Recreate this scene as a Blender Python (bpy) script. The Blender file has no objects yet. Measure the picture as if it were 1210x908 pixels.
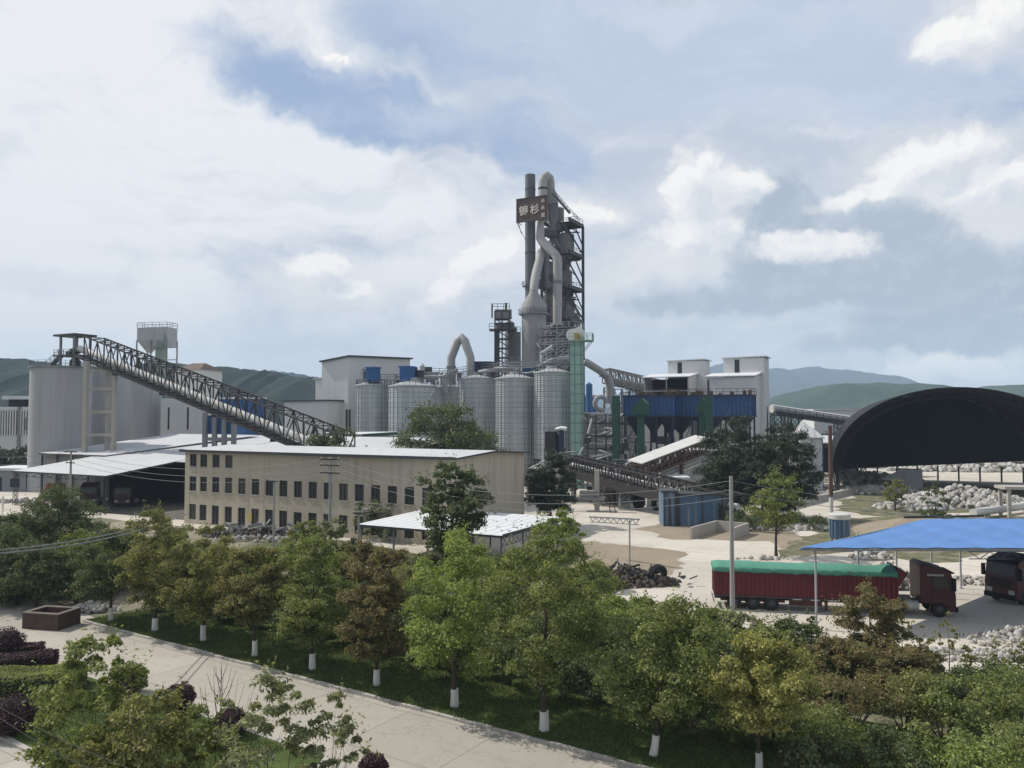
import bpy, math, random
import numpy as np
from mathutils import Vector, Matrix

SUN_E, WS, EXPO = 4.5, 0.10, 0.0
R = math.radians
SC = bpy.context.scene
COL = SC.collection
rng = np.random.default_rng(11)
random.seed(5)

# ---------------------------------------------------------------- camera model
FPX, CX, CY, HOR, CAMH = 940.0, 605.0, 454.0, 492.0, 14.0
PITCH = math.atan((HOR - CY) / FPX)
_cp, _sp = math.cos(PITCH), math.sin(PITCH)

def ray(px, py):
    a, b = (px - CX) / FPX, (CY - py) / FPX
    return Vector((a, _cp - b * _sp, _sp + b * _cp))

def at(px, py, Y):
    d = ray(px, py)
    return Vector((0, 0, CAMH)) + d * (Y / d.y)

def gr(px, py, z=0.0):
    d = ray(px, py)
    return Vector((0, 0, CAMH)) + d * ((z - CAMH) / d.z)

def xat(px, Y):
    return at(px, HOR, Y).x

def zat(py, Y):
    return at(CX, py, Y).z

# ---------------------------------------------------------------- materials
class NT:
    """small node tree helper"""
    def __init__(s, tree):
        s.t = tree; s.n = tree.nodes; s.l = tree.links
    def node(s, kind, **kw):
        n = s.n.new(kind)
        for k, v in kw.items():
            setattr(n, k, v)
        return n
    def set(s, sock, v):
        if isinstance(v, bpy.types.NodeSocket):
            s.l.new(v, sock)
        elif v is not None:
            sock.default_value = v
    def m(s, op, a, b=None, c=None, clamp=False):
        n = s.node('ShaderNodeMath', operation=op, use_clamp=clamp)
        s.set(n.inputs[0], a)
        if b is not None: s.set(n.inputs[1], b)
        if c is not None: s.set(n.inputs[2], c)
        return n.outputs[0]
    def mix(s, f, a, b, blend='MIX'):
        n = s.node('ShaderNodeMix', data_type='RGBA', blend_type=blend)
        s.set(n.inputs[0], f); s.set(n.inputs[6], a); s.set(n.inputs[7], b)
        return n.outputs[2]
    def noise(s, vec, scale, detail=4, rough=.55, dist=0.0):
        n = s.node('ShaderNodeTexNoise')
        n.inputs['Scale'].default_value = scale; n.inputs['Detail'].default_value = detail
        n.inputs['Roughness'].default_value = rough; n.inputs['Distortion'].default_value = dist
        if vec is not None: s.l.new(vec, n.inputs['Vector'])
        return n.outputs[0]
    def sm(s, v, a, b, lo=0.0, hi=1.0):
        n = s.node('ShaderNodeMapRange', interpolation_type='SMOOTHSTEP')
        s.set(n.inputs[0], v)
        for i, x in enumerate((a, b, lo, hi)): n.inputs[i + 1].default_value = x
        return n.outputs[0]
    def xyz(s, x, y, z):
        n = s.node('ShaderNodeCombineXYZ')
        for i, v in enumerate((x, y, z)): s.set(n.inputs[i], v)
        return n.outputs[0]
    def sep(s, v):
        n = s.node('ShaderNodeSeparateXYZ'); s.l.new(v, n.inputs[0]); return n.outputs
    def map(s, v, scale):
        n = s.node('ShaderNodeMapping'); s.l.new(v, n.inputs[0]); n.inputs['Scale'].default_value = scale
        return n.outputs[0]

def rgb(c): return (c[0], c[1], c[2], 1.0)

def base_mat(name, rough, metal=0.0, spec=0.4):
    m = bpy.data.materials.new(name); m.use_nodes = True
    t = NT(m.node_tree)
    b = m.node_tree.nodes['Principled BSDF']
    b.inputs['Roughness'].default_value = rough
    b.inputs['Metallic'].default_value = metal
    b.inputs['Specular IOR Level'].default_value = spec
    return m, t, b

def mat(name, col, rough=.8, var=.18, scale=.35, metal=0.0, streak=0.0, streakcol=None, rib=None, ribamt=.25, bump=0.0, spec=.35, island=0.0):
    """weathered surface: broad tone variation, vertical dirt streaks, ribs along an axis"""
    m, t, b = base_mat(name, rough, metal, spec)
    tc = t.node('ShaderNodeTexCoord').outputs['Object']
    n1 = t.noise(tc, scale, 5, .6); n2 = t.noise(tc, scale * 9, 3, .6)
    v = t.m('ADD', t.m('MULTIPLY', t.m('SUBTRACT', n1, .5), 2.2 * var), t.m('MULTIPLY', t.m('SUBTRACT', n2, .5), 1.0 * var))
    hsv = t.node('ShaderNodeHueSaturation'); hsv.inputs['Color'].default_value = rgb(col)
    t.l.new(t.m('ADD', v, 1.0), hsv.inputs['Value'])
    out = hsv.outputs[0]
    if streak:
        sv = t.noise(t.map(tc, (1.6, 1.6, .09)), 1.0, 4, .65)
        f = t.m('MULTIPLY', t.sm(sv, .48, .72), streak)
        out = t.mix(f, out, rgb(streakcol or [c * .45 for c in col]))
    bumpsrc = None
    if island:
        rp = t.node('ShaderNodeNewGeometry').outputs['Random Per Island']
        out = t.mix(t.m('MULTIPLY', t.sm(rp, .25, 1.0), island), out, rgb((col[0] * .55, col[1] * .50, col[2] * .42)))
    if rib:
        ax, per = rib
        s = t.sep(tc)[ax]
        w = t.m('SINE', t.m('MULTIPLY', s, 2 * math.pi / per))
        bumpsrc = w
        out = t.mix(t.m('MULTIPLY', t.sm(w, .1, -.9), ribamt), out, rgb([c * .55 for c in col]))
    elif bump:
        bumpsrc = t.noise(tc, scale * 14, 4, .7)
    if bumpsrc is not None:
        bn = t.node('ShaderNodeBump'); bn.inputs['Strength'].default_value = .5 if rib else bump
        bn.inputs['Distance'].default_value = .06
        t.l.new(bumpsrc, bn.inputs['Height']); t.l.new(bn.outputs[0], b.inputs['Normal'])
    t.l.new(out, b.inputs['Base Color'])
    return m

def leaf_mat(name, c0, c1, c2=None, trans=.42, rough=.6):
    """leaf colour picked per leaf"""
    m, t, b = base_mat(name, rough, 0, .25)
    rp = t.node('ShaderNodeNewGeometry').outputs['Random Per Island']
    cr = t.node('ShaderNodeValToRGB')
    cr.color_ramp.elements[0].color = rgb(c0); cr.color_ramp.elements[1].color = rgb(c1)
    if c2:
        e = cr.color_ramp.elements.new(.82); e.color = rgb(c1)
        cr.color_ramp.elements[-1].color = rgb(c2)
    t.l.new(rp, cr.inputs[0])
    tc = t.node('ShaderNodeTexCoord').outputs['Object']
    n = t.noise(tc, .9, 2)
    hs = t.node('ShaderNodeHueSaturation'); hs.inputs['Saturation'].default_value = .88
    t.l.new(cr.outputs[0], hs.inputs['Color']); t.l.new(t.m('ADD', t.m('MULTIPLY', n, 1.0), .56), hs.inputs['Value'])
    t.l.new(hs.outputs[0], b.inputs['Base Color'])
    tr = t.node('ShaderNodeBsdfTranslucent'); t.l.new(t.mix(1.0, hs.outputs[0], (1.25, 1.2, .62, 1), 'MULTIPLY'), tr.inputs[0])
    mx = t.node('ShaderNodeMixShader'); mx.inputs[0].default_value = trans
    t.l.new(b.outputs[0], mx.inputs[1]); t.l.new(tr.outputs[0], mx.inputs[2])
    o = [x for x in m.node_tree.nodes if x.type == 'OUTPUT_MATERIAL'][0]
    t.l.new(mx.outputs[0], o.inputs[0])
    return m

# ---------------------------------------------------------------- things
def tag(o, label=None, cat=None, group=None, kind=None):
    if label: o['label'] = label
    if cat: o['category'] = cat
    if group: o['group'] = group
    if kind: o['kind'] = kind
    return o

def thing(name, label, cat, loc=(0, 0, 0), rz=0.0, group=None):
    o = bpy.data.objects.new(name, None)
    o.empty_display_size = .5
    COL.objects.link(o)
    o.location = loc; o.rotation_euler = (0, 0, rz)
    return tag(o, label, cat, group)

def root_inv(o):
    while o.parent is not None: o = o.parent
    return (Matrix.Translation(o.location) @ Matrix.Rotation(o.rotation_euler.z, 4, 'Z')).inverted()

class MB:
    """collects shapes, then links them as ONE mesh object"""
    def __init__(s):
        s.v = []; s.f = []; s.sm = []
    def poly(s, pts, smooth=False):
        k = len(s.v); s.v += [tuple(p) for p in pts]; s.f.append(tuple(range(k, k + len(pts)))); s.sm.append(smooth)
        return s
    def faces(s, pts, fs, smooth=False):
        k = len(s.v); s.v += [tuple(p) for p in pts]
        for f in fs: s.f.append(tuple(i + k for i in f)); s.sm.append(smooth)
        return s
    def box(s, x0, x1, y0, y1, z0, z1):
        p = [(x, y, z) for z in (z0, z1) for y in (y0, y1) for x in (x0, x1)]
        return s.faces(p, [(0, 2, 3, 1), (4, 5, 7, 6), (0, 1, 5, 4), (2, 6, 7, 3), (0, 4, 6, 2), (1, 3, 7, 5)])
    def bar(s, a, b, w, h=None):
        """square-section member from a to b"""
        a, b = Vector(a), Vector(b); h = h or w
        d = (b - a)
        if d.length < 1e-6: return s
        d.normalize()
        up = Vector((0, 0, 1)) if abs(d.z) < .95 else Vector((0, 1, 0))
        x = d.cross(up).normalized(); y = x.cross(d).normalized()
        x *= w / 2; y *= h / 2
        p = [a - x - y, a + x - y, a + x + y, a - x + y, b - x - y, b + x - y, b + x + y, b - x + y]
        return s.faces(p, [(0, 1, 2, 3), (7, 6, 5, 4), (0, 4, 5, 1), (1, 5, 6, 2), (2, 6, 7, 3), (3, 7, 4, 0)])
    def tube(s, pts, rad, n=10, caps=True, smooth=True):
        pts = [Vector(p) for p in pts]
        if not isinstance(rad, (list, tuple)): rad = [rad] * len(pts)
        k = len(s.v); prev = None
        for i, p in enumerate(pts):
            if i == 0: d = pts[1] - p
            elif i == len(pts) - 1: d = p - pts[i - 1]
            else: d = (pts[i + 1] - p).normalized() + (p - pts[i - 1]).normalized()
            if d.length < 1e-9: d = Vector((0, 0, 1))
            d.normalize()
            if prev is None:
                ref = Vector((0, 0, 1)) if abs(d.z) < .9 else Vector((1, 0, 0))
                x = d.cross(ref).normalized()
            else:
                x = (prev - d * prev.dot(d))
                x = x.normalized() if x.length > 1e-6 else d.orthogonal().normalized()
            prev = x; y = d.cross(x)
            for j in range(n):
                a = 2 * math.pi * j / n
                s.v.append(tuple(p + (x * math.cos(a) + y * math.sin(a)) * rad[i]))
        for i in range(len(pts) - 1):
            for j in range(n):
                j2 = (j + 1) % n
                s.f.append((k + i * n + j, k + i * n + j2, k + (i + 1) * n + j2, k + (i + 1) * n + j)); s.sm.append(smooth)
        if caps:
            s.f.append(tuple(k + j for j in reversed(range(n)))); s.sm.append(False)
            e = k + (len(pts) - 1) * n
            s.f.append(tuple(e + j for j in range(n))); s.sm.append(False)
        return s
    def lathe(s, x, y, prof, n=32, caps=True):
        """profile [(r, z)...] turned about the vertical through x, y; ring edges stay sharp"""
        k0 = len(s.v)
        for r, z in prof:
            for j in range(n):
                a = 2 * math.pi * j / n
                s.v.append((x + r * math.cos(a), y + r * math.sin(a), z))
        for i in range(len(prof) - 1):
            k = k0 + i * n
            for j in range(n):
                j2 = (j + 1) % n
                s.f.append((k + j, k + j2, k + n + j2, k + n + j)); s.sm.append(True)
        if caps:
            if prof[0][0] > 1e-3: s.f.append(tuple(k0 + j for j in reversed(range(n)))); s.sm.append(False)
            if prof[-1][0] > 1e-3: e = k0 + (len(prof) - 1) * n; s.f.append(tuple(e + j for j in range(n))); s.sm.append(False)
        return s
    def prism(s, pts, z0, z1):
        n = len(pts)
        p = [(a[0], a[1], z0) for a in pts] + [(a[0], a[1], z1) for a in pts]
        fs = [tuple(reversed(range(n))), tuple(range(n, 2 * n))]
        fs += [(i, (i + 1) % n, n + (i + 1) % n, n + i) for i in range(n)]
        return s.faces(p, fs)
    def slab(s, pts, th):
        """thick sheet under a loop of 3-D points"""
        n = len(pts)
        p = [tuple(a) for a in pts] + [(a[0], a[1], a[2] - th) for a in pts]
        fs = [tuple(range(n)), tuple(reversed(range(n, 2 * n)))]
        fs += [(i, n + i, n + (i + 1) % n, (i + 1) % n) for i in range(n)]
        return s.faces(p, fs)
    def rail(s, pts, h=1.1, t=.09, step=2.0, mid=True):
        """hand rail along points on a walkway"""
        pts = [Vector(p) for p in pts]
        for a, b in zip(pts, pts[1:]):
            n = max(1, int((b - a).length / step))
            up = Vector((0, 0, h))
            s.bar(a + up, b + up, t)
            if mid: s.bar(a + up * .5, b + up * .5, t * .8)
            for i in range(n + 1):
                q = a.lerp(b, i / n); s.bar(q, q + up, t)
        return s
    def build(s, name, material, parent=None, world=False):
        me = bpy.data.meshes.new(name)
        v = s.v
        if world and parent is not None:
            M = root_inv(parent); v = [tuple(M @ Vector(p)) for p in v]
        me.from_pydata(v, [], s.f)
        me.polygons.foreach_set('use_smooth', s.sm)
        me.materials.append(material); me.update()
        if any(s.sm): me.set_sharp_from_angle(angle=R(38))
        o = bpy.data.objects.new(name, me); COL.objects.link(o)
        if parent is not None: o.parent = parent
        return o

def build_each(mb, name, material, parent=None, world=False):
    """every separate piece of mb becomes a part of its own"""
    par = list(range(len(mb.v)))
    def fd(i):
        while par[i] != i: par[i] = par[par[i]]; i = par[i]
        return i
    for f in mb.f:
        r = fd(f[0])
        for i in f[1:]: par[fd(i)] = r
    groups = {}
    for f, s_ in zip(mb.f, mb.sm): groups.setdefault(fd(f[0]), []).append((f, s_))
    for fs in groups.values():
        q = MB(); ix = {}
        for f, s_ in fs:
            for i in f:
                if i not in ix: ix[i] = len(q.v); q.v.append(mb.v[i])
            q.f.append(tuple(ix[i] for i in f)); q.sm.append(s_)
        q.build(name, material, parent, world)

def ragged(pts, amp, step):
    out = []
    pts = [Vector((p[0], p[1], 0)) for p in pts]
    for a, b in zip(pts, pts[1:] + pts[:1]):
        n = max(1, int((b - a).length / step))
        for i in range(n):
            q = a.lerp(b, i / n); out.append((q.x + random.gauss(0, amp), q.y + random.gauss(0, amp), 0))
    return out

def sheet(name, pts, z, material, rag=0.0):
    if rag: pts = ragged(pts, rag, rag * 3)
    mb = MB(); mb.poly([(p[0], p[1], z) for p in pts])
    o = mb.build(name, material)
    o['kind'] = 'structure'
    return o

def truss(mb, A, B, w, h, n, t=.18, up=Vector((0, 0, 1)), cross=True):
    """box truss gallery from A to B (bottom centre line)"""
    A, B = Vector(A), Vector(B)
    d = (B - A).normalized(); side = d.cross(up).normalized() * (w / 2)
    top = up * h
    for sg in (-1, 1):
        mb.bar(A + side * sg, B + side * sg, t * 1.3); mb.bar(A + side * sg + top, B + side * sg + top, t * 1.3)
        for i in range(n + 1):
            p = A.lerp(B, i / n) + side * sg
            mb.bar(p, p + top, t)
            if i < n:
                q = A.lerp(B, (i + 1) / n) + side * sg
                if i % 2: mb.bar(p, q + top, t * .8)
                else: mb.bar(p + top, q, t * .8)
    for i in range(n + 1):
        p = A.lerp(B, i / n)
        mb.bar(p - side + top, p + side + top, t * .8); mb.bar(p - side, p + side, t)
        if i < n and cross:
            q = A.lerp(B, (i + 1) / n)
            mb.bar(p - side + top, q + side + top, t * .7)

def lattice(mb, x, y, z0, z1, w, n, t=.12, w2=None):
    """four-legged braced mast"""
    w2 = w2 or w
    def c(i, z):
        k = (z - z0) / (z1 - z0); r = (w + (w2 - w) * k) / 2
        sx, sy = ((-1, -1), (1, -1), (1, 1), (-1, 1))[i % 4]
        return (x + sx * r, y + sy * r, z)
    for i in range(4):
        mb.bar(c(i, z0), c(i, z1), t)
        for k in range(n):
            a, b = z0 + (z1 - z0) * k / n, z0 + (z1 - z0) * (k + 1) / n
            mb.bar(c(i, b), c(i + 1, b), t * .7)
            mb.bar(c(i, a), c(i + 1, b), t * .6)
            if n < 6: mb.bar(c(i + 1, a), c(i, b), t * .6)

def wall_open(mb, L, H, holes, reveal=.25, y=0.0):
    """wall in the plane y, outside towards -y, with rectangular openings (x0,x1,z0,z1) and their reveals"""
    xs = sorted({0.0, L, *[h[0] for h in holes], *[h[1] for h in holes]})
    zs = sorted({0.0, H, *[h[2] for h in holes], *[h[3] for h in holes]})
    for a, b in zip(xs, xs[1:]):
        for c, d in zip(zs, zs[1:]):
            mx, mz = (a + b) / 2, (c + d) / 2
            if any(h[0] < mx < h[1] and h[2] < mz < h[3] for h in holes): continue
            mb.poly([(a, y, c), (b, y, c), (b, y, d), (a, y, d)])
    for x0, x1, z0, z1 in holes:
        r = y + reveal
        mb.poly([(x0, y, z0), (x0, y, z1), (x0, r, z1), (x0, r, z0)])
        mb.poly([(x1, y, z0), (x1, r, z0), (x1, r, z1), (x1, y, z1)])
        mb.poly([(x0, y, z1), (x1, y, z1), (x1, r, z1), (x0, r, z1)])
        mb.poly([(x0, y, z0), (x0, r, z0), (x1, r, z0), (x1, y, z0)])

HEAD = R(-28.0)
UX, UY = math.cos(HEAD), math.sin(HEAD)          # along the long fronts
VX, VY = -math.sin(HEAD), math.cos(HEAD)         # away from the camera
def uv(o, a, b): return (o[0] + UX * a + VX * b, o[1] + UY * a + VY * b)
# ---------------------------------------------------------------- palette
M = dict(
    conc=mat('weathered_concrete', (.36, .335, .30), .9, .16, .12, bump=.2),
    yard=mat('dusty_yard_concrete', (.56, .525, .47), .9, .16, .05, bump=.15),
    dirt=mat('brown_dirt', (.25, .205, .15), .95, .3, .3, bump=.5),
    silo_conc=mat('silo_concrete', (.345, .35, .355), .85, .08, .12, streak=.25),
    beige=mat('beige_render', (.425, .375, .295), .9, .12, .25, streak=.5, streakcol=(.24, .21, .17)),
    white_wall=mat('white_cladding', (.56, .57, .56), .7, .07, .1, streak=.28, streakcol=(.46, .46, .45)),
    white_roof=mat('white_sheet_roof', (.47, .475, .485), .65, .14, .15, rib=(0, 1.1), ribamt=.14, streak=.3, streakcol=(.33, .32, .31)),
    grey_roof=mat('grey_white_roof', (.58, .59, .60), .6, .12, .2, rib=(0, 1.1), ribamt=.15),
    dark_edge=mat('dark_roof_edge', (.045, .05, .055), .6),
    steel_dark=mat('dark_steel', (.055, .057, .06), .6, .3, 1.2, metal=.3),
    steel_mid=mat('grey_painted_steel', (.21, .22, .225), .6, .2, .6, streak=.3),
    steel_light=mat('light_grey_steel', (.36, .37, .375), .55, .15, .4, streak=.3),
    rust=mat('rusty_steel', (.10, .062, .045), .85, .35, 1.0, island=.6),
    truss=mat('brown_black_truss_steel', (.035, .031, .030), .7, .3, .8),
    belt=mat('pale_belt_cover', (.50, .49, .47), .7, .12, .4),
    duct=mat('grey_duct', (.33, .325, .315), .7, .15, .35, streak=.35, streakcol=(.2, .19, .18)),
    cyclone=mat('dusty_cyclone_steel', (.19, .185, .18), .75, .22, .4, streak=.4),
    chimney=mat('slate_grey_chimney', (.115, .125, .135), .65, .15, .3, streak=.3),
    cond=mat('pale_grey_tower_shell', (.29, .285, .28), .7, .1, .25, streak=.3),
    pale_green=mat('pale_green_paint', (.27, .41, .35), .6, .15, .5, streak=.35),
    band_green=mat('mid_green_band_paint', (.13, .22, .18), .6, .2, .5),
    grey_green=mat('grey_green_paint', (.22, .275, .25), .6, .2, .5, streak=.3),
    dk_green=mat('dark_green_paint', (.025, .075, .048), .55, .2, .5, streak=.3),
    blue=mat('blue_ribbed_steel', (.03, .08, .20), .5, .18, .3, rib=(0, .75), ribamt=.65, streak=.3),
    blue_plain=mat('blue_painted_steel', (.03, .10, .26), .5, .15, .6, streak=.2),
    blue_shed=mat('faded_blue_sheet', (.075, .13, .205), .6, .25, .5, rib=(0, .35), ribamt=.3, streak=.95, streakcol=(.30, .32, .34)),
    navy=mat('navy_steel', (.02, .027, .05), .6, .3, .6),
    dark_in=mat('black_and_inner_shade', (.016, .017, .019), .95),  # inner shade held in the colour; also used as plain black
    glass=mat('dark_window_glass', (.02, .022, .025), .25, .3, 1.5, spec=.5),
    glass_dusty=mat('dusty_window_glass', (.06, .058, .05), .4, .4, 1.5, spec=.5),
    membrane=mat('black_membrane', (.010, .010, .0108), .7, .35, .12, rib=(1, 4.0), ribamt=.35, spec=.22),
    brick=mat('brown_brick', (.075, .050, .040), .95, .35, 1.2, bump=.4, streak=.4),
    paint_white=mat('whitewash', (.62, .62, .58), .9, .15, 2.0, streak=.3),
    bark=mat('bark', (.055, .046, .037), .95, .3, 2.5, bump=.4),
    pole=mat('concrete_pole', (.30, .295, .28), .85, .15, 1.0),
    rock=mat('pale_limestone', (.46, .445, .415), .95, .3, .9, bump=.8, island=.75),
    tyre=mat('tyre_rubber', (.02, .02, .02), .9, .2, 2),
    truck_red=mat('dark_red_truck_paint', (.12, .019, .023), .5, .2, .4, rib=(0, .32), ribamt=.45, spec=.3),
    cab_red=mat('dark_red_cab_paint', (.05, .009, .010), .45, .15, .5, spec=.4),
    tarp=mat('green_tarpaulin', (.072, .235, .165), .75, .15, .8, bump=.8),
    canvas=mat('blue_tarpaulin', (.085, .20, .45), .6, .16, .25, rib=(0, 3.2), ribamt=.12),
    sign=mat('brown_sign_board', (.10, .068, .058), .7, .15, .8),
    letter=mat('pale_sign_letter', (.62, .55, .48), .6, .1, 2),
    dirt_dark=mat('shade_dark_earth', (.10, .09, .075), .95, .3, .3, bump=.4),  # earth colour with the shed's shade mixed in
    scrap=mat('rusty_grey_scrap', (.085, .068, .058), .85, .35, 1.0, island=.5),
    coping=mat('weathered_coping', (.15, .125, .105), .95, .3, 1.5, bump=.3),
    purple=mat('unused_purple', (.05, .02, .03)),
    brown_roof=mat('brown_roof', (.12, .085, .07), .9),
    yellow=mat('yellow_machine_paint', (.42, .33, .09), .6),
    white_paint=mat('white_machine_paint', (.65, .65, .63), .5),
)

def steel_silo_mat():
    m, t, b = base_mat('galvanised_corrugated_steel', .5, .35, .4)
    tc = t.node('ShaderNodeTexCoord').outputs['Object']
    x, y, z = t.sep(tc)
    ang = t.m('ARCTAN2', y, x)
    vec = t.xyz(t.m('MULTIPLY', ang, 4.2), z, 0.0); 
    br = t.node('ShaderNodeTexBrick')
    br.inputs['Scale'].default_value = 1.0; br.offset = 0.0; br.inputs['Brick Width'].default_value = 6.0; br.inputs['Row Height'].default_value = 1.05
    br.inputs['Mortar Size'].default_value = .06; br.inputs['Mortar Smooth'].default_value = .6
    br.inputs['Color1'].default_value = (.37, .41, .41, 1); br.inputs['Color2'].default_value = (.42, .455, .45, 1)
    br.inputs['Mortar'].default_value = (.20, .22, .225, 1)
    t.l.new(vec, br.inputs['Vector'])
    n = t.noise(t.map(tc, (.8, .8, .07)), 1.0, 4, .6)
    c = t.mix(t.m('MULTIPLY', t.sm(n, .5, .75), .5), br.outputs[0], (.48, .48, .46, 1))
    n2 = t.noise(tc, .25, 4)
    c = t.mix(t.m('MULTIPLY', t.sm(n2, .45, .8), .3), c, (.27, .29, .28, 1))
    t.l.new(c, b.inputs['Base Color'])
    bn = t.node('ShaderNodeBump'); bn.inputs['Strength'].default_value = .4; bn.inputs['Distance'].default_value = .05
    t.l.new(t.m('SINE', t.m('MULTIPLY', z, 14.0)), bn.inputs['Height']); t.l.new(bn.outputs[0], b.inputs['Normal'])
    return m
M['galv'] = steel_silo_mat()

L = dict(
    green=leaf_mat('leaf_green', (.098, .132, .036), (.205, .243, .068), (.325, .345, .125)),
    bright=leaf_mat('leaf_bright_green', (.118, .182, .036), (.245, .315, .07), (.365, .392, .132)),
    olive=leaf_mat('leaf_olive', (.105, .128, .040), (.228, .232, .076), (.35, .305, .125)),
    russet=leaf_mat('leaf_russet', (.105, .125, .042), (.222, .215, .076), (.33, .225, .105)),
    redbrown=leaf_mat('leaf_red_brown', (.098, .112, .042), (.215, .178, .080), (.30, .175, .092)),
    yellow=leaf_mat('leaf_yellow_green', (.15, .178, .046), (.35, .345, .088), (.49, .435, .14)),
    dark=leaf_mat('leaf_dark_green', (.050, .078, .030), (.108, .140, .052), (.19, .225, .09), trans=.28),
    pine=leaf_mat('pine_needles', (.020, .040, .022), (.048, .076, .040), (.085, .12, .062), trans=.1),
    grey=leaf_mat('leaf_grey_green', (.12, .142, .076), (.245, .265, .14), (.385, .40, .24)),
    plum=leaf_mat('leaf_plum', (.03, .013, .019), (.075, .033, .042), (.12, .06, .068), trans=.1),
    hedge=leaf_mat('leaf_hedge', (.12, .155, .05), (.235, .285, .085), (.33, .37, .13)),
    grass=leaf_mat('grass_blade', (.045, .075, .02), (.09, .13, .034), (.15, .17, .06), trans=.25),
    far=leaf_mat('far_wood_leaf', (.03, .05, .025), (.065, .09, .04), (.10, .12, .06), trans=.1),
)

# ---------------------------------------------------------------- ground
def ground_mat():
    m, t, b = base_mat('earth_and_scrub_ground', .95, 0, .2)
    tc = t.node('ShaderNodeTexCoord').outputs['Object']
    n = t.noise(tc, .035, 6, .65); n2 = t.noise(tc, .5, 4)
    c = t.mix(t.sm(n, .42, .6), (.07, .085, .035, 1), (.27, .235, .18, 1))
    c = t.mix(t.m('MULTIPLY', t.sm(n2, .45, .7), .4), c, (.05, .07, .025, 1))
    t.l.new(c, b.inputs['Base Color'])
    return m
def slab_mat(name, col, seam, sx, sy, rot, stain=.35, dirtcol=(.22, .19, .15)):
    """cast concrete in bays with seams, stains and dust"""
    m, t, b = base_mat(name, .9, 0, .25)
    tc = t.node('ShaderNodeTexCoord').outputs['Object']
    mp = t.node('ShaderNodeMapping'); t.l.new(tc, mp.inputs[0]); mp.inputs['Rotation'].default_value = (0, 0, rot)
    br = t.node('ShaderNodeTexBrick'); br.offset = 0.0
    br.inputs['Scale'].default_value = 1.0; br.inputs['Brick Width'].default_value = sx; br.inputs['Row Height'].default_value = sy
    br.inputs['Mortar Size'].default_value = .03
    br.inputs['Color1'].default_value = rgb(col); br.inputs['Color2'].default_value = rgb([c * .80 for c in col]); br.inputs['Mortar'].default_value = rgb(seam)
    t.l.new(mp.outputs[0], br.inputs['Vector'])
    n = t.noise(tc, .12, 6, .65); n2 = t.noise(tc, .9, 5, .7, .4); n3 = t.noise(tc, 6.0, 3, .7)
    c = t.mix(t.m('MULTIPLY', t.sm(n, .45, .72), stain), br.outputs[0], rgb(dirtcol))
    c = t.mix(t.m('MULTIPLY', t.sm(n2, .55, .75), stain * .8), c, rgb([x * .8 for x in dirtcol]))
    c = t.mix(t.m('MULTIPLY', t.sm(n3, .35, .7), .12), c, rgb([min(1, x * 1.5) for x in col]))
    n4 = t.noise(t.map(mp.outputs[0], (.035, .9, 1)), 1.0, 5, .65)
    c = t.mix(t.m('MULTIPLY', t.sm(n4, .52, .7), .38), c, rgb([x * .62 for x in col]))
    vo = t.node('ShaderNodeTexVoronoi', feature='DISTANCE_TO_EDGE'); vo.inputs['Scale'].default_value = .22
    wv = t.node('ShaderNodeVectorMath', operation='ADD'); t.l.new(tc, wv.inputs[0])
    wn = t.node('ShaderNodeTexNoise'); wn.inputs['Scale'].default_value = .8; wn.inputs['Detail'].default_value = 5; t.l.new(tc, wn.inputs['Vector'])
    ws = t.node('ShaderNodeVectorMath', operation='SCALE'); ws.inputs['Scale'].default_value = 2.2; t.l.new(wn.outputs['Color'], ws.inputs[0]); t.l.new(ws.outputs[0], wv.inputs[1]); t.l.new(wv.outputs[0], vo.inputs['Vector'])
    c = t.mix(t.m('MULTIPLY', t.sm(vo.outputs['Distance'], .010, .0), .32), c, rgb([x * .4 for x in col]))
    n5 = t.noise(t.map(mp.outputs[0], (.9, .05, 1)), 1.0, 4, .6)
    c = t.mix(t.m('MULTIPLY', t.sm(n5, .56, .72), .22), c, rgb([x * .6 for x in col]))
    t.l.new(c, b.inputs['Base Color'])
    bn = t.node('ShaderNodeBump'); bn.inputs['Strength'].default_value = .15; bn.inputs['Distance'].default_value = .02
    t.l.new(n3, bn.inputs['Height']); t.l.new(bn.outputs[0], b.inputs['Normal'])
    return m
M['ground'] = ground_mat()
M['road'] = slab_mat('road_concrete', (.39, .36, .31), (.2, .18, .15), 5.0, 4.2, R(33), .4, (.24, .21, .17))
M['yardslab'] = slab_mat('yard_concrete', (.53, .485, .42), (.36, .32, .27), 9.0, 7.0, R(28), .45, (.32, .28, .22))
def lawn_mat(name, a, bcol):
    m, t, b = base_mat(name, .95, 0, .15)
    tc = t.node('ShaderNodeTexCoord').outputs['Object']
    n = t.noise(tc, .6, 5, .7); n2 = t.noise(tc, 9, 3, .7)
    c = t.mix(t.sm(n, .35, .7), rgb(a), rgb(bcol))
    c = t.mix(t.m('MULTIPLY', t.sm(n2, .4, .7), .5), c, rgb([x * .5 for x in a]))
    t.l.new(c, b.inputs['Base Color'])
    bn = t.node('ShaderNodeBump'); bn.inputs['Strength'].default_value = .8; bn.inputs['Distance'].default_value = .08
    t.l.new(n2, bn.inputs['Height']); t.l.new(bn.outputs[0], b.inputs['Normal'])
    return m
M['lawn'] = lawn_mat('lawn_turf', (.05, .08, .02), (.095, .125, .035))
M['scrubgrass'] = lawn_mat('scrub_grass', (.095, .105, .05), (.27, .235, .165))

mb = MB(); mb.poly([(-5200, -300, -.012), (5200, -300, -.012), (5200, 6000, -.012), (-5200, 6000, -.012)])
g = mb.build('ground', M['ground']); g['kind'] = 'structure'

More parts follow.
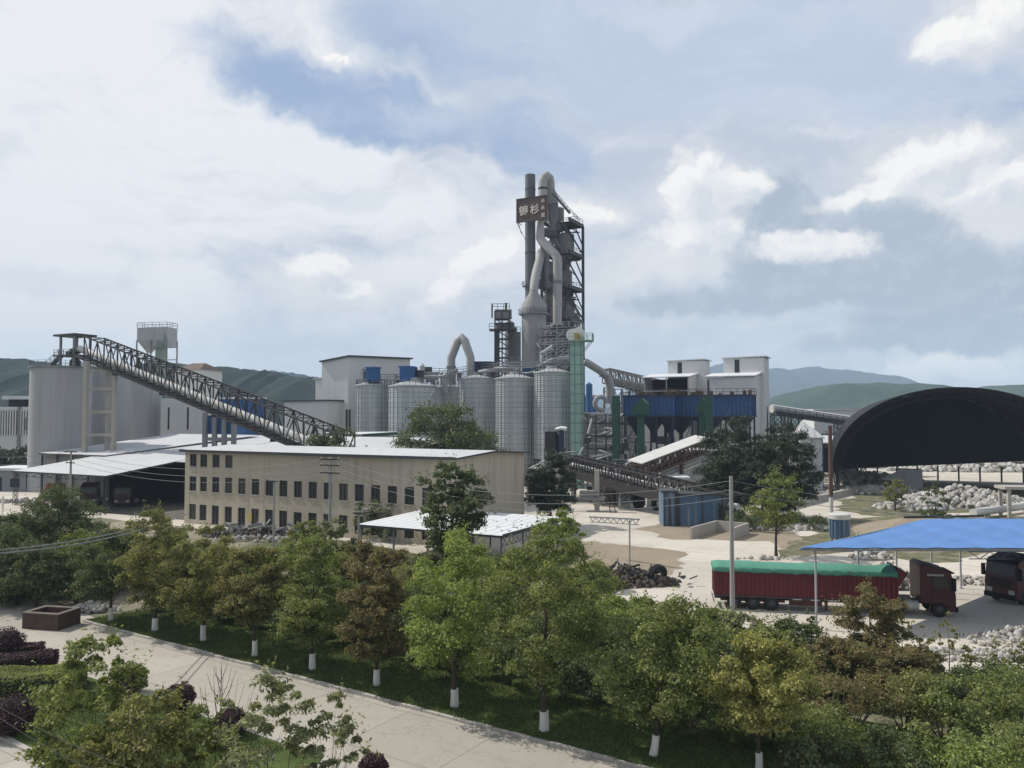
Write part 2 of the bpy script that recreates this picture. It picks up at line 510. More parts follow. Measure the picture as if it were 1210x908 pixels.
K0, K1 = gr(100, 735), gr(748, 906)                     # kerb line of the tree strip
kd = (K1 - K0).normalized(); kn = Vector((-kd.y, kd.x, 0))   # kn points away from camera
if kn.y < 0: kn = -kn
def kp(s, off): return K0 + kd * s + kn * off            # s metres along the kerb, off metres beyond it
KL = (K1 - K0).length
RW = 5.3
ISL = -5.6                                               # edge of the garden island
sheet('road', [kp(-60, -34), kp(60, -34), kp(60, -.1), kp(-60, -.1)], -.002, M['road'])
# forecourt where the kerb ends
sheet('forecourt', [kp(-60, -.1), kp(.3, -.1), kp(.3, .9), kp(-6, 1.6), kp(-60, 1.6)], .002, M['road'])
gxy = lambda a, b: tuple(gr(a, b))[:2]
yard_pts = [gxy(-60, 612), gxy(120, 612), gxy(215, 624), gxy(420, 640), gxy(560, 668), gxy(690, 706), gxy(760, 745), gxy(900, 772), gxy(1010, 800), gxy(1260, 800), (140, 60), (150, 260), (-150, 260)]
sheet('yard', yard_pts, -.004, M['yardslab'])
sheet('dirt_patch', [gr(690, 700), gr(735, 697), gr(786, 688), gr(812, 653), gr(790, 650), gr(700, 640), gr(640, 645), gr(600, 690)], .004, M['dirt'], .35)
sheet('dirt_apron', [gr(748, 626), gr(800, 638), gr(905, 640), gr(960, 660), gr(985, 650), gr(940, 628), gr(880, 622), gr(780, 618)], .004, M['dirt'], .6)
sheet('grass_verge', [gr(905, 662), gr(1010, 652), gr(1120, 668), gr(1160, 655), gr(1240, 640), gr(1240, 610), gr(1000, 612), gr(940, 640)], .008, M['scrubgrass'], .6)
sheet('grass_field', [gr(985, 606), gr(1050, 611), gr(1200, 604), gr(1300, 590), gr(1200, 574), gr(1010, 583)], .012, M['scrubgrass'], .9)
sheet('sand_lot', [gr(1130, 668), gr(1320, 690), gr(1320, 655), gr(1180, 656)], .016, M['yardslab'], .5)

# lawn strip with kerb
sheet('lawn', [kp(-.2, .14), kp(60, .14), kp(60, 9), kp(14, 13), kp(3, 12)], .09, M['lawn'])
mb = MB()
s = 0.0
while s < 52:
    l = .95 + random.random() * .1
    j = random.uniform(-.03, .03)
    if random.random() > .02:
        j *= .5; a, b2 = kp(s, -.09 + j), kp(s + l - .03, -.09 + j * .5)
        c, d = kp(s + l - .03, .12 + j * .5), kp(s, .12 + j)
        mb.prism([a, b2, c, d], -.1, .10 + random.uniform(-.02, .02))
    s += l
kerb = mb.build('kerb', M['conc']); kerb['kind'] = 'structure'
# garden island between the road and the lower path
isl = [kp(-12.0, -5.9), kp(30, -6.3), kp(34, -14), gr(60, 935, .1), gr(48, 893, .1), gr(0, 868, .1), gr(-90, 822, .1)]
sheet('garden_lawn', isl, .10, M['lawn'])
mb = MB()
for a, b2 in zip(isl, isl[1:] + isl[:1]):
    a, b2 = Vector(a), Vector(b2); d = (b2 - a); n = max(1, int(d.length / 1.0)); d.normalize(); q = Vector((-d.y, d.x, 0)) * .12
    for i in range(n):
        p0 = a.lerp(b2, i / n); p1 = a.lerp(b2, (i + .96) / n)
        mb.prism([p0 - q, p1 - q, p1 + q, p0 + q], -.1, .125 + random.uniform(-.015, .015))
o = mb.build('garden_kerb', M['conc']); o['kind'] = 'structure'

# ---------------------------------------------------------------- hills
def hill_mat(name, a, bcol, sc):
    m, t, b = base_mat(name, .95, 0, .1)
    tc = t.node('ShaderNodeTexCoord').outputs['Object']
    n = t.noise(tc, sc, 6, .7); n2 = t.noise(tc, sc * 12, 4, .7)
    c = t.mix(t.sm(n, .38, .66), rgb(a), rgb(bcol))
    c = t.mix(t.m('MULTIPLY', t.sm(n2, .4, .65), .6), c, rgb([x * .45 for x in a]))
    t.l.new(c, b.inputs['Base Color'])
    return m
def hills(name, prof, D, depth, material, seed, rough, nx=220, ny=26):
    pxs = [p[0] for p in prof]; hs = [zat(p[1], D) for p in prof]
    rg = np.random.default_rng(seed)
    X = np.linspace(pxs[0], pxs[-1], nx); H = np.interp(X, pxs, hs)
    k = np.array([1, 2, 3, 2, 1]) / 9.0
    H = np.convolve(np.pad(H, 2, mode='edge'), k, 'valid')
    fine = rg.normal(0, rough, nx)
    sub = np.interp(X, X[::9], rg.normal(0, 1, len(X[::9])))
    verts, faces = [], []
    for j in range(ny):
        v = j / (ny - 1) * 2 - 1                      # -1 near foot, 0 ridge, 1 far foot
        e = (1 - abs(v) ** 1.5)
        for i in range(nx):
            x = xat(X[i], D)
            sp = .16 * math.sin(i * .21 + 3 * v + sub[i]) + .10 * math.sin(i * .53 - 4 * v)
            z = H[i] * max(0, e + sp * (abs(v) * (1 - abs(v))) * 2.4) + fine[i] * e + rg.normal(0, rough * .7) * e
            verts.append((x, D + v * depth, z - 2))
    for j in range(ny - 1):
        for i in range(nx - 1):
            a = j * nx + i; faces.append((a, a + 1, a + nx + 1, a + nx))
    mb = MB(); mb.faces(verts, faces, True)
    o = mb.build(name, material); o['kind'] = 'structure'
    return o
M['hill_near'] = hill_mat('wooded_hill', (.012, .024, .020), (.022, .036, .026), .02)
M['hill_mid'] = hill_mat('green_hill', (.018, .04, .02), (.05, .075, .04), .006)
M['hill_far'] = hill_mat('far_hill', (.016, .026, .032), (.026, .04, .045), .004)
hills('hills', [(-420, 455), (-250, 440), (-120, 432), (0, 427), (30, 424.5), (55, 428), (90, 436), (130, 440), (170, 434), (205, 428.5), (235, 430), (265, 432), (290, 433.5), (310, 438), (335, 443), (370, 447), (420, 455), (480, 466), (560, 478), (640, 490)], 800, 250, M['hill_near'], 1, 1.3)
hills('hills', [(150, 470), (240, 445), (300, 438), (330, 437), (365, 444), (420, 456), (520, 468), (640, 480)], 1800, 400, M['hill_far'], 2, 1.2)
hills('mountains', [(640, 488), (700, 474), (780, 452), (830, 436), (850, 428), (868, 427), (890, 436), (915, 438), (940, 435), (960, 432), (975, 434), (1000, 438), (1020, 440), (1040, 447), (1060, 453), (1090, 458), (1130, 466), (1200, 475), (1320, 484), (1450, 490)], 4300, 900, M['hill_far'], 3, 2.0)
hills('hills', [(780, 490), (850, 486), (900, 479), (940, 466), (960, 458), (1000, 452), (1045, 453), (1070, 457), (1100, 459), (1140, 468), (1165, 462), (1180, 455), (1192, 455), (1205, 462), (1260, 470), (1350, 480)], 1650, 520, M['hill_mid'], 4, 1.1)

# ---------------------------------------------------------------- air
hz = MB().box(-5400, 5400, -400, 6200, -3.0, 335.0)
def haze_mat():
    m = bpy.data.materials.new('pale_air'); m.use_nodes = True
    nt = m.node_tree; nt.nodes.clear()
    o = nt.nodes.new('ShaderNodeOutputMaterial'); v = nt.nodes.new('ShaderNodeVolumePrincipled')
    v.inputs['Color'].default_value = (.62, .79, 1.0, 1); v.inputs['Density'].default_value = HAZE
    nt.links.new(v.outputs[0], o.inputs['Volume'])
    return m
HAZE = .00018
haze = hz.build('haze', haze_mat()); haze['kind'] = 'stuff'; haze['label'] = 'thin blue haze in front of the far hills'
haze['category'] = 'haze'
# ================================================================= long beige building
BO = (-43.0, 105.0)
bld = thing('brick_office', 'long beige rendered three-storey building with white sheet roof and small dark windows', 'building', (BO[0], BO[1], 0), HEAD)
BL, BD, BH = 41.8, 16.2, 9.55
wx = [.85, 2.8] + [5.05 + 2.32 * i for i in range(15)]
holes = []
for i, x in enumerate(wx):
    w = 1.3
    holes.append((x, x + w, 4.25, 6.2))
    if i < 4: holes.append((x, x + w, 7.45, 9.05))
    if i != 8: holes.append((x, x + w, .55 if i not in (2, 4, 6) else .15, 2.55))
    else: holes.append((x, x + w, .05, 2.5))
mb = MB(); wall_open(mb, BL, BH, holes)
hz_ = 9.92
mb.poly([(BL, 0, 0), (BL, BD, 0), (BL, BD, BH), (BL, BD / 2, hz_), (BL, 0, BH)])
mb.poly([(0, 0, 0), (0, 0, BH), (0, BD / 2, hz_), (0, BD, BH), (0, BD, 0)])
mb.poly([(0, BD, 0), (0, BD, BH), (BL, BD, BH), (BL, BD, 0)])
mb.build('wall', M['beige'], bld)
mb = MB()
for sgn, y0, y1 in ((1, -.55, BD / 2), (-1, BD + .55, BD / 2)):
    za = BH - .55 * .09 + .06
    mb.slab([(-.5, y0, za), (BL + .5, y0, za), (BL + .5, y1, hz_ + .12), (-.5, y1, hz_ + .12)], .06)
rf = mb.build('roof', M['white_roof'], bld)
mb = MB(); mb.box(-.52, BL + .52, -.60, -.552, BH - .22, BH + .09)
mb.bar((BL + .52, -.55, BH - .08), (BL + .52, BD / 2, hz_ + .0), .06, .18); mb.bar((BL + .52, BD + .55, BH - .08), (BL + .52, BD / 2, hz_), .06, .18)
mb.build('fascia', M['dark_edge'], rf)
for h in holes:
    f = MB(); y = .18; x0, x1, z0, z1 = h
    for a in (x0 + .04, (x0 + x1) / 2, x1 - .04): f.box(a - .035, a + .035, y - .04, y + .04, z0, z1)
    for z in (z0 + .04, z0 + (z1 - z0) * .66, z1 - .04): f.box(x0, x1, y - .045, y + .035, z - .03, z + .03)
    wn = f.build('window', M['steel_dark'], bld)
    p = MB(); p.poly([(x0, y + .02, z0), (x1, y + .02, z0), (x1, y + .02, z1), (x0, y + .02, z1)]); p.build('pane', M[random.choice(('glass', 'glass', 'glass', 'glass_dusty'))], wn)
    if z0 > 1: s2 = MB(); s2.box(x0 - .1, x1 + .1, -.09, -.003, z0 - .12, z0 - .01); s2.build('sill', M['conc'], wn)
# dark ivy hanging on the front, small yellow notice, porch
mb = MB(); mb.box(29.0, 33.2, -1.0, -.004, 3.3, 3.55); mb.box(29.0, 29.1, -1.0, -.9, 3.55, 4.3); mb.box(33.1, 33.2, -1.0, -.9, 3.55, 4.3); mb.box(29.1, 33.1, -1.0, -.95, 4.2, 4.3)
mb.build('balcony', M['conc'], bld)
mb = MB(); mb.box(11.45, 12.15, -.06, -.004, 1.0, 1.9)
nt_ = mb.build('notice_board', M['yellow'], bld); nt_['label'] = 'blank yellow notice board on beige wall'

def leaf_mesh(C, Nn, size, aspect=.55, parent=None, name='crown', material=None, jit=.9):
    """many separate bent leaf faces; C centres, Nn outward directions"""
    n = len(C)
    if n == 0: return None
    C = np.asarray(C, float); Nn = np.asarray(Nn, float)
    N = Nn + rng.normal(0, jit, (n, 3)); N /= np.linalg.norm(N, axis=1)[:, None] + 1e-9
    T = np.cross(N, rng.normal(0, 1, (n, 3))); T /= np.linalg.norm(T, axis=1)[:, None] + 1e-9
    B = np.cross(N, T)
    s = (size * rng.uniform(.6, 1.35, n))[:, None]
    V = np.empty((n, 4, 3))
    V[:, 0] = C - T * s * .5; V[:, 2] = C + T * s * .5 - N * s * .15
    V[:, 1] = C - B * s * aspect * .5 + N * s * .06; V[:, 3] = C + B * s * aspect * .5 + N * s * .06
    me = bpy.data.meshes.new(name)
    me.vertices.add(4 * n); me.vertices.foreach_set('co', V.reshape(-1).astype(np.float32))
    me.loops.add(4 * n); me.loops.foreach_set('vertex_index', np.arange(4 * n, dtype=np.int32))
    me.polygons.add(n); me.polygons.foreach_set('loop_start', np.arange(0, 4 * n, 4, dtype=np.int32))
    me.polygons.foreach_set('loop_total', np.full(n, 4, dtype=np.int32))
    me.materials.append(material); me.update(); me.validate()
    o = bpy.data.objects.new(name, me); COL.objects.link(o)
    if parent is not None: o.parent = parent
    return o

def clump_points(centers, radii, per):
    """leaf positions round clump centres, thick at the surface"""
    P, N = [], []
    for c, r in zip(centers, radii):
        d = rng.normal(0, 1, (per, 3)); d /= np.linalg.norm(d, axis=1)[:, None]
        d[:, 2] = np.where(d[:, 2] < -.35, -d[:, 2] * .6, d[:, 2])
        q = c + d * (r * rng.uniform(.35, 1.0, per) ** .6)[:, None] * np.array([1, 1, .8])
        P.append(q); N.append(d + np.array([0, 0, .5]))
    return np.concatenate(P), np.concatenate(N)

iv_c = np.array([[random.uniform(29.3, 34.2), random.uniform(-1.3, -.3), random.uniform(.4, 4.4)] for _ in range(40)])
P_, N_ = clump_points(iv_c, np.full(40, .5), 45)
ivy = leaf_mesh(P_, N_ + np.array([0, -.8, 0]), .26, parent=None, name='ivy', material=L['dark'])
ivy.location = (BO[0], BO[1], 0); ivy.rotation_euler = (0, 0, HEAD)
tag(ivy, 'dark ivy climbing the balcony of the long beige building', 'ivy', kind='stuff')

# ================================================================= white lean-to in front
SO = at(420, 618, 78.0); sh = thing('carport', 'open lean-to shelter with dusty white roof in front of the beige gable end', 'shelter', (SO.x, SO.y, 0), HEAD)
mb = MB(); mb.slab([(0, 0, 3.45), (16.3, 0, 3.45), (16.3, 12.6, 3.75), (0, 12.6, 3.75)], .08); rf = mb.build('roof', M['grey_roof'], sh)
mb = MB(); mb.box(-.02, 16.32, -.07, -.01, 3.3, 3.5); mb.box(16.31, 16.36, 0, 12.6, 3.3, 3.62); mb.build('fascia', M['dark_edge'], rf)
for i in range(5):
    for y in (.4, 12.2):
        p = MB(); x = .4 + i * 3.9; p.bar((x, y, 0), (x, y, 3.42), .14); p.build('post', M['steel_mid'], sh)
mb = MB()
lattx = [16.1, .5, 12.0]
for k in range(14):
    y = .4 + k * .84; mb.bar((16.1, y, 2.5), (16.1, y + .84, 3.35), .05); mb.bar((16.1, y + .84, 2.5), (16.1, y, 3.35), .05)
mb.bar((16.1, .4, 2.5), (16.1, 12.2, 2.5), .08)
mb.build('truss', M['steel_mid'], sh)
mb = MB()
for k in range(34):
    x = 16.1 - abs(random.gauss(0, 2.4)); y = random.uniform(2, 12) ; z = 3.47 + y * .0238
    if x < .3: continue
    r = random.uniform(.03, .08); mb.box(x, x + r * 2.4, y, y + r, z, z + .04)
lit = mb.build('leaf_litter', M['dark_in'], sh); lit['kind'] = 'stuff'
# broken things stored under it
def crate_heap(): pass

# ================================================================= big open shed with white roof
GO = at(125, 562, 115.0)
gs = thing('storage_shed', 'wide open storage shed with white sheet roof on lattice posts', 'shed', (GO.x, GO.y, 0), HEAD)
mb = MB()
mb.slab([(-23, 0, 5.4), (0, 0, 5.4), (0, 40, 10.3), (-23, 40, 10.3)], .1)
mb.slab([(0, 12, 6.87), (34, 12, 6.87), (34, 40, 10.3), (0, 40, 10.3)], .1)
rf = mb.build('roof', M['white_roof'], gs)
mb = MB(); mb.box(-23.1, .03, -.08, -.02, 5.2, 5.42); mb.bar((.05, 0, 5.3), (.05, 40, 10.2), .05, .25); mb.build('fascia', M['dark_edge'], rf)
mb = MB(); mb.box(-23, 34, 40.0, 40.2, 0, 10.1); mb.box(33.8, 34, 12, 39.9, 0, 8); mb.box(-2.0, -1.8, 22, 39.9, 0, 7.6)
mb.box(-9.2, -9.0, 7, 39.9, 0, 6.0)  # inner wall added to darken the shed
mb.build('back_and_shade_wall', M['dark_in'], gs)  # near-black colour stands for the shade inside
mb = MB(); mb.poly([(-23, .5, .012), (30, .5, .012), (30, 39, .012), (-23, 39, .012)]); mb.build('shed_pad', M['dirt_dark'], gs)  # floor darkened in its colour for the shade under the roof
for x, y, h in ((-.3, .3, 5.3), (-22.4, .3, 5.3), (-11.5, .3, 5.3), (-.3, 14, 7), (-.3, 27, 8.6), (-22.4, 14, 7)):
    p = MB(); lattice(p, x, y, 0, h - .1, .5, 7, .055); p.build('lattice_post', M['steel_dark'], gs)
mb = MB()
for k in range(5):
    y = k * 3.0 + 1; z = 5.2 + y * .1225
    mb.bar((-22.8, y, z - .15), (-.2, y, z - .15), .1)
mb.bar((-22.8, .3, 4.6), (-.2, .3, 4.6), .08)
for k in range(22): mb.bar((-22.8 + k * 1.03, .3, 4.6 if k % 2 else 5.25), (-22.8 + k * 1.03 + 1.03, .3, 5.25 if k % 2 else 4.6), .06)
mb.build('roof_truss', M['steel_dark'], gs)
# upper shed behind it
HO = at(46, 536, 145.0)
us = thing('storage_shed', 'upper white roofed shed with dark open front beneath the pale silos', 'shed', (HO.x, HO.y, 0), HEAD)
mb = MB(); mb.slab([(0, 0, 7.3), (18.5, 0, 7.3), (30, 24, 10.4), (6, 24, 10.4)], .1); rf = mb.build('roof', M['white_roof'], us)
mb = MB(); mb.box(0, 18.5, -.07, -.01, 7.05, 7.31); mb.build('fascia', M['dark_edge'], rf)
mb = MB(); mb.box(.3, 18.2, .9, 1.1, 0, 7.0); mb.build('wall', M['cyclone'], us)
for k in range(5):
    p = MB(); p.bar((.4 + k * 4.4, .4, 0), (.4 + k * 4.4, .4, 7.1), .3); p.build('post', M['steel_dark'], us)

# ================================================================= concrete silos
def conc_silo(label, pl, pr, Y, ytop, lip=True):
    x = (xat(pl, Y) + xat(pr, Y)) / 2; r = (xat(pr, Y) - xat(pl, Y)) / 2; H = zat(ytop, Y)
    t = thing('concrete_silo', label, 'silo', (x, Y, 0), 0, 'plain concrete silos by the white shed')
    m = MB(); m.lathe(0, 0, [(r, 0), (r, H)], 48); m.build('shell', M['silo_conc'], t)
    m = MB(); m.lathe(0, 0, [(r + .25, H + .002), (r + .25, H + .35), (r - .3, H + .352)], 48); m.build('roof_slab', M['steel_mid'], t)
    m = MB(); pts = [(r * math.cos(a), r * math.sin(a), H + .35) for a in [2 * math.pi * k / 20 for k in range(21)]]; m.rail(pts, 1.0, .06, 3); m.build('railing', M['steel_mid'], t)
    return t, x, r, H
s1 = conc_silo('plain grey concrete silo carrying the open-roofed conveyor head house', 39, 104, 152, 436)
conc_silo('plain grey concrete silo standing behind the concrete stair frame', 96, 151, 166, 437)
conc_silo('darker grey concrete silo beside the white walled building', 149, 189, 182, 446)
# stair / lift frame of concrete in front
t = thing('lift_tower', 'slender open concrete frame tower standing in front of the grey silos', 'frame tower', (xat(100, 144), 144, 0), R(-14))
mb = MB(); c4 = [(0, 0), (3.2, -1.2), (2.1, 3.4), (5.4, 2.2)]
W_ = xat(141, 144) - xat(100, 144)
c4 = [(0, 0), (1.6, -1.5), (W_ * .62, 1.2), (W_, 0)]
for x, y in c4: 
    p = MB(); p.box(x - .32, x + .32, y - .32, y + .32, 0, zat(428, 144)); p.build('column', M['conc'], t)
for py in (439, 460, 487, 514):
    z = zat(py, 144); p = MB()
    for a, b2 in ((0, 1), (1, 2), (2, 3), (0, 3)):
        A_, B_ = Vector((c4[a][0], c4[a][1], z)), Vector((c4[b2][0], c4[b2][1], z)); d = (B_ - A_).normalized() * .33
        p.bar(A_ + d, B_ - d, .3, .5)
    p.build('tie_beam', M['conc'], t)
# head house on the silo
Yh = 151
t = thing('conveyor_head_house', 'open flat-roofed conveyor head house on top of the concrete silo', 'head house', (xat(88, Yh), Yh, s1[3] + .36), HEAD)
Z0 = 0.0; Zt = zat(398, Yh) - s1[3] - .36
mb = MB(); mb.box(-3.6, 2.9, -2.3, 2.3, Zt, Zt + .35); mb.build('roof', M['steel_dark'], t)
for x, y in ((-2.2, -1.6), (1.9, -1.6), (-2.2, 1.6), (1.9, 1.6)):
    p = MB(); p.box(x - .18, x + .18, y - .18, y + .18, Z0, Zt - .003); p.build('column', M['steel_mid'], t)
mb = MB(); mb.box(-3.6, 2.6, -2.2, 2.2, 1.9, 2.15); mb.build('platform', M['steel_dark'], t)
mb = MB()
for k in range(12): mb.box(-5.8 + k * .3, -5.4 + k * .3, -2.0, -.9, k * .17, k * .17 + .25)
mb.rail([(-5.8, -2.0, .2), (-2.3, -2.0, 2.1)], 1, .07, 1); mb.rail([(-5.8, -.9, .2), (-2.3, -.9, 2.1)], 1, .07, 1)
mb.build('stair', M['steel_mid'], t)
mb = MB(); mb.tube([(-1.2, 0, 3.0), (.9, 0, 2.9)], [.55, .55], 12); mb.box(-2.4, -1.2, -.5, .5, 2.16, 3.0); mb.lathe(-.6, .3, [(1.0, 0), (1.0, 1.0), (.4, 1.9)], 14)
mb.build('drive_unit', M['steel_dark'], t)
mb = MB(); mb.rail([(-3.5, -2.1, 2.15), (2.5, -2.1, 2.15), (2.5, 2.1, 2.15)], 1.0, .07, 1.5); mb.build('railing', M['steel_mid'], t)

# ================================================================= inclined conveyor down from the silo
A = at(93, 419, 149); B = at(408, 549, 113)
t = thing('inclined_conveyor', 'long dark lattice conveyor gallery sloping down from the pale silos', 'conveyor', (B.x, B.y, 0), 0)
def part_w(mb, name, material): return mb.build(name, material, t, True)
d = (B - A); A2 = A + d * .075
mb = MB(); truss(mb, A2, B, 3.8, 4.3, 30, .17); part_w(mb, 'lattice_gallery', M['truss'])
mb = MB(); mb.bar(A + Vector((0, 0, -.2)), B + Vector((0, 0, -.2)), 2.6, .35); part_w(mb, 'deck', M['truss'])
up = Vector((0, 0, 1.15))
mb = MB(); mb.tube([A + up + d * .005, B + up], .62, 12); part_w(mb, 'belt_cover', M['belt'])
mb = MB()
sd = d.cross(Vector((0, 0, 1))).normalized()
mb.rail([A2 - sd * 1.75, B - sd * 1.75], 1.0, .07, 2.5); part_w(mb, 'walkway_rail', M['truss'])
mb = MB()
for f in (.2, .4, .6, .8):
    p = A.lerp(B, f); n_ = d.cross(Vector((0, 0, 1))).normalized(); mb.bar(p - n_ * 1.6 - Vector((0, 0, .5)), p + n_ * 1.6 - Vector((0, 0, .5)), .25, .4)
build_each(mb, 'cross_beam', M['truss'], t, True)

# ================================================================= white annex with slots, blue transfer house
Yw = 178
o = at(190, 492, Yw)
t = thing('white_clad_building', 'low white clad building with tall narrow slot windows beside the silos', 'building', (o.x, Yw, 0), R(-8))
Wd = xat(250, Yw) - xat(190, Yw); Hh = zat(471, Yw)
hl = [(1.6 + k * 4.6, 2.1 + k * 4.6, 11.0, Hh - 2.0) for k in range(3) if 2.1 + k * 4.6 < Wd]
mb = MB(); wall_open(mb, Wd, Hh, hl); mb.poly([(Wd, 0, 0), (Wd, 10, 0), (Wd, 10, Hh), (Wd, 0, Hh)]); mb.poly([(0, 10, 0), (0, 0, 0), (0, 0, Hh), (0, 10, Hh)]); mb.poly([(0, 0, Hh), (Wd, 0, Hh), (Wd, 10, Hh), (0, 10, Hh)])
mb.build('wall', M['white_wall'], t)
for h in hl:
    mb = MB(); mb.poly([(h[0], .2, h[2]), (h[1], .2, h[2]), (h[1], .2, h[3]), (h[0], .2, h[3])]); mb.build('window', M['glass'], t)
Yb = 138
o = at(240, 492, Yb)
t = thing('transfer_house', 'blue panelled transfer house on grey concrete legs under the sloping conveyor', 'transfer house', (o.x, Yb, 0), R(-6))
w = xat(281, Yb) - o.x
for k in range(4):
    p = MB(); x = .4 + k * (w - .8) / 3; p.box(x - .35, x + .35, -.35, .35, 0, zat(488, Yb)); p.build('leg', M['steel_mid'], t)
mb = MB(); mb.box(.2, w - .2, .4, 4, zat(513, Yb), zat(491, Yb)); mb.build('panel', M['blue_plain'], t)
mb = MB(); mb.box(.2, w - .2, -.3, .3, zat(521, Yb), zat(517, Yb)); mb.build('tie_beam', M['steel_mid'], t)
o = at(258, 492, 160)
t = thing('blue_cabin', 'boxy blue sheet cabin seen through the conveyor lattice', 'cabin', (o.x, 160, 0), HEAD)
mb = MB(); mb.box(0, 7.5, 0, 5, 9, zat(472, 160)); mb.build('wall', M['blue_plain'], t)
mb = MB(); mb.box(-.3, 7.8, -.3, 5.3, zat(472, 160), zat(470, 160)); mb.build('roof', M['grey_roof'], t)
mb = MB()
for x in (.3, 7.2):
    for y in (.3, 4.7): mb.box(x - .2, x + .2, y - .2, y + .2, 0, 9)
mb.build('leg', M['steel_mid'], t)

# ================================================================= dust hopper tower
Yd = 195
o = at(185, 492, Yd); k = Yd / FPX
t = thing('dust_hopper', 'grey twin-cone dust hopper on a steel frame with rooftop railing', 'hopper', (o.x, Yd, 0), R(-12))
zt, zm, zb, z0 = zat(388, Yd), zat(403, Yd), zat(417, Yd), 0
a, b2 = -21 * k, 19 * k
mb = MB(); mb.box(a, b2, -2, 2, zm, zt)
mb.box(0, b2, -2.004, 1.996, zat(411, Yd), zm + .002); mb.box(6 * k, 16 * k, -3.2, -2.01, zat(408, Yd), zat(396, Yd))
for c0, c1 in ((a, -1 * k),):
    mx = (c0 + c1) / 2
    top = [(c0, -2, zm), (c1, -2, zm), (c1, 2, zm), (c0, 2, zm)]; bot = [(mx - .4, -.4, zb), (mx + .4, -.4, zb), (mx + .4, .4, zb), (mx - .4, .4, zb)]
    mb.faces(top + bot, [(0, 4, 5, 1), (1, 5, 6, 2), (2, 6, 7, 3), (3, 7, 4, 0)])
mb.build('hopper_body', M['steel_light'], t)
mb = MB(); mb.rail([(a, -2, zt), (b2, -2, zt), (b2, 2, zt), (a, 2, zt), (a, -2, zt)], 1.2, .1, 2); mb.build('railing', M['steel_light'], t)
mb = MB()
for x in (a, a * .1, b2):
    for y in (-2, 2): mb.bar((x, y, z0), (x, y, zm), .25)
for z in (zat(425, Yd), zat(440, Yd), zat(455, Yd)):
    mb.bar((a, -2, z), (b2, -2, z), .2); mb.bar((a, 2, z), (b2, 2, z), .2)
mb.bar((a, -2, zat(440, Yd)), (b2, -2, zat(425, Yd)), .15)
mb.build('support_frame', M['steel_mid'], t)
mb = MB(); mb.lathe(13.5 * k, -2.6, [(6.2 * k, zat(448, Yd)), (6.2 * k, zat(412, Yd)), (6.8 * k, zat(411, Yd)), (6.8 * k, zat(404, Yd))], 20)
mb.build('green_chute', M['grey_green'], t)
mb = MB(); zz = zat(412, Yd); mb.box(5 * k, 25 * k, -4.8, -2.2, zz - .15, zz); mb.rail([(5 * k, -4.8, zz), (25 * k, -4.8, zz), (25 * k, -2.2, zz)], 1.2, .1, 1.5); mb.build('side_platform', M['steel_mid'], t)
o = at(206, 492, 260)
t = thing('apartment_block', 'distant pale apartment block with brown roof behind the dust hopper', 'building', (o.x, 260, 0), R(-15))
mb = MB(); mb.box(0, 9.3, 0, 12, 0, zat(437, 260)); mb.build('wall', M['white_wall'], t)
mb = MB(); z = zat(437, 260); mb.faces([(-.5, -.5, z), (9.8, -.5, z), (9.8, 12.5, z), (-.5, 12.5, z), (2, 6, z + 2.4), (7, 6, z + 2.4)], [(0, 1, 5, 4), (1, 2, 5), (2, 3, 4, 5), (3, 0, 4)]); mb.build('roof', M['brown_roof'], t)
mb = MB()
for i in range(3):
    for zz in (13, 17, 21): mb.box(1 + i * 2.9, 2.4 + i * 2.9, -.06, -.004, zz, zz + 1.6)
mb.build('window', M['glass'], t)

# ================================================================= far office on the left
Yo = 210
o = at(-30, 492, Yo); k = Yo / FPX
t = thing('office_block', 'distant white office block with vertical window fins and flat canopy roof', 'building', (o.x, Yo, 0), 0)
W_ = 74 * k; zt = zat(481, Yo)
mb = MB(); mb.box(0, W_, 0, 14, 0, zt); mb.build('wall', M['white_wall'], t)
mb = MB()
for i in range(24):
    x = .5 + i * W_ / 24; mb.box(x, x + .25, -.35, -.004, zat(515, Yo), zt - .6)
mb.build('fin', M['white_paint'], t)
mb = MB()
for i in range(24):
    x = .8 + i * W_ / 24; mb.box(x, x + .3, -.05, -.005, zat(514, Yo), zt - 1.0)
mb.build('window', M['glass'], t)
mb = MB(); mb.box(34 * k, 68 * k, 2, 11, zt, zat(472, Yo)); mb.build('penthouse', M['dark_in'], t)
mb = MB(); mb.box(30 * k, 70 * k, 0.5, 12, zat(472, Yo), zat(468, Yo)); mb.build('roof', M['grey_roof'], t)
mb = MB(); mb.box(52 * k, 55 * k, -.5, -.003, 0, zt); mb.box(61 * k, 67 * k, -.5, -.003, zat(508, Yo), zat(494, Yo)); mb.build('entrance_bay', M['cyclone'], t)
# low grey yard buildings at the left edge
o = at(-20, 492, 150)
t = thing('yard_store', 'low grey-green store building near the lattice post', 'building', (o.x, 150, 0), R(-10))
mb = MB(); mb.box(0, 9.5, 0, 8, 0, zat(556, 150)); mb.build('wall', M['steel_mid'], t)
mb = MB(); mb.box(-.3, 9.8, -.3, 8.3, zat(556, 150), zat(553, 150)); mb.build('roof', M['grey_roof'], t)
mb = MB(); mb.box(2.2, 4.4, -.05, -.004, 0, 2.6); mb.box(6.2, 8.2, -.05, -.004, .8, 2.4); mb.build('door', M['navy'], t)
for i, x in enumerate((3, 40, 59)):
    p = gr(x, 606 if i else 602); m = MB(); m.lathe(0, 0, [(.14, 0), (.14, 1.9), (.05, 2.0)], 10)
    o = m.build('gate_post', M['paint_white']); o.location = (p.x, p.y, 0)
    tag(o, 'short white bollard post in the yard by the lattice posts of the shed', 'bollard', 'white bollards in the shed yard')
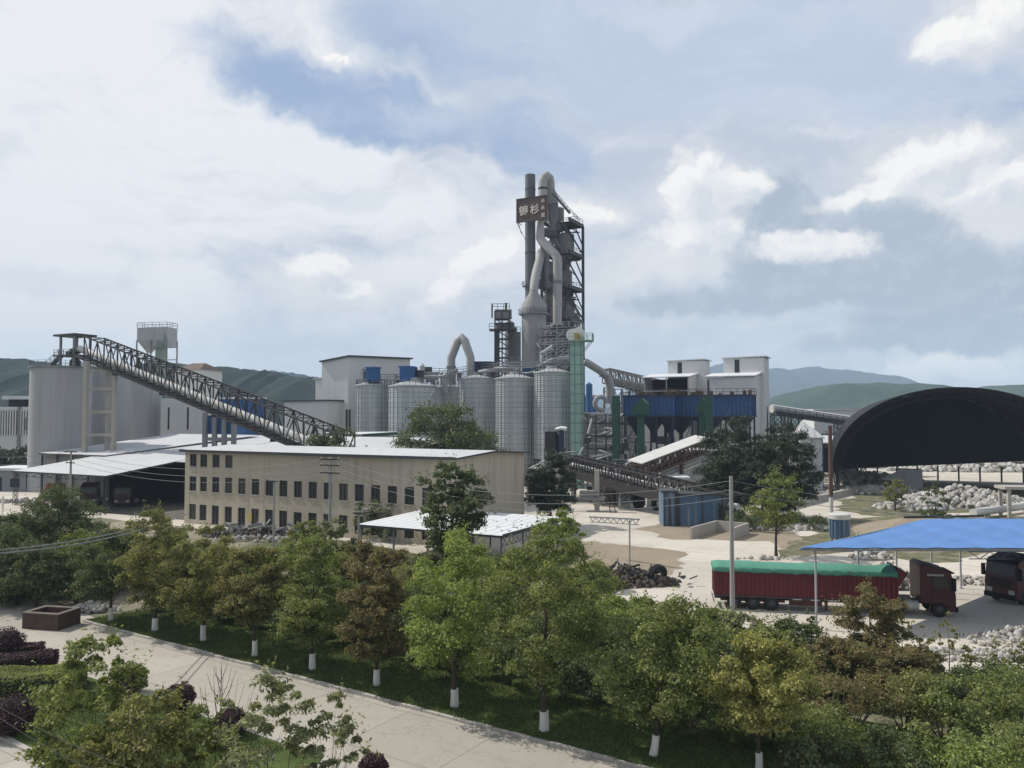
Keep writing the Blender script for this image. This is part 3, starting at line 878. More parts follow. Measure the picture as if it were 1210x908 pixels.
# ================================================================= tall white plant building
o = at(411, 492, 176)
t = thing('mill_building', 'tall white clad mill building with dark sloping roof edge', 'building', (o.x, 176, 0), HEAD)
zl, zr = zat(419, 176), zat(420, 190)
mb = MB()
a, b2 = -7.6, 23.5
mb.poly([(a, 0, 0), (0, 0, 0), (0, 0, 27.2), (a, 0, 26.2)]); mb.poly([(0, 0, 0), (0, b2, 0), (0, b2, 28.2), (0, 0, 27.2)])
mb.poly([(a, b2, 0), (a, 0, 0), (a, 0, 26.2), (a, b2, 27.2)]); mb.poly([(0, b2, 0), (a, b2, 0), (a, b2, 27.2), (0, b2, 28.2)])
mb.build('wall', M['white_wall'], t)
mb = MB(); mb.slab([(a - .4, -.5, 26.5), (.5, -.5, 27.5), (.5, b2 + .6, 28.5), (a - .4, b2 + .6, 27.5)], .35); mb.build('roof', M['dark_edge'], t)
for y, z in ((5.4, 22.8), (17.5, 22.0)):
    mb = MB(); mb.box(.003, .08, y, y + 3.4, z - 1.6, z + 1.2); w_ = mb.build('window', M['glass'], t)
    mb = MB(); mb.slab([(.003, y - .4, z + 2.2), (1.6, y - .4, z + 1.5), (1.6, y + 3.8, z + 1.5), (.003, y + 3.8, z + 2.2)], .08); mb.build('awning', M['grey_roof'], w_)
mb = MB(); mb.box(-.5, -.004, -.12, .0, 6, 15.5); mb.box(.003, .15, .3, .8, 5, 15.5); mb.build('downpipe', M['steel_dark'], t)
def shed_box(name, label, px, Y, x0, x1, d, z0, z1, rz=HEAD, roofm='grey_roof', wallm='white_wall', slope=.4, cat='building'):
    o = at(px, 492, Y)
    t = thing(name, label, cat, (o.x, Y, 0), rz)
    m = MB(); m.faces([(x0, 0, 0), (x1, 0, 0), (x1, d, 0), (x0, d, 0), (x0, 0, z0), (x1, 0, z1), (x1, d, z1), (x0, d, z0)],
                     [(0, 1, 5, 4), (1, 2, 6, 5), (2, 3, 7, 6), (3, 0, 4, 7)]); m.build('wall', M[wallm], t)
    m = MB(); e = .45; m.slab([(x0 - e, -e, z0 + .3), (x1 + e, -e, z1 + .3), (x1 + e, d + e, z1 + .3), (x0 - e, d + e, z0 + .3)], .3); m.build('roof', M[roofm], t)
    return t
shed_box('white_annex', 'low white block at the foot of the tall mill building', 387, 172, -12.5, -.3, 12, zat(475, 178), zat(474, 172), roofm='dark_edge')
shed_box('stair_tower', 'narrow white stair tower attached beside the tall mill building', 388, 186, -4.0, -.2, 5, zat(448, 186), zat(447, 186), roofm='white_roof')
o = at(432, 492, 150)
t = thing('canopy_shed', 'small flat-roofed white shed with dark green fascia below the steel silos', 'shed', (o.x, 150, 0), HEAD)
mb = MB(); mb.box(-6, -.3, 0, 9, 0, zat(516, 150)); mb.build('wall', M['white_wall'], t)
mb = MB(); mb.slab([(-11, -1, zat(512, 150)), (0, -1, zat(513, 150)), (0, 10, zat(510, 160)), (-11, 10, zat(511, 160))], .15); mb.build('roof', M['grey_roof'], t)
mb = MB(); mb.bar((.03, -1, zat(514.5, 150)), (.03, 10, zat(513, 155)), .06, .5); mb.build('fascia', M['dk_green'], t)

# ================================================================= corrugated steel silos
def steel_silo(label, pl, pr, Y, ytop):
    x = (xat(pl, Y) + xat(pr, Y)) / 2; r = (xat(pr, Y) - xat(pl, Y)) / 2; H = zat(ytop, Y)
    t = thing('steel_silo', label, 'silo', (x, Y, 0), 0, 'corrugated steel silos in a row')
    m = MB(); m.lathe(0, 0, [(r, 0), (r, H)], 56, False); m.build('shell', M['galv'], t)
    m = MB()
    for k in range(26):
        a = 2 * math.pi * k / 26 + .06; m.bar((math.cos(a) * (r + .05), math.sin(a) * (r + .05), 0), (math.cos(a) * (r + .05), math.sin(a) * (r + .05), H - .1), .12)
    m.build('stiffener', M['galv'], t)
    m = MB(); m.lathe(0, 0, [(r + .2, H - .1), (r + .2, H + .12), (1.0, H + r * .26), (1.0, H + r * .26 + .5), (0, H + r * .26 + .6)], 40); m.build('cone_roof', M['steel_light'], t)
    m = MB(); n = 24
    pts = [((r - .1) * math.cos(2 * math.pi * k / n), (r - .1) * math.sin(2 * math.pi * k / n), H + .2) for k in range(n + 1)]
    m.rail(pts, 1.1, .08, 9); m.build('railing', M['steel_mid'], t)
    # outside ladder with hoops
    a = -1.75; m = MB()
    for da in (-.05, .05): m.bar((math.cos(a + da) * (r + .35), math.sin(a + da) * (r + .35), 0), (math.cos(a + da) * (r + .35), math.sin(a + da) * (r + .35), H + 1.2), .07)
    k = 1.0
    while k < H:
        m.bar((math.cos(a - .05) * (r + .35), math.sin(a - .05) * (r + .35), k), (math.cos(a + .05) * (r + .35), math.sin(a + .05) * (r + .35), k), .06); k += .9
    m.build('ladder', M['steel_light'], t)
    return x, r, H
ss = [steel_silo('corrugated steel silo standing against the tall white mill building', 420.5, 458.5, 172, 456),
      steel_silo('widest corrugated steel silo, with the bushy tree before it', 459.5, 515, 166, 457),
      steel_silo('dark set-back corrugated steel silo half hidden between its neighbours', 515, 543, 184, 458),
      steel_silo('corrugated steel silo just behind the round tree beside the beige gable roof', 542.5, 584.5, 172, 448),
      steel_silo('corrugated steel silo rising directly behind the beige building ridge', 585.5, 630.5, 164, 448),
      steel_silo('tallest corrugated steel silo beside the pale green elevator tower', 631.5, 674, 160, 441)]

# clutter on the silo tops: walkways, blue filters, ducts
def box_thing(name, label, cat, px0, px1, py0, py1, Y, dep, material, rz=HEAD, trim=None, group=None, legs=0):
    """vented steel box with cap, ribs and feet"""
    x0, x1 = xat(px0, Y), xat(px1, Y); z1, z0 = zat(py0, Y), zat(py1, Y)
    t = thing(name, label, cat, ((x0 + x1) / 2, Y, z0 - legs), rz, group)
    w = (x1 - x0) / 2 * .86; h = z1 - z0
    m = MB(); m.box(-w, w, -dep / 2, dep / 2, legs, legs + h * .9)
    for k in range(4):
        xx = -w + (k + .5) * w / 2; m.box(xx - .06, xx + .06, -dep / 2 - .06, -dep / 2 - .002, legs, legs + h * .88)
    m.build('housing', material, t)
    m = MB(); m.box(-w - .18, w + .18, -dep / 2 - .18, dep / 2 + .18, legs + h * .9, legs + h); m.build('cap', material if trim is None else trim, t)
    if legs:
        for sx in (-1, 1):
            for sy in (-1, 1):
                m = MB(); m.bar((sx * (w - .15), sy * (dep / 2 - .15), 0), (sx * (w - .15), sy * (dep / 2 - .15), legs), .18); m.build('leg', M['steel_mid'], t)
    return t
box_thing('filter_unit', 'bright blue filter box on the silo next to the white mill', 'dust filter', 434, 447, 434, 452, 170, 2.4, M['blue_plain'], legs=1)
box_thing('filter_unit', 'bright blue filter box on the roof of the widest steel silo', 'dust filter', 474, 488, 433, 452, 166, 2.6, M['blue_plain'], legs=.6)
box_thing('filter_unit', 'dark blue low machine housing on the roof of the fourth steel silo', 'dust filter', 562, 582, 428, 440, 172, 3, M['navy'], legs=.8)
box_thing('filter_unit', 'blue box filter squeezed behind the two tallest steel silos', 'dust filter', 620, 632, 434, 446, 168, 2.2, M['blue_plain'], legs=1)
box_thing('filter_unit', 'dark equipment hut on the walkway between the silo tops', 'equipment hut', 489, 499, 438, 446, 168, 2, M['steel_dark'], legs=.8)
box_thing('filter_unit', 'small pale machine housing below the inverted grey duct', 'equipment hut', 505, 517, 440, 450, 176, 2, M['steel_light'], legs=.8)
box_thing('filter_unit', 'grey fan housing on the silo top walkway near the dark tower', 'equipment hut', 596, 608, 432, 442, 172, 2, M['steel_light'], legs=.8)
# long top walkway
t = thing('silo_walkway', 'long railed steel walkway running across the tops of the steel silos', 'walkway', (xat(430, 170), 170, 0), 0)
mb = MB(); mr = MB()
for (x0, y0, p0), (x1, y1, p1) in (((430, 172, 449), (516, 169, 448)), ((516, 169, 446), (560, 172, 437)), ((556, 173, 437), (640, 163, 434)), ((640, 162, 430), (676, 160, 428))):
    a, b2 = at(x0, p0, y0), at(x1, p1, y1); mb.bar(a, b2, 1.3, .2)
    n_ = (b2 - a).cross(Vector((0, 0, 1))).normalized() * .62
    mr.rail([a + n_, b2 + n_], 1.1, .09, 1.8); mr.rail([a - n_, b2 - n_], 1.1, .09, 1.8)
    for k in range(4):
        p = a.lerp(b2, (k + .5) / 4); mb.bar(p, p - Vector((0, 0, 2.6)), .16)
mb.build('deck', M['steel_mid'], t, True); mr.build('railing', M['steel_mid'], t, True)
# pale chutes across the tops
for i, (pts, r, lab) in enumerate((
    ([(566, 440, 171), (590, 436, 169), (612, 438, 168)], .45, 'pale slide duct crossing the fourth silo top'),
    ([(600, 444, 170), (634, 440, 166)], .35, 'thin pale pipe reaching the second tallest silo'),
    ([(636, 434, 163), (655, 425, 164), (672, 423, 166)], .5, 'pale duct bending upward behind the tallest silo roof'),
    ([(470, 449, 172), (500, 446, 173), (530, 445, 174)], .35, 'pale pipe lying over the widest silo and its dark neighbour'),
    ([(640, 440, 165), (640, 418, 166), (652, 410, 168)], .4, 'upright pale vent pipe at the foot of the stair platforms'))):
    t = thing('duct_pipe', lab, 'pipe', at(pts[0][0], pts[0][1], pts[0][2]), 0)
    mb = MB(); mb.tube([at(*p) for p in pts], r, 10); mb.build('tube', M['steel_light'], t, True)
    mb = MB()
    for p in pts:
        q = at(*p); mb.lathe(q.x, q.y, [(r + .12, q.z - .1), (r + .12, q.z + .1)], 10)
    build_each(mb, 'flange', M['steel_mid'], t, True)

# machines crowded on the silo roofs
t = thing('rooftop_machinery', 'crowd of grey machines and pipes on the silo roofs below the dark tower', 'machinery', (xat(600, 178), 178, 0), 0)
for i in range(46):
    Yq = random.uniform(172, 190); p = at(random.uniform(488, 676), random.uniform(437, 452), Yq); r = random.uniform(.3, 1.0); q = MB()
    if i % 3 == 0: q.box(p.x - r, p.x + r, p.y, p.y + r, p.z - r * 2, p.z + r); nm = 'machine_box'
    elif i % 3 == 1: q.lathe(p.x, p.y, [(r * .7, p.z - 3), (r * .7, p.z + r), (.1, p.z + 1.7 * r)], 12); nm = 'vent_drum'
    else: q.tube([p - Vector((0, 0, 3)), p, p + Vector((random.uniform(-4, 4), random.uniform(-1, 1), random.uniform(0, 1.6)))], r * .35, 8); nm = 'pipe'
    q.build(nm, M[random.choice(('steel_light', 'steel_mid', 'cyclone', 'steel_dark'))], t, True)
for px0, px1, py, Yq in ((500, 548, 441, 180), (560, 640, 433, 182), (596, 676, 427, 184), (640, 676, 436, 176)):
    q = MB(); a, b2 = at(px0, py, Yq), at(px1, py + 1, Yq); q.bar(a, b2, .9, .2); q.rail([a, b2], 1.1, .1, 1.6)
    for f in (.1, .5, .9): w_ = a.lerp(b2, f); q.bar(w_ - Vector((0, 0, 5)), w_, .2)
    q.build('gangway', M['steel_mid'], t, True)

# ================================================================= inverted-V grey duct
Y = 192
t = thing('gooseneck_duct', 'grey inverted V duct standing on the silo platform', 'duct', at(534, 440, Y), 0)
pts = [at(533, 442, Y), at(533, 424, Y), at(540.5, 404, Y), at(546, 400, Y - .5), at(549.5, 404, Y - 1), at(556, 423, Y - 2), at(556, 446, Y - 2)]
mb = MB(); mb.tube(pts, [1.0, 1.02, 1.05, 1.15, 1.05, 1.0, .95], 16); mb.build('tube', M['duct'], t, True)
mb = MB(); q = pts[0]; mb.lathe(q.x, q.y, [(1.25, q.z + 1.5), (1.25, q.z + 1.9)], 16); mb.lathe(q.x, q.y, [(1.1, zat(470, Y)), (1.2, q.z - .1)], 12); mb.lathe(pts[-1].x, pts[-1].y, [(1.0, zat(470, Y)), (1.1, pts[-1].z - .1)], 12); mb.build('support_collar', M['steel_mid'], t, True)

# ================================================================= dark silo with square stair frame
Y = 206; k = Y / FPX; xc = xat(598, Y)
t = thing('dark_silo', 'dark grey silo with square stair tower and railed top', 'silo', (xc, Y, 0), 0)
mb = MB(); mb.lathe(8 * k, 2, [(9.6 * k, 0), (9.6 * k, zat(392, Y))], 36); mb.build('shell', M['cyclone'], t)
mb = MB()
x0, x1 = -13 * k, 4 * k
for x in (x0, (x0 + x1) / 2, x1):
    for y in (-3.5, -1.0): mb.bar((x, y, 0), (x, y, zat(370, Y)), .32)
for py in (370, 379, 384, 391, 402, 413, 424, 436, 448):
    z = zat(py, Y); mb.bar((x0, -3.5, z), (x1, -3.5, z), .28); mb.bar((x0, -1, z), (x1, -1, z), .28); mb.bar((x0, -3.5, z), (x1, -1, zat(py + 9, Y)), .2)
mb.box(x0, x0 + 1.2, -3.4, -1.1, zat(448, Y), zat(390, Y))
mb.build('stair_frame', M['steel_dark'], t)
mb = MB(); mb.box(x0, x1 + .6, -3.6, -.8, zat(378, Y), zat(368, Y)); mb.box(x0 + .3, x1, -3.2, -1, zat(390, Y), zat(384, Y)); mb.lathe(4 * k, 0, [(1.3, zat(391, Y)), (1.3, zat(382, Y)), (.4, zat(379, Y))], 14); mb.box(8 * k, 13 * k, 0, 2, zat(392, Y), zat(387, Y)); mb.build('head_box', M['cyclone'], t)
mb = MB(); z = zat(391, Y); mb.box(x0 - 1.4, x1 + 1.2, -4.6, -.6, z - .3, z); mb.rail([(x0 - 1.4, -4.6, z), (x1 + 1.2, -4.6, z)], 1.3, .13, 1.3)
z = zat(368, Y); mb.rail([(x0 - .8, -3.8, z), (x1, -3.8, z), (x1, -.8, z)], 1.4, .13, 1.3); mb.rail([(x1, 0, zat(392, Y)), (17 * k, 1, zat(392, Y))], 1.3, .13, 1.3)
mb.lathe(x1 - .9, -2, [(.28, z), (.28, z + 1.9)], 8); mb.box(x0 - .9, x0 - .5, -3.9, -3.6, zat(378, Y), z + 1.4)
mb.build('platform', M['steel_dark'], t)

# ================================================================= preheater tower
TY = 212
TO = at(640.5, 492, TY)
t = thing('preheater_tower', 'tall dark steel preheater tower packed with grey cyclones and platforms', 'preheater tower', (TO.x, TY, 0), HEAD)
ta, tb = 8.0, 9.4
zs = [zat(p, TY + 3) for p in (440, 410, 380, 343, 303, 266)]
fr = MB()
cols = [(0, 0), (ta, 0), (ta, tb), (0, tb)]
for x, y in ((0, 0), (ta, tb), (0, tb), (ta * .45, tb)): fr.bar((x, y, 0), (x, y, zs[-1]), .6)
fr.bar((ta, 0, 0), (ta, 0, zs[1]), .5)
for z in [8, 16] + zs:
    for (p, q) in ((1, 2), (2, 3), (3, 0)): fr.bar((*cols[p], z), (*cols[q], z), .5, .9)
zz = [0, 8, 16] + zs
for a, b2 in zip(zz, zz[1:]):
    fr.bar((ta * .62, tb * .5, b2 - .4), (ta, tb, a + .6), .32); fr.bar((ta * .9, tb * .55, b2 - .4), (ta, tb, a + (b2 - a) * .35), .26)
    fr.bar((0, tb, b2), (0, 0, a), .3)
fr.build('steel_frame', M['steel_dark'], t)
fl = MB()
for z in zs: fl.box(.1, ta - .1, 4.6, tb - .1, z + .46, z + .6)
fl.build('floor_grating', M['steel_dark'], t)
rl = MB()
for z in zs: rl.rail([(0, 4.6, z + .6), (ta, 4.6, z + .6), (ta, tb, z + .6)], 1.1, .10, 2.2)
rl.rail([(3.2, 0, zs[-1] + 7.5), (6.5, 4, zs[-1] + 2.5), (ta, 6, zs[-1] + .6)], 1.2, .13, 1.2)
rl.bar((3.2, 0, zs[-1] + 7.5), (6.5, 4, zs[-1] + 2.5), .9, .2)
rl.rail([(1.2, -1.2, zs[-1] + 4), (5, -1.2, zs[-1] + 4)], 1.1, .11, 1.5)
rl.build('railing', M['steel_mid'], t)
def cyc(x, y, ztop, r, hc, hk, mt='cyclone'):
    m = MB(); m.lathe(x, y, [(r * .45, ztop + .5), (r, ztop), (r, ztop - hc), (r * .28, ztop - hc - hk), (r * .28, ztop - hc - hk - 2.0)], 24); m.build('cyclone', M[mt], t)
def wl(px, py, Y):      # pixel -> tower-local
    v = root_inv(t) @ at(px, py, Y); return v
for px, Yc, py0, r, hc, hk in ((653, 214, 240, 1.55, 4.4, 3.0), (660.5, 217, 247, 1.4, 3.6, 2.6), (668, 217, 278, 2.45, 5.0, 5.6), (653, 215, 263, 1.2, 3.4, 3.2), (667, 218, 322, 2.1, 5.6, 4.4), (668, 217, 352, 2.6, 5.2, 4.2), (650, 217, 312, 2.4, 6.5, 4), (650, 217, 350, 2.4, 6, 4.5), (668, 216, 388, 2.5, 4, 4), (652, 215, 395, 2.2, 4, 3), (645, 213, 300, 1.0, 5, 4), (680, 219, 372, 1.2, 2.4, 2)):
    v = wl(px, py0, Yc); cyc(v.x, v.y, v.z, r, hc, hk)
bx = MB()
for px, py0, py1, Yc, w_, d_ in ((657, 266, 274, 216, 3, 3), (645, 330, 342, 214, 3, 3), (676, 376, 388, 219, 2, 2), (648, 290, 302, 216, 2.5, 3), (660, 415, 440, 214, 5, 4), (680, 377, 386, 219, 2.2, 2)):
    v = wl(px, py0, Yc); v1 = wl(px, py1, Yc); bx.box(v.x - w_ / 2, v.x + w_ / 2, v.y - d_ / 2, v.y + d_ / 2, v1.z, v.z)
build_each(bx, 'machine_housing', M['cyclone'], t)
pp = MB()
for a_, b_, r in (((648, 276, 214), (668, 300, 216), .5), ((664, 262, 215), (674, 280, 217), .6), ((652, 330, 214), (668, 346, 216), .55), ((648, 360, 213), (664, 388, 215), .5), ((676, 300, 218), (664, 330, 216), .5)):
    pp.tube([at(*a_), at(*b_)], r, 10)
build_each(pp, 'riser_pipe', M['cyclone'], t, True)
xt = MB()
for i in range(84):
    px, py = random.uniform(642, 674), random.uniform(266, 400); p = at(px, py, random.uniform(212, 219)); l = random.uniform(1, 4)
    if i % 3 == 0: xt.bar(p, p + Vector((l, random.uniform(-1, 1), 0)), .28)
    elif i % 3 == 1: xt.bar(p, p + Vector((0, 0, -l * 1.4)), .3)
    else: xt.bar(p, p + Vector((l, 0, -l)), .22)
build_each(xt, 'inner_beam', M['steel_dark'], t, True)
for px, py, Yc, w_, h_ in ((650, 270, 214, 3.2, 2.2), (646, 318, 214, 3.4, 3), (662, 328, 216, 3.0, 2.6), (648, 366, 214, 3.6, 3.2), (664, 382, 216, 3.4, 2.4), (672, 345, 218, 2.4, 1.6)):
    q = MB(); p = at(px, py, Yc); q.box(p.x - w_ / 2, p.x + w_ / 2, p.y - 1, p.y + 1, p.z - h_, p.z); q.build('machine_housing', M['cyclone'], t, True)
    q = MB(); q.rail([(p.x - w_ / 2 - .5, p.y - 1.4, p.z - h_), (p.x + w_ / 2 + .8, p.y - 1.4, p.z - h_)], 1.2, .12, 1.2); q.bar((p.x - w_ / 2 - .5, p.y - 1.1, p.z - h_ - .1), (p.x + w_ / 2 + .8, p.y - 1.1, p.z - h_ - .1), .8, .2); q.build('platform', M['steel_dark'], t, True)
# top gooseneck + downcomer
gp = [at(641.5, 262, 210), at(641.5, 216, 210), at(642.5, 211, 210.3), at(645.5, 208.5, 211), at(648.5, 211, 212), at(649.5, 216, 212.5), at(650, 225, 213), at(653, 240, 214)]
mb = MB(); mb.tube(gp, [1.25, 1.25, 1.3, 1.35, 1.35, 1.35, 1.35, 2.0], 18); mb.build('gooseneck_pipe', M['duct'], t, True)
mb = MB(); mb.lathe(0, 0, [(1.3, 0), (1.3, .6)], 16)
mb.v = [(p[0] + gp[1].x, p[1] + gp[1].y, p[2] + gp[1].z - 2) for p in mb.v]; mb.build('collar', M['steel_dark'], t, True)
dp = [at(638.5, 262, 209), at(638, 281, 208.5), at(641, 286, 208), at(655, 300, 206.5), at(658.5, 305, 206), at(659, 312, 206), at(658.5, 384, 205)]
mb = MB(); mb.tube(dp, [.95, 1.15, 1.2, 1.15, 1.2, 1.2, 1.15], 18); mb.build('downcomer_pipe', M['duct'], t, True)
mb = MB()
for py in (335, 362): q = at(659, py, 205.6); mb.lathe(q.x, q.y, [(1.32, q.z), (1.32, q.z + .7)], 18)
mb.build('pipe_collar', M['cyclone'], t, True)
dp2 = [at(639.5, 296, 209), at(638.5, 304, 208.5), at(634, 322, 206), at(631.5, 334, 204), at(630.8, 346, 203)]
mb = MB(); mb.tube(dp2, [1.0, 1.1, 1.2, 1.15, 1.1], 16); mb.build('downcomer_pipe', M['duct'], t, True)

# chimney, conditioning tower
Y = 213.5
c = at(626.8, 492, Y)
t2 = thing('chimney', 'slate grey steel chimney rising above the sign on the tower', 'chimney', (c.x, Y, 0), 0)
mb = MB(); H = zat(207, Y); mb.lathe(0, 0, [(1.42, 0), (1.42, zat(345, Y)), (1.42, zat(344, Y)), (1.40, H), (1.2, H), (1.2, H - 1)], 28); mb.build('shaft', M['chimney'], t2)
mb = MB()
for py in (225, 262, 300, 338): z = zat(py, Y); mb.lathe(0, 0, [(1.5, z), (1.5, z + .25)], 24)
mb.build('stiffening_ring', M['steel_dark'], t2)
mb = MB(); z = zat(339, Y)
mb.lathe(0, 0, [(1.46, z), (2.2, z + .002), (2.2, z + .15), (1.46, z + .152)], 24)
mb.rail([(2.2 * math.cos(k * math.pi / 6), 2.2 * math.sin(k * math.pi / 6), z + .15) for k in range(13)], 1.1, .1, 3); mb.build('gallery', M['steel_mid'], t2)
Y = 202
c = at(631, 492, Y); k = Y / FPX
t2 = thing('conditioning_tower', 'fat pale grey gas tower with conical top beside the preheater', 'gas tower', (c.x, Y, 0), 0)
mb = MB(); zr = zat(371, Y); mb.lathe(0, 0, [(14.4 * k, 0), (14.4 * k, zr), (15.2 * k, zr + .002), (15.2 * k, zat(361, Y)), (5.2 * k, zat(346, Y)), (5.2 * k, zat(343, Y))], 40); mb.build('shell', M['cond'], t2)
mb = MB(); mb.lathe(0, 0, [(15.3 * k, zr - .3), (18.0 * k, zr - .298), (18.0 * k, zr), (15.3 * k, zr + .001)], 40)
mb.rail([(18 * k * math.cos(i * math.pi / 12), 18 * k * math.sin(i * math.pi / 12), zr) for i in range(25)], 1.1, .09, 3); mb.build('gallery', M['steel_mid'], t2)

# sign board on the tower
Y = 207.5
sg = thing('sign_board', 'brown rooftop sign board with pale Chinese characters on the tower', 'sign', at(611, 250, Y + 2.6), HEAD)
lw = (35.5 * (Y / FPX)) / UX; hgt = (zat(234, Y) - zat(262, Y)) 
mb = MB(); mb.box(0, lw, -.2, .2, -hgt / 2, hgt / 2); mb.build('board', M['sign'], sg)
mb = MB()
for z in (-hgt / 2, hgt / 2): mb.bar((-.1, -.24, z), (lw + .1, -.24, z), .18)
for x in (0, lw): mb.bar((x, -.24, -hgt / 2), (x, -.24, hgt / 2), .18)
for x in (.2, lw - .3): mb.bar((x, .25, -hgt / 2), (x, 2.2, -hgt / 2 - 2.4), .14); mb.bar((x, .25, -hgt / 2), (x, 2.2, -hgt / 2), .14)
mb.bar((0, -.2, -hgt / 2), (2.7, .6, -hgt / 2 - 5.5), .12)
mb.build('frame', M['rust'], sg)
def glyph(ch, x, z, size, bold):
    cu = bpy.data.curves.new('glyph', 'FONT'); cu.body = ch; cu.size = 1.0; cu.extrude = .08; cu.offset = bold; cu.resolution_u = 2
    ob = bpy.data.objects.new('glyph', cu); COL.objects.link(ob)
    bpy.context.view_layer.update()
    me = bpy.data.meshes.new_from_object(ob.evaluated_get(bpy.context.evaluated_depsgraph_get()))
    bpy.data.objects.remove(ob); bpy.data.curves.remove(cu)
    co = np.empty(len(me.vertices) * 3, np.float32); me.vertices.foreach_get('co', co); co = co.reshape(-1, 3)
    lo, hi = co.min(0), co.max(0); s_ = size / max(hi[0] - lo[0], hi[1] - lo[1]); mid = (lo + hi) / 2
    new = np.stack([(co[:, 0] - mid[0]) * s_ + x, np.full(len(co), -.26) - co[:, 2] * .9, (co[:, 1] - mid[1]) * s_ + z], 1)
    me.vertices.foreach_set('co', new.reshape(-1).astype(np.float32)); me.materials.clear(); me.materials.append(M['letter']); me.update()
    ob = bpy.data.objects.new('character', me); COL.objects.link(ob); ob.parent = sg
for ch, x, z, s_ in (('银', lw * .235, -.15, 2.75), ('杉', lw * .60, -.1, 2.6), ('白', lw * .875, hgt * .30, 1.0), ('水', lw * .875, .0, 1.15), ('泥', lw * .875, -hgt * .31, 1.2)):
    glyph(ch, x, z, s_, .022)

# lower stair platforms in front of the tower
Y = 196
t = thing('stair_platforms', 'grey railed stair platforms stacked at the foot of the tower', 'platforms', (xat(639, Y), Y, 0), HEAD)
k = Y / FPX; w_ = 9.0; dd = 5
mb = MB(); mr = MB()
for x in (0, w_ / 2, w_):
    for y in (0, dd): mb.bar((x, y, 0), (x, y, zat(387, Y)), .3)
for i, py in enumerate((388, 397, 407, 411, 420, 430, 440)):
    z = zat(py, Y); mb.box(-.3, w_ + .3, -.3, dd, z - .2, z); mr.rail([(-.3, -.3, z), (w_ + .3, -.3, z), (w_ + .3, dd, z)], 1.15, .1, 1.6)
    if i: mr.bar((1 + (i % 2) * 5, -.2, z), (6 - (i % 2) * 5, -.2, zat((388, 397, 407, 411, 420, 430, 440)[i - 1], Y)), .3, .1)
mb.build('deck', M['steel_mid'], t); mr.build('railing', M['steel_light'], t)
mb = MB()
for i in range(26):
    x = random.uniform(.5, w_ - 1); y = random.uniform(.5, dd - 1); z = zat(random.choice((397, 407, 420, 430, 440)), Y); r = random.uniform(.4, 1.1)
    if i % 2: mb.box(x, x + r * 1.5, y, y + r, z, z + r * 1.6)
    else: mb.lathe(x, y, [(r * .6, z), (r * .6, z + r * 1.6), (.1, z + r * 2.1)], 12)
build_each(mb, 'machinery', M['cyclone'], t)
mb = MB()
for i in range(14):
    x = random.uniform(0, w_); z = zat(random.uniform(395, 440), Y); mb.tube([(x, -.1, z), (x + random.uniform(-3, 3), .4, z + random.uniform(.5, 3)), (x + random.uniform(-2, 4), 1.5, z + random.uniform(1, 4))], .2, 8)
build_each(mb, 'pipework', M['steel_light'], t)

# ================================================================= pale green bucket elevator
Y = 156; k = Y / FPX
c = at(682, 492, Y)
t = thing('bucket_elevator', 'pale green bucket elevator tower with ringed casing and railed top', 'bucket elevator', (c.x, Y, 0), R(-10))
mb = MB(); zt = zat(404, Y); mb.box(-7.2 * k, 7.0 * k, -1.1, 1.1, 0, zt); mb.build('casing', M['pale_green'], t)
mb = MB(); z = 1.2
while z < zt - .5:
    mb.box(-7.5 * k, 7.3 * k, -1.18, 1.18, z, z + .12); z += 1.9
mb.box(-.4, -.28, -1.2, -1.102, 0, zt); mb.bar((.9, -1.3, 0), (.9, -1.3, zt), .08); mb.bar((1.4, -1.3, 0), (1.4, -1.3, zt), .08)
mb.build('band', M['band_green'], t)
mb = MB(); mb.box(-8.5 * k, 19 * k, -1.9, 1.7, zt, zt + .2); mb.rail([(-8.5 * k, -1.9, zt + .2), (19 * k, -1.9, zt + .2), (19 * k, 1.7, zt + .2), (-8.5 * k, 1.7, zt + .2)], 1.3, .1, 1.1)
mb.bar((17 * k, -1.5, zt), (7 * k, -1.15, zt - 2.2), .14); mb.bar((17 * k, 1.5, zt), (7 * k, 1.15, zt - 2.2), .14); mb.build('platform', M['pale_green'], t)
mb = MB(); mb.tube([(-5 * k, -.9, zt + 1.3), (-5 * k, .9, zt + 1.3)], 1.2, 18); mb.tube([(2 * k, -.8, zt + 1.5), (2 * k, .8, zt + 1.5)], 1.25, 18); mb.box(-5 * k, 2 * k, -.8, .8, zt + .3, zt + 2.2); hd = mb.build('head_cover', M['white_paint'], t)
mb = MB(); mb.box(-2.2 * k, 3 * k, -1.7, -.95, zt + .22, zt + 1.5); mb.lathe(5 * k, -1.3, [(.35, zt + .22), (.35, zt + 1.1), (.1, zt + 1.3)], 10); mb.build('motor', M['yellow'], t)
mb = MB(); mb.tube([(8 * k, 0, zat(424, Y)), (9.5 * k, 0, zat(424, Y))], .3, 8); mb.build('port', M['steel_mid'], t)

# inclined duct to the truss bridge
t = thing('transfer_duct', 'thick pale duct slanting down from the green elevator to the pipe bridge', 'duct', at(716, 445, 166), 0)
mb = MB(); mb.tube([at(688, 427, 162), at(694, 429, 163), at(710, 439, 165), at(718, 446, 166), at(721, 456, 166.5), at(721, 476, 167)], [.75, .8, .8, .85, .9, .9], 14); mb.build('tube', M['duct'], t, True)
mb = MB(); q = at(714, 441, 165.5); mb.lathe(q.x, q.y, [(1.1, q.z - .8), (1.1, q.z - .5)], 14); build_each(mb, 'flange', M['steel_mid'], t, True)

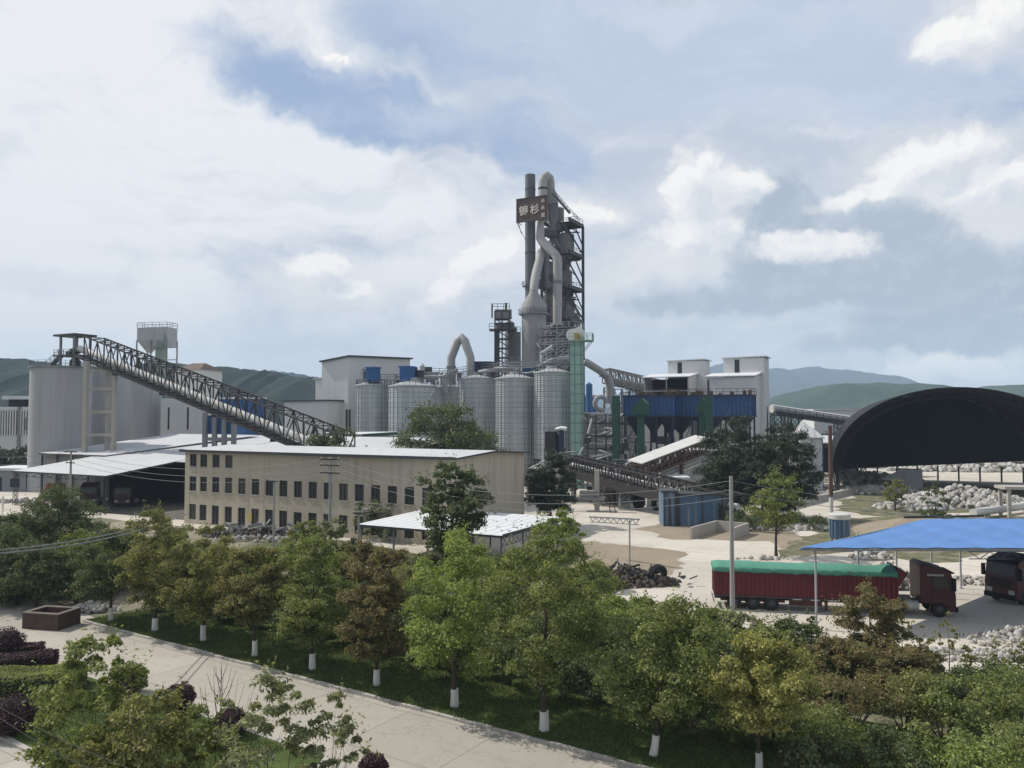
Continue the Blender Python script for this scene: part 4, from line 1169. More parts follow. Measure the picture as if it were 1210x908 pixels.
# dark filter before the tallest silo
Y = 140; k = Y / FPX
c = at(656, 492, Y)
t = thing('bag_filter', 'dark grey bag filter with hopper bottom in front of the tallest silo', 'dust filter', (c.x, Y, zat(552, Y)), R(-12))
o0 = zat(552, Y)
mb = MB(); mb.box(-11 * k, 1 * k, -1.2, 1.2, zat(531, Y) - o0, zat(510, Y) - o0)
for i in range(5): mb.box(-10.5 * k + i * .36, -10.1 * k + i * .36, -1.3, -1.203, zat(531, Y) - o0, zat(510, Y) - o0)
top = [(-11 * k, -1.2), (1 * k, -1.2), (1 * k, 1.2), (-11 * k, 1.2)]; z1, z0 = zat(531, Y) - o0, zat(541, Y) - o0
mb.faces([(x, y, z1 - .002) for x, y in top] + [(-5 * k + (x + 5 * k) * .2, y * .2, z0) for x, y in top], [(0, 1, 5, 4), (1, 2, 6, 5), (2, 3, 7, 6), (3, 0, 4, 7), (4, 5, 6, 7)])
mb.build('housing', M['steel_dark'], t)
mb = MB(); mb.lathe(6 * k, 0, [(4.6 * k, zat(540, Y) - o0), (4.6 * k, zat(511, Y) - o0), (1.5 * k, zat(507, Y) - o0)], 18); mb.build('cylinder_body', M['navy'], t)
mb = MB(); mb.tube([(1 * k, 0, zat(508, Y) - o0), (8 * k, -.4, zat(506, Y) - o0), (14 * k, -.4, zat(507, Y) - o0)], .35, 10); mb.build('fan', M['white_paint'], t)
mb = MB()
for x in (-11 * k, 1 * k, 10 * k):
    for y in (-1.1, 1.1): mb.bar((x, y, 0), (x, y, zat(530, Y) - o0), .16)
mb.rail([(-12 * k, -1.4, zat(511, Y) - o0), (2 * k, -1.4, zat(511, Y) - o0)], .9, .07, .8); mb.build('support_frame', M['steel_dark'], t)
# ================================================================= working platform with machines (right of the beige gable)
Y = 134
o = at(625, 492, Y); k = Y / FPX
t = thing('loading_platform', 'raised concrete platform crowded with dark machinery beside the beige gable', 'platform', (o.x, Y, 0), R(-8))
W_ = 128 * k; zp = zat(553, Y)
mb = MB(); mb.box(0, W_, -2, 5, zp - .5, zp); mb.build('slab', M['conc'], t)
for i in range(6):
    for y in (-1.6, 4.6):
        p = MB(); x = .5 + i * (W_ - 1) / 5; p.box(x - .25, x + .25, y - .25, y + .25, 0, zp - .502); p.build('column', M['conc'], t)
mb = MB(); mb.rail([(0, -1.9, zp), (W_, -1.9, zp)], 1.1, .08, 1.5); mb.rail([(0, 4.8, zp), (W_, 4.8, zp)], 1.1, .08, 1.5); mb.build('railing', M['steel_mid'], t)
mb = MB()
for i in range(70):
    x = random.uniform(.5, W_ - 1); y = random.uniform(-1.4, 4); r = random.uniform(.3, .8); z = zp if i % 3 else 0
    h = random.uniform(.6, 2.0)
    if i % 3 == 1: mb.box(x, x + r * 1.5, y, y + r, z, z + h)
    elif i % 3 == 2: mb.tube([(x, y, z + r), (x + r * 2.5, y + .3, z + r)], r, 12)
    else: mb.box(x, x + r * 3, y, y + r, z, z + h * 1.4)
build_each(mb, 'machinery', M['steel_dark'], t)
mb = MB()
for i in range(24):
    x = random.uniform(0, W_); y = random.uniform(-1.5, 4); z = random.uniform(.5, zp + 2)
    mb.tube([(x, y, z), (x + random.uniform(-2, 3), y, z + random.uniform(-.5, 1.5)), (x + random.uniform(-1, 5), y + 1, z + random.uniform(0, 2))], .14, 8)
build_each(mb, 'pipework', M['steel_light'], t)
o = at(705, 492, 118)
t = thing('support_pier', 'grey concrete pier with a steel ladder leaning under the dark conveyor', 'pier', (o.x, 118, 0), R(-10))
mb = MB(); mb.box(-.35, .35, -.35, .35, 0, zat(556, 118)); mb.build('column', M['conc'], t)
mb = MB()
for s_ in (0, .75): mb.bar((.9 + s_, -.7, 4.3), (2.1 + s_, -1.6, 0), .1)
for i in range(11): f = i / 11; mb.bar((.9 + 1.2 * f, -.7 - .9 * f, 4.3 - 4.3 * f), (1.65 + 1.2 * f, -.7 - .9 * f, 4.3 - 4.3 * f), .07)
mb.build('ladder', M['rust'], t)
mb = MB(); mb.box(-3.0, 1.2, -1.2, 1.2, zat(591, 118), zat(588, 118)); mb.box(-2.5, 0, -.8, .8, zat(588, 118) + .003, zat(580, 118)); mb.build('landing', M['cyclone'], t)

# ================================================================= second dark conveyor to the blue shed
A, B = at(640, 546, 139), at(872, 607, 101)
t = thing('inclined_conveyor', 'dark lattice conveyor gallery running down to the faded blue shed', 'conveyor', (B.x, B.y, 0), 0)
d = B - A
mb = MB(); truss(mb, A + d * .2, B, 2.4, 2.3, 24, .2); mb.build('lattice_gallery', M['truss'], t, True)
mb = MB(); mb.bar(A + d * .12 + Vector((0, 0, -.3)), B + Vector((0, 0, -.3)), 2.6, 1.3); mb.build('deck', M['truss'], t, True)
mb = MB(); mb.tube([A + d * .2 + Vector((0, 0, .8)), B + Vector((0, 0, .8))], .42, 10); mb.build('belt_cover', M['belt'], t, True)
mb = MB()
for i in range(6):
    p = A.lerp(B, .3 + i * .075); s_ = d.cross(Vector((0, 0, 1))).normalized()
    p = p - s_ * 1.4 * (-1); q = A.lerp(B, .46 + i * .09) + s_ * 1.32
    mb.bar(q, q + Vector((.9, 0, 1.7)), .16, .06)
build_each(mb, 'side_strut', M['steel_light'], t, True)
mb = MB()
for f in (.36, .5): p = A.lerp(B, f); lattice(mb, p.x, p.y, 0, p.z - .7, 1.4, 4, .14)
build_each(mb, 'trestle', M['steel_mid'], t, True)
# head machine at the upper end
o = at(648, 492, 138)
# blue shed
o = at(785, 622, 101); 
t = thing('blue_shed', 'faded blue sheet metal shed streaked with grey dust under the conveyor end', 'shed', gr(784, 622), R(-3))
k = 101 / FPX
mb = MB(); mb.box(0, 15 * k, 0, 4.4, 0, zat(583, 101)); mb.box(15 * k + .3, 76 * k, .5, 4.4, 0, zat(586, 101)); mb.build('wall', M['blue_shed'], t)
mb = MB(); mb.box(-.2, 17 * k, -.25, 4.7, zat(583, 101) + .002, zat(581, 101)); mb.box(17 * k + .05, 78 * k, .2, 4.7, zat(586, 101) + .002, zat(584.5, 101)); mb.build('roof', M['steel_dark'], t)
mb = MB()
for x in (0, 13.5 * k, 16 * k, 18.5 * k, 46 * k): mb.box(x, x + .16, -.12 if x < 16 * k else .36, -.004 if x < 16 * k else .496, 0, zat(584, 101))
mb.box(6 * k, 9.4 * k, -.06, -.003, 0, 3.6)
build_each(mb, 'frame_post', M['steel_dark'], t)
# low wall pen
t = thing('wall_pen', 'low bare concrete wall pen on the pale yard beside the blue shed', 'low wall', gr(816, 635), 0)
pts = [gr(816, 636), gr(848, 629), gr(893, 627), gr(893, 632)]
pts = [gr(816, 637), gr(847, 628), gr(884, 631), gr(866, 638)]
mb = MB()
for a, b2 in zip(pts, pts[1:]): mb.bar(a + Vector((0, 0, .65)), b2 + Vector((0, 0, .65)), .25, 1.3)
mb.build('wall', M['conc'], t, True)
mb = MB()
p = gr(866, 638.5); mb.box(p.x - .15, p.x + .15, p.y - .15, p.y + .15, 0, 1.5); mb.build('end_post', M['conc'], t, True)

# thin gantry frame on the dirt
t = thing('pipe_gantry', 'thin steel gantry frame with one slender leg on the dirt lot', 'gantry', gr(744, 668), 0)
Yg = gr(744, 668).y
mb = MB(); mb.bar(gr(744, 668), at(744, 614, Yg), .14); mb.build('post', M['steel_light'], t, True)
mb = MB(); a, b2 = at(697, 611, Yg + 4), at(755, 614, Yg - .3); mb.bar(a, b2, .25, .12); mb.bar(a - Vector((0, 0, .5)), b2 - Vector((0, 0, .5)), .07)
for i in range(16): f = i / 16; mb.bar(a.lerp(b2, f) - Vector((0, 0, .5 * (i % 2))), a.lerp(b2, f + 1 / 16) - Vector((0, 0, .5 * ((i + 1) % 2))), .05)
mb.build('beam', M['steel_mid'], t, True)

# ================================================================= blue bag houses
def baghouse(label, pc, Y, aw, bd, py0, py1, legs=True):
    c = at(pc, 492, Y)
    t = thing('bag_house', label, 'bag house', (c.x, Y, 0), HEAD, 'ribbed blue bag houses on legs')
    z1, z0 = zat(py0, Y), zat(py1, Y); zh = zat(514, Y)
    m = MB(); m.box(-aw, 0, 0, bd, z0, z1)
    n = int(aw / .75)
    for i in range(n + 1): m.box(-aw + i * aw / n - .09, -aw + i * aw / n + .09, -.16, -.004, z0, z1)
    n = int(bd / .9)
    for i in range(n + 1): m.box(.004, .16, i * bd / n - .09, i * bd / n + .09, z0, z1)
    m.build('casing', M['blue'], t)
    m = MB(); m.box(-aw - .25, .25, -.28, bd + .2, z0 - .25, z0 - .004); m.box(-aw - .25, .25, -.28, bd + .2, z1 + .004, z1 + .22); m.build('rim_beam', M['navy'], t)
    m = MB(); zt = z1 + .22; m.rail([(-aw, bd, zt), (-aw, -.2, zt), (.2, -.2, zt), (.2, bd, zt)], 1.1, .08, 1.2)
    for i in range(14): 
        x = random.uniform(-aw, -.5); y = random.uniform(.3, bd - .5); m.box(x, x + .6, y, y + .4, zt, zt + random.uniform(.4, 1.0))
    m.build('railing', M['rust'], t)
    nh = 3
    for i in range(nh):
        a, b2 = -aw + i * aw / nh + .05, -aw + (i + 1) * aw / nh - .05; mx = (a + b2) / 2
        m = MB(); top = [(a, .2), (b2, .2), (b2, bd - .2), (a, bd - .2)]
        m.faces([(x, y, z0 - .26) for x, y in top] + [(mx + (x - mx) * .12, bd / 2 + (y - bd / 2) * .12, zh) for x, y in top], [(0, 4, 5, 1), (1, 5, 6, 2), (2, 6, 7, 3), (3, 7, 4, 0), (4, 7, 6, 5)])
        m.lathe(mx, bd / 2, [(.4, zh - 1.6), (.4, zh)], 10); m.build('hopper', M['navy'], t)
    for i in range(4):
        for y in (.1, bd - .1):
            m = MB(); x = -aw + .2 + i * (aw - .4) / 3; m.bar((x, y, 0), (x, y, z0 - .26), .3); m.build('leg', M['navy'], t)
    m = MB()
    for i in range(3):
        x0, x1 = -aw + .2 + i * (aw - .4) / 3, -aw + .2 + (i + 1) * (aw - .4) / 3
        m.bar((x0, .1, 5), (x1, .1, 5), .2); m.bar((x0, .1, 0), (x1, .1, z0 - 1), .12); m.bar((x0, .1, 9), (x1, .1, 9), .14)
    m.build('brace', M['steel_dark'], t)
    m = MB()
    for i in range(18):
        x = random.uniform(-aw, 0); y = random.uniform(-1.4, bd); z = random.choice((0, 5.1, 5.1)); r = random.uniform(.25, .6)
        if i % 2: m.lathe(x, y, [(r, z), (r, z + r * 2.4), (r * .3, z + r * 3)], 12)
        else: m.tube([(x, y, z + r), (x + r * 3, y, z + r), (x + r * 3.4, y, z + 3)], r * .6, 10)
    build_each(m, 'fan_machinery', M['steel_light'], t)
baghouse('ribbed blue bag house standing between the two dark green ducts', 796, 150, 9.9, 6.5, 468, 491)
baghouse('ribbed blue bag house beneath the white tower with the closed side', 887, 147, 16.5, 4.5, 467.5, 491.5)

def box_duct(label, p0, p1, py0, py1, Y, cap=None, rz=R(-20)):
    x0, x1 = xat(p0, Y), xat(p1, Y); z0, z1 = zat(py1, Y), zat(py0, Y)
    t = thing('green_duct', label, 'duct', ((x0 + x1) / 2, Y, 0), rz, 'dark green upright ducts')
    w = (x1 - x0) / 2 * .82; m = MB(); m.box(-w, w, -w * .8, w * .8, 0, z1)
    zz = 3.0
    while zz < z1 - 1: m.box(-w - .05, w + .05, -w * .8 - .05, w * .8 + .05, zz, zz + .1); zz += 3.2
    m.build('shaft', M['dk_green'], t)
    if cap:
        c0, c1, cy = cap; a = (xat(c1, Y) - xat(c0, Y)) / 2 * .9; zb = zat(cy, Y); zt = z1 + 2.9
        m = MB(); m.faces([(-a, -a, z1 + .003), (a, -a, z1 + .003), (a, a, z1 + .003), (-a, a, z1 + .003), (-a, -a, z1 + 1.3), (a * .3, -a, zt), (a, -a, z1 + 1.9), (a, a, z1 + 1.9), (a * .3, a, zt), (-a, a, z1 + 1.3)],
            [(0, 3, 2, 1), (0, 1, 6, 5, 4), (3, 9, 8, 7, 2), (0, 4, 9, 3), (1, 2, 7, 6), (4, 5, 8, 9), (5, 6, 7, 8)])
        m.build('hood', M['dk_green'], t)
    return t
box_duct('tall plain dark green duct near the green elevator tower', 723, 733, 468, 540, 146)
box_duct('dark green duct with angled hood in front of the first blue bag house', 752.5, 762, 490, 535, 143, (748, 768, 476))
box_duct('dark green duct with angled hood tight against a taller plain one', 825.5, 832, 488, 565, 141, (822, 833, 477))
box_duct('tall plain dark green duct in front of the wide blue bag house', 832.5, 843, 468, 570, 138)

# ================================================================= white tower blocks
def tower_block(label, pc, Y, aw, bd, ptop, annex, open_front):
    c = at(pc, 492, Y)
    t = thing('white_tower_block', label, 'tower block', (c.x, Y, 0), HEAD, 'white clad tower blocks with low annexes')
    H = zat(ptop, Y)
    m = MB(); m.box(-aw, 0, 0, bd, 0, H); m.build('wall', M['white_wall'], t)
    m = MB(); m.slab([(-aw - .3, -.3, H + .2), (.4, -.3, H + .35), (.4, bd + .3, H + .3), (-aw - .3, bd + .3, H + .15)], .2); m.build('roof', M['grey_roof'], t)
    m = MB(); m.box(-aw * .72, -aw * .60, -.05, -.004, H - 3.4, H - .3); m.build('window', M['glass'], t)
    a0, a1, ad, pa, pb = annex
    ha, hb = zat(pa, Y), zat(pb, Y)
    m = MB()
    if open_front:
        m.poly([(a0, -ad, 0), (a0, -.003, 0), (a0, -.003, hb), (a0, -ad, ha)]); m.poly([(a1, -.003, 0), (a1, -ad, 0), (a1, -ad, ha), (a1, -.003, hb)])
        m.poly([(a0, -ad, 0), (a1, -ad, 0), (a1, -ad, ha - 5), (a0, -ad, ha - 5)])
    else:
        m.box(a0, a1, -ad, -.003, 0, ha - .1); m.poly([(a1, -ad, ha - .1), (a1, -.003, ha - .1), (a1, -.003, hb - .1)])
    m.build('annex_wall', M['white_wall'], t)
    m = MB(); m.slab([(a0 - .4, -ad - .5, ha + .15), (a1 + .4, -ad - .5, ha + .15), (a1 + .4, -.004, hb + .2), (a0 - .4, -.004, hb + .2)], .18); m.build('annex_roof', M['grey_roof'], t)
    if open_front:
        m = MB(); m.box(a0 + .1, a1 - .1, -1.2, -.9, ha - 5, ha - .2); m.build('opening_shade', M['dark_in'], t)  # near-black panel painted as the shade inside the annex
        m = MB()
        for x in (a0, (a0 + a1) / 2, a1 - .2): m.box(x, x + .2, -ad - .02, -ad + .2, ha - 4.99, ha - .05)
        m.box(a0, a1, -ad - .01, -ad + .2, ha - 2.9, ha - 2.7); m.build('opening_frame', M['steel_light'], t)
    else:
        m = MB(); m.box(.004, .1, bd * .45, bd * .6, 6, 16); m.box(a0 + .1, a0 + .5, -ad - .06, -ad - .004, 12, ha - .6); m.build('slot_window', M['glass'], t)
    return t
tower_block('white tower block whose annex has a dark open front with roof lean', 832, 168, 7.8, 5.2, 426, (-11, -1.5, 6.5, 447, 442), True)
tower_block('tallest white tower block, its annex closed with plain cladding', 903.5, 162, 8.2, 5.4, 422.5, (-10.2, -.8, 6.0, 446, 441), False)

# ================================================================= truss pipe bridge behind
A, B = at(716, 458, 172), at(786, 468, 178)
t = thing('pipe_bridge', 'pale dusty truss pipe bridge leading from the duct to the white towers', 'bridge', (A.x, A.y, 0), 0)
mb = MB(); truss(mb, A + Vector((0, 0, 1)), B, 3.0, 3.0, 14, .22); mb.build('truss', M['cyclone'], t, True)
mb = MB(); mb.tube([A + Vector((0, 0, 1.6)), B + Vector((0, 0, 1.1))], .8, 10); mb.build('pipe', M['steel_light'], t, True)
mb = MB()
for f in (.03, .2, .45, .7, .95):
    p = A.lerp(B, f); lattice(mb, p.x, p.y, 0, p.z, 1.6, 6, .2)
build_each(mb, 'trestle', M['cyclone'], t, True)
mb = MB()
pts = []
for k in range(13):
    a = k / 12 * 1.6 * math.pi; q = at(710 + 7 * math.cos(a), 477 - 8 * math.sin(a), 166); pts.append(q)
mb.tube(pts, .5, 8); mb.build('loop_pipe', M['steel_light'], t, True)
# far blue building + pale roof behind the elevator
o = at(689, 492, 235)
t = thing('blue_wall_building', 'distant low building with blue wall and white roof beyond the green elevator', 'building', (o.x, 235, 0), 0)
k = 235 / FPX
mb = MB(); mb.box(0, 16 * k, 0, 8, 0, zat(470, 235)); mb.build('wall', M['blue_plain'], t)
mb = MB(); mb.box(-1, 22 * k, -.5, 9, zat(470, 235), zat(467, 235)); mb.build('roof', M['white_roof'], t)
mb = MB(); mb.lathe(6 * k, -3, [(4 * k, 0), (4 * k, zat(455, 235)), (0, zat(452, 235))], 16); mb.build('tank', M['blue_plain'], t)
shed_box('machine_hall', 'wide pale machine hall behind the tall plain dark green duct', 690, 190, 0, 24, 9, zat(489, 190), zat(488, 190), rz=R(-6), roofm='white_roof', wallm='cyclone')
shed_box('store_hall', 'grey clad hall behind the hoppers of the blue bag houses', 722, 185, 1, 36, 10, zat(478, 185), zat(482, 185), rz=R(-4), roofm='white_roof', wallm='steel_light')
shed_box('white_block', 'low pale block below the dark conveyor in the pale yard', 764, 122, 0, 6, 5, zat(566, 122), zat(566, 122), rz=R(-6), roofm='grey_roof')
# clutter pipe rack in the yard behind
o = at(700, 492, 160)
t = thing('pipe_rack', 'tangle of grey pipes and walkways between elevator and green duct', 'pipe rack', (o.x, 160, 0), 0)
mb = MB()
for i in range(46):
    p = at(random.uniform(692, 742), random.uniform(488, 560), random.uniform(150, 168)); 
    q = p + Vector((random.uniform(-4, 5), random.uniform(-1, 1), random.uniform(-.4, .5) if i % 3 else random.uniform(-4, 4)))
    mb.tube([p, q], random.choice((.12, .2, .3)), 8)
build_each(mb, 'pipework', M['steel_light'], t, True)
mb = MB()
for px in (694, 704, 716, 728, 740):
    for Yq in (152, 162): p = at(px, 492, Yq); mb.bar((p.x, p.y, 0), (p.x, p.y, zat(490, Yq)), .25)
for py in (500, 515, 530):
    mb.bar(at(692, py, 152), at(744, py + 2, 152), .3); mb.bar(at(692, py, 162), at(744, py, 162), .3)
build_each(mb, 'rack_frame', M['steel_dark'], t, True)
mb = MB()
for i in range(30):
    p = at(random.uniform(692, 830), random.uniform(520, 566), random.uniform(146, 156)); r = random.uniform(.3, .9)
    if i % 2: mb.box(p.x - r, p.x + r, p.y, p.y + r, max(0, p.z - r), p.z + r)
    else: mb.lathe(p.x, p.y, [(r, max(0, p.z - r)), (r, p.z + r), (.1, p.z + 1.6 * r)], 12)
for f in range(30):
    pass
build_each(mb, 'machinery', M['steel_dark'], t, True)
# dark silo tanks low behind the conveyor
for i, (p0, p1, Y, py, m_) in enumerate(((716, 738, 128, 562, 'steel_dark'), (738, 752, 132, 548, 'steel_mid'))):
    r = (xat(p1, Y) - xat(p0, Y)) / 2; o = at((p0 + p1) / 2, 492, Y)
    t = thing('storage_tank', ('squat dark tank standing under the dark conveyor', 'slim grey tank next to the squat dark tank')[i], 'tank', (o.x, Y, 0), 0)
    mb = MB(); mb.lathe(0, 0, [(r, 0), (r, zat(py, Y)), (.3, zat(py, Y) + r * .4)], 28); mb.build('shell', M[m_], t)
    mb = MB(); mb.lathe(0, 0, [(r + .06, zat(py, Y) * .5), (r + .06, zat(py, Y) * .5 + .2)], 28); mb.bar((0, -r - .2, 0), (0, -r - .2, zat(py, Y)), .2); mb.build('band', M['steel_mid'], t)

# ================================================================= white covered gallery with conveyor
A, B = at(750, 547, 124), at(830, 517, 132)
t = thing('covered_gallery', 'white-topped conveyor gallery climbing behind the dark green ducts', 'conveyor', (A.x, A.y, 0), 0)
d = B - A
sd = d.cross(Vector((0, 0, 1))).normalized()
mb = MB(); mb.slab([A + sd * 1.7, B + sd * 1.7, B - sd * 1.7 + Vector((0, 0, .35)), A - sd * 1.7 + Vector((0, 0, .35))], .15); mb.build('roof', M['belt'], t, True)
dn = Vector((0, 0, -2.2))
mb = MB(); truss(mb, A + dn, B + dn, 3.2, 1.9, 18, .13); mb.bar(A + dn - Vector((0, 0, .2)), B + dn - Vector((0, 0, .2)), 3.2, .25); mb.build('gallery', M['rust'], t, True)
mb = MB(); mb.bar(A.lerp(B, .15) + dn * 1.8, B + dn * 1.8, 1.6, .35); mb.tube([A.lerp(B, .15) + dn * 1.65, B + dn * 1.65], .4, 8); mb.build('lower_belt', M['belt'], t, True)
t2 = thing('rusty_column', 'rusty red round column carrying the white-topped gallery', 'column', (at(805, 492, 128).x, 128, 0), 0)
mb = MB(); mb.lathe(0, 0, [(.35, 0), (.35, zat(536, 128)), (.6, zat(534, 128))], 14); mb.build('shaft', M['rust'], t2)
mb = MB(); mb.box(-.7, .7, -.7, .7, 0, .3); mb.build('footing', M['conc'], t2)
shed_box('pale_hall', 'pale streaked hall wall behind the covered gallery and rusty column', 780, 137, 0, 13, 7, zat(535, 137), zat(532, 137), rz=R(-3), wallm='steel_light')

# ================================================================= conveyor to the black dome and far white sheds
A, B = at(912, 488, 176), at(1040, 506, 190)
t = thing('trestle_conveyor', 'pale roofed conveyor on lattice trestles running towards the black arched shed', 'conveyor', (A.x, A.y, 0), 0)
mb = MB(); mb.bar(A, B, 2.6, .9); mb.build('gallery', M['steel_dark'], t, True)
mb = MB(); mb.tube([A + Vector((0, 0, .9)), B + Vector((0, 0, .9))], .95, 12); mb.build('cover', M['belt'], t, True)
mb = MB(); a = A + Vector((0, -1.4, .4)); b2 = B + Vector((0, -1.4, .4)); mb.rail([a, b2], 1.1, .09, 2); mb.build('railing', M['steel_dark'], t, True)
for f in (.05, .2, .62, .78):
    p = A.lerp(B, f); mb = MB(); lattice(mb, p.x, p.y, 0, p.z - .5, 2.4, 5, .2); build_each(mb, 'trestle', M['steel_dark'], t, True)
o = at(945, 492, 150)
t = thing('white_shed', 'tall narrow white shed with pale pyramid roof by the dark pines', 'shed', (o.x, 150, 0), R(-6))
k = 150 / FPX
mb = MB(); mb.box(0, 25 * k, 0, 7, 0, zat(517, 150)); mb.build('wall', M['white_wall'], t)
z = zat(517, 150); mb = MB(); mb.faces([(-.4, -.4, z), (25 * k + .4, -.4, z), (25 * k + .4, 7.4, z), (-.4, 7.4, z), (8 * k, 3.5, z + 3.2)], [(0, 1, 4), (1, 2, 4), (2, 3, 4), (3, 0, 4)]); mb.slab([(-.4, -.4, z), (25 * k + .4, -.4, z), (25 * k + .4, 7.4, z), (-.4, 7.4, z)], .2)
mb.build('roof', M['white_roof'], t)
mb = MB(); mb.box(25 * k + .004, 25 * k + .15, -.05, .2, 0, z - .25); mb.build('downpipe', M['blue_plain'], t)
o = at(968, 492, 196); k = 196 / FPX
t = thing('low_shed', 'low white-roofed shed with dark open front beside the black arch', 'shed', (o.x, 196, 0), R(-3))
mb = MB(); mb.slab([(0, -1, zat(529, 165)), (48 * k, -1, zat(529, 165)), (48 * k, 12, zat(519, 175)), (0, 12, zat(519, 175))], .2); mb.build('roof', M['white_roof'], t)
mb = MB(); mb.box(0, 48 * k, 3, 3.2, 0, zat(533, 165)); mb.build('wall', M['dark_in'], t)  # wall coloured near-black as the shade of the open front
mb = MB(); mb.box(-.1, 48 * k, -1.0, -.6, zat(536, 165), zat(531, 165)); mb.build('beam', M['rust'], t)
for i in range(5): p = MB(); x = .5 + i * (48 * k - 1) / 4; p.bar((x, -.8, 0), (x, -.8, zat(536, 165)), .3); p.build('post', M['steel_dark'], t)
shed_box('far_house', 'distant pale house with window holes beyond the trestle conveyor', 962, 240, 0, 20, 8, zat(485, 240), zat(484, 240), rz=R(4), roofm='grey_roof')
shed_box('far_house', 'distant long pale plant roof at the foot of the green hill', 1000, 330, 0, 34, 10, zat(484, 330), zat(482, 330), rz=R(2), roofm='brown_roof', wallm='beige')

# ================================================================= black arched shed
Y0 = 136.0
c = at(1131, 492, Y0)
ds = thing('arched_shed', 'huge black membrane arched shed open at the near end', 'arched shed', (c.x, Y0, 0), R(-21))
hw, zsb, rise = 20.0, 3.9, zat(457.5, Y0) - 3.9
n = 40; LEN = 42.0
def arc(i, inset=0.0):
    a = math.pi * i / n
    return (-(hw - inset) * math.cos(a), (rise - inset) * math.sin(a) ** .92 + zsb)
mb = MB(); outer = []
for yy in (0, LEN):
    outer.append([(arc(i)[0], yy, arc(i)[1]) for i in range(n + 1)])
nl = 12
P = [(arc(i)[0], LEN * j / nl, arc(i)[1]) for j in range(nl + 1) for i in range(n + 1)]
Pi = [(arc(i, .3)[0], LEN * j / nl, arc(i, .3)[1]) for j in range(nl + 1) for i in range(n + 1)]
fo = [(j * (n + 1) + i, (j + 1) * (n + 1) + i, (j + 1) * (n + 1) + i + 1, j * (n + 1) + i + 1) for j in range(nl) for i in range(n)]
mb.faces(P, fo, True); mb.faces(Pi, [tuple(reversed(f)) for f in fo], True)
for i in range(n):
    a, b2 = arc(i), arc(i + 1); c_, d_ = arc(i, .3), arc(i + 1, .3)
    mb.poly([(a[0], 0, a[1]), (b2[0], 0, b2[1]), (d_[0], 0, d_[1]), (c_[0], 0, c_[1])])
mb.build('membrane_roof', M['membrane'], ds)
mb = MB()
pts = [(arc(i, .35)[0], LEN - .4, arc(i, .35)[1]) for i in range(n + 1)]
mb.poly(pts[::-1] + [(-hw + .4, LEN - .4, 1.9), (hw - .4, LEN - .4, 4.6)])
mb.build('end_curtain', M['membrane'], ds)
mb = MB(); mb.faces([(-hw + .1, .3, 3.95), (-hw + .1, LEN - .3, 3.95), (-hw + .1, LEN - .3, 1.9), (-hw + .1, .3, 3.6)], [(0, 1, 2, 3), (3, 2, 1, 0)]) if False else mb.box(-hw + .05, -hw + .15, 6, LEN - .3, 2.4, 3.95); mb.build('side_curtain', M['membrane'], ds)
mb = MB()
for j in range(0, nl + 1, 2):
    y = LEN * j / nl + .35 * (j == 0)
    for i in range(n):
        a, b2 = arc(i, .6), arc(i + 1, .6); c_, d_ = arc(i, 1.7), arc(i + 1, 1.7)
        mb.bar((a[0], y, a[1]), (b2[0], y, b2[1]), .14); mb.bar((c_[0], y, c_[1]), (d_[0], y, d_[1]), .14); mb.bar((a[0], y, a[1]), (d_[0], y, d_[1]), .1)
mb.build('arch_truss', M['membrane'], ds)
for j in range(nl + 1):
    for sx in (-1, 1):
        y = LEN * j / nl + .2; m = MB()
        m.bar((sx * (hw - .1), y, zsb + .1), (sx * (hw - .9), y - .9, 0), .16); m.bar((sx * (hw - 1.4), y, zsb + .4), (sx * (hw - 1.1), y - .5, 0), .13); m.bar((sx * (hw - .2), y + 1.6, zsb), (sx * (hw - .9), y - .6, .2), .11)
        m.build('lattice_post', M['steel_dark'], ds)
for j in range(10):
    m = MB(); x = -hw + 2 + j * 4.0; m.bar((x, LEN - .8, 0), (x, LEN - .8, 3.2), .3); m.build('end_post', M['steel_dark'], ds)
# pale plinth wall along its foot and big pipe
t = thing('foot_wall', 'long pale kerb wall lying along the foot of the black arched shed', 'low wall', gr(900, 595), 0)
mb = MB(); mb.bar(gr(915, 606) + Vector((0, 0, .5)), gr(1022, 580) + Vector((0, 0, .5)), .8, 1.1); mb.build('wall', M['conc'], t, True)
o = gr(1062, 577)
t = thing('grey_cabin', 'small grey cabin under the mouth of the black arched shed', 'cabin', (o.x, o.y, 0), R(-20))
mb = MB(); mb.box(0, 4.2, 0, 4.5, 0, 3.4); mb.faces([(-3.5, 0, 1.6), (0, 0, 1.2), (0, 0, 3.4)], [(0, 1, 2)]); mb.build('wall', M['silo_conc'], t)
mb = MB(); mb.box(-.2, 4.4, -.2, 4.7, 3.403, 3.55); mb.build('roof', M['grey_roof'], t)
mb = MB(); mb.box(4.205, 4.26, 1, 2, 0, 2.1); mb.build('door', M['steel_dark'], t)
# concrete table frame and pipe by the rocks
o = gr(1188, 611)
t = thing('concrete_table', 'flat-topped concrete loading frame beside the pale boulder pile', 'loading frame', (o.x, o.y, 0), R(-8))
mb = MB(); mb.box(-.6, 6, -1.5, 1.8, 3.9, 4.3); mb.build('top', M['conc'], t)
for x in (0, 4.6):
    for y in (-1.2, 1.4): p = MB(); p.box(x - .2, x + .2, y - .2, y + .2, 0, 3.898); p.build('leg', M['conc'], t)
t = thing('ground_pipe', 'pale fat pipe lying across the ground behind the blue canopy', 'pipe', gr(1180, 612), 0)
mb = MB(); a, b2 = gr(1150, 614), gr(1290, 594); a.z = b2.z = .9; mb.tube([a, b2], .55, 14); mb.build('tube', M['belt'], t, True)
mb = MB()
for f in (.1, .4, .7): p = a.lerp(b2, f); mb.box(p.x - .3, p.x + .3, p.y - .4, p.y + .4, 0, .4)
mb.build('saddle', M['conc'], t, True)
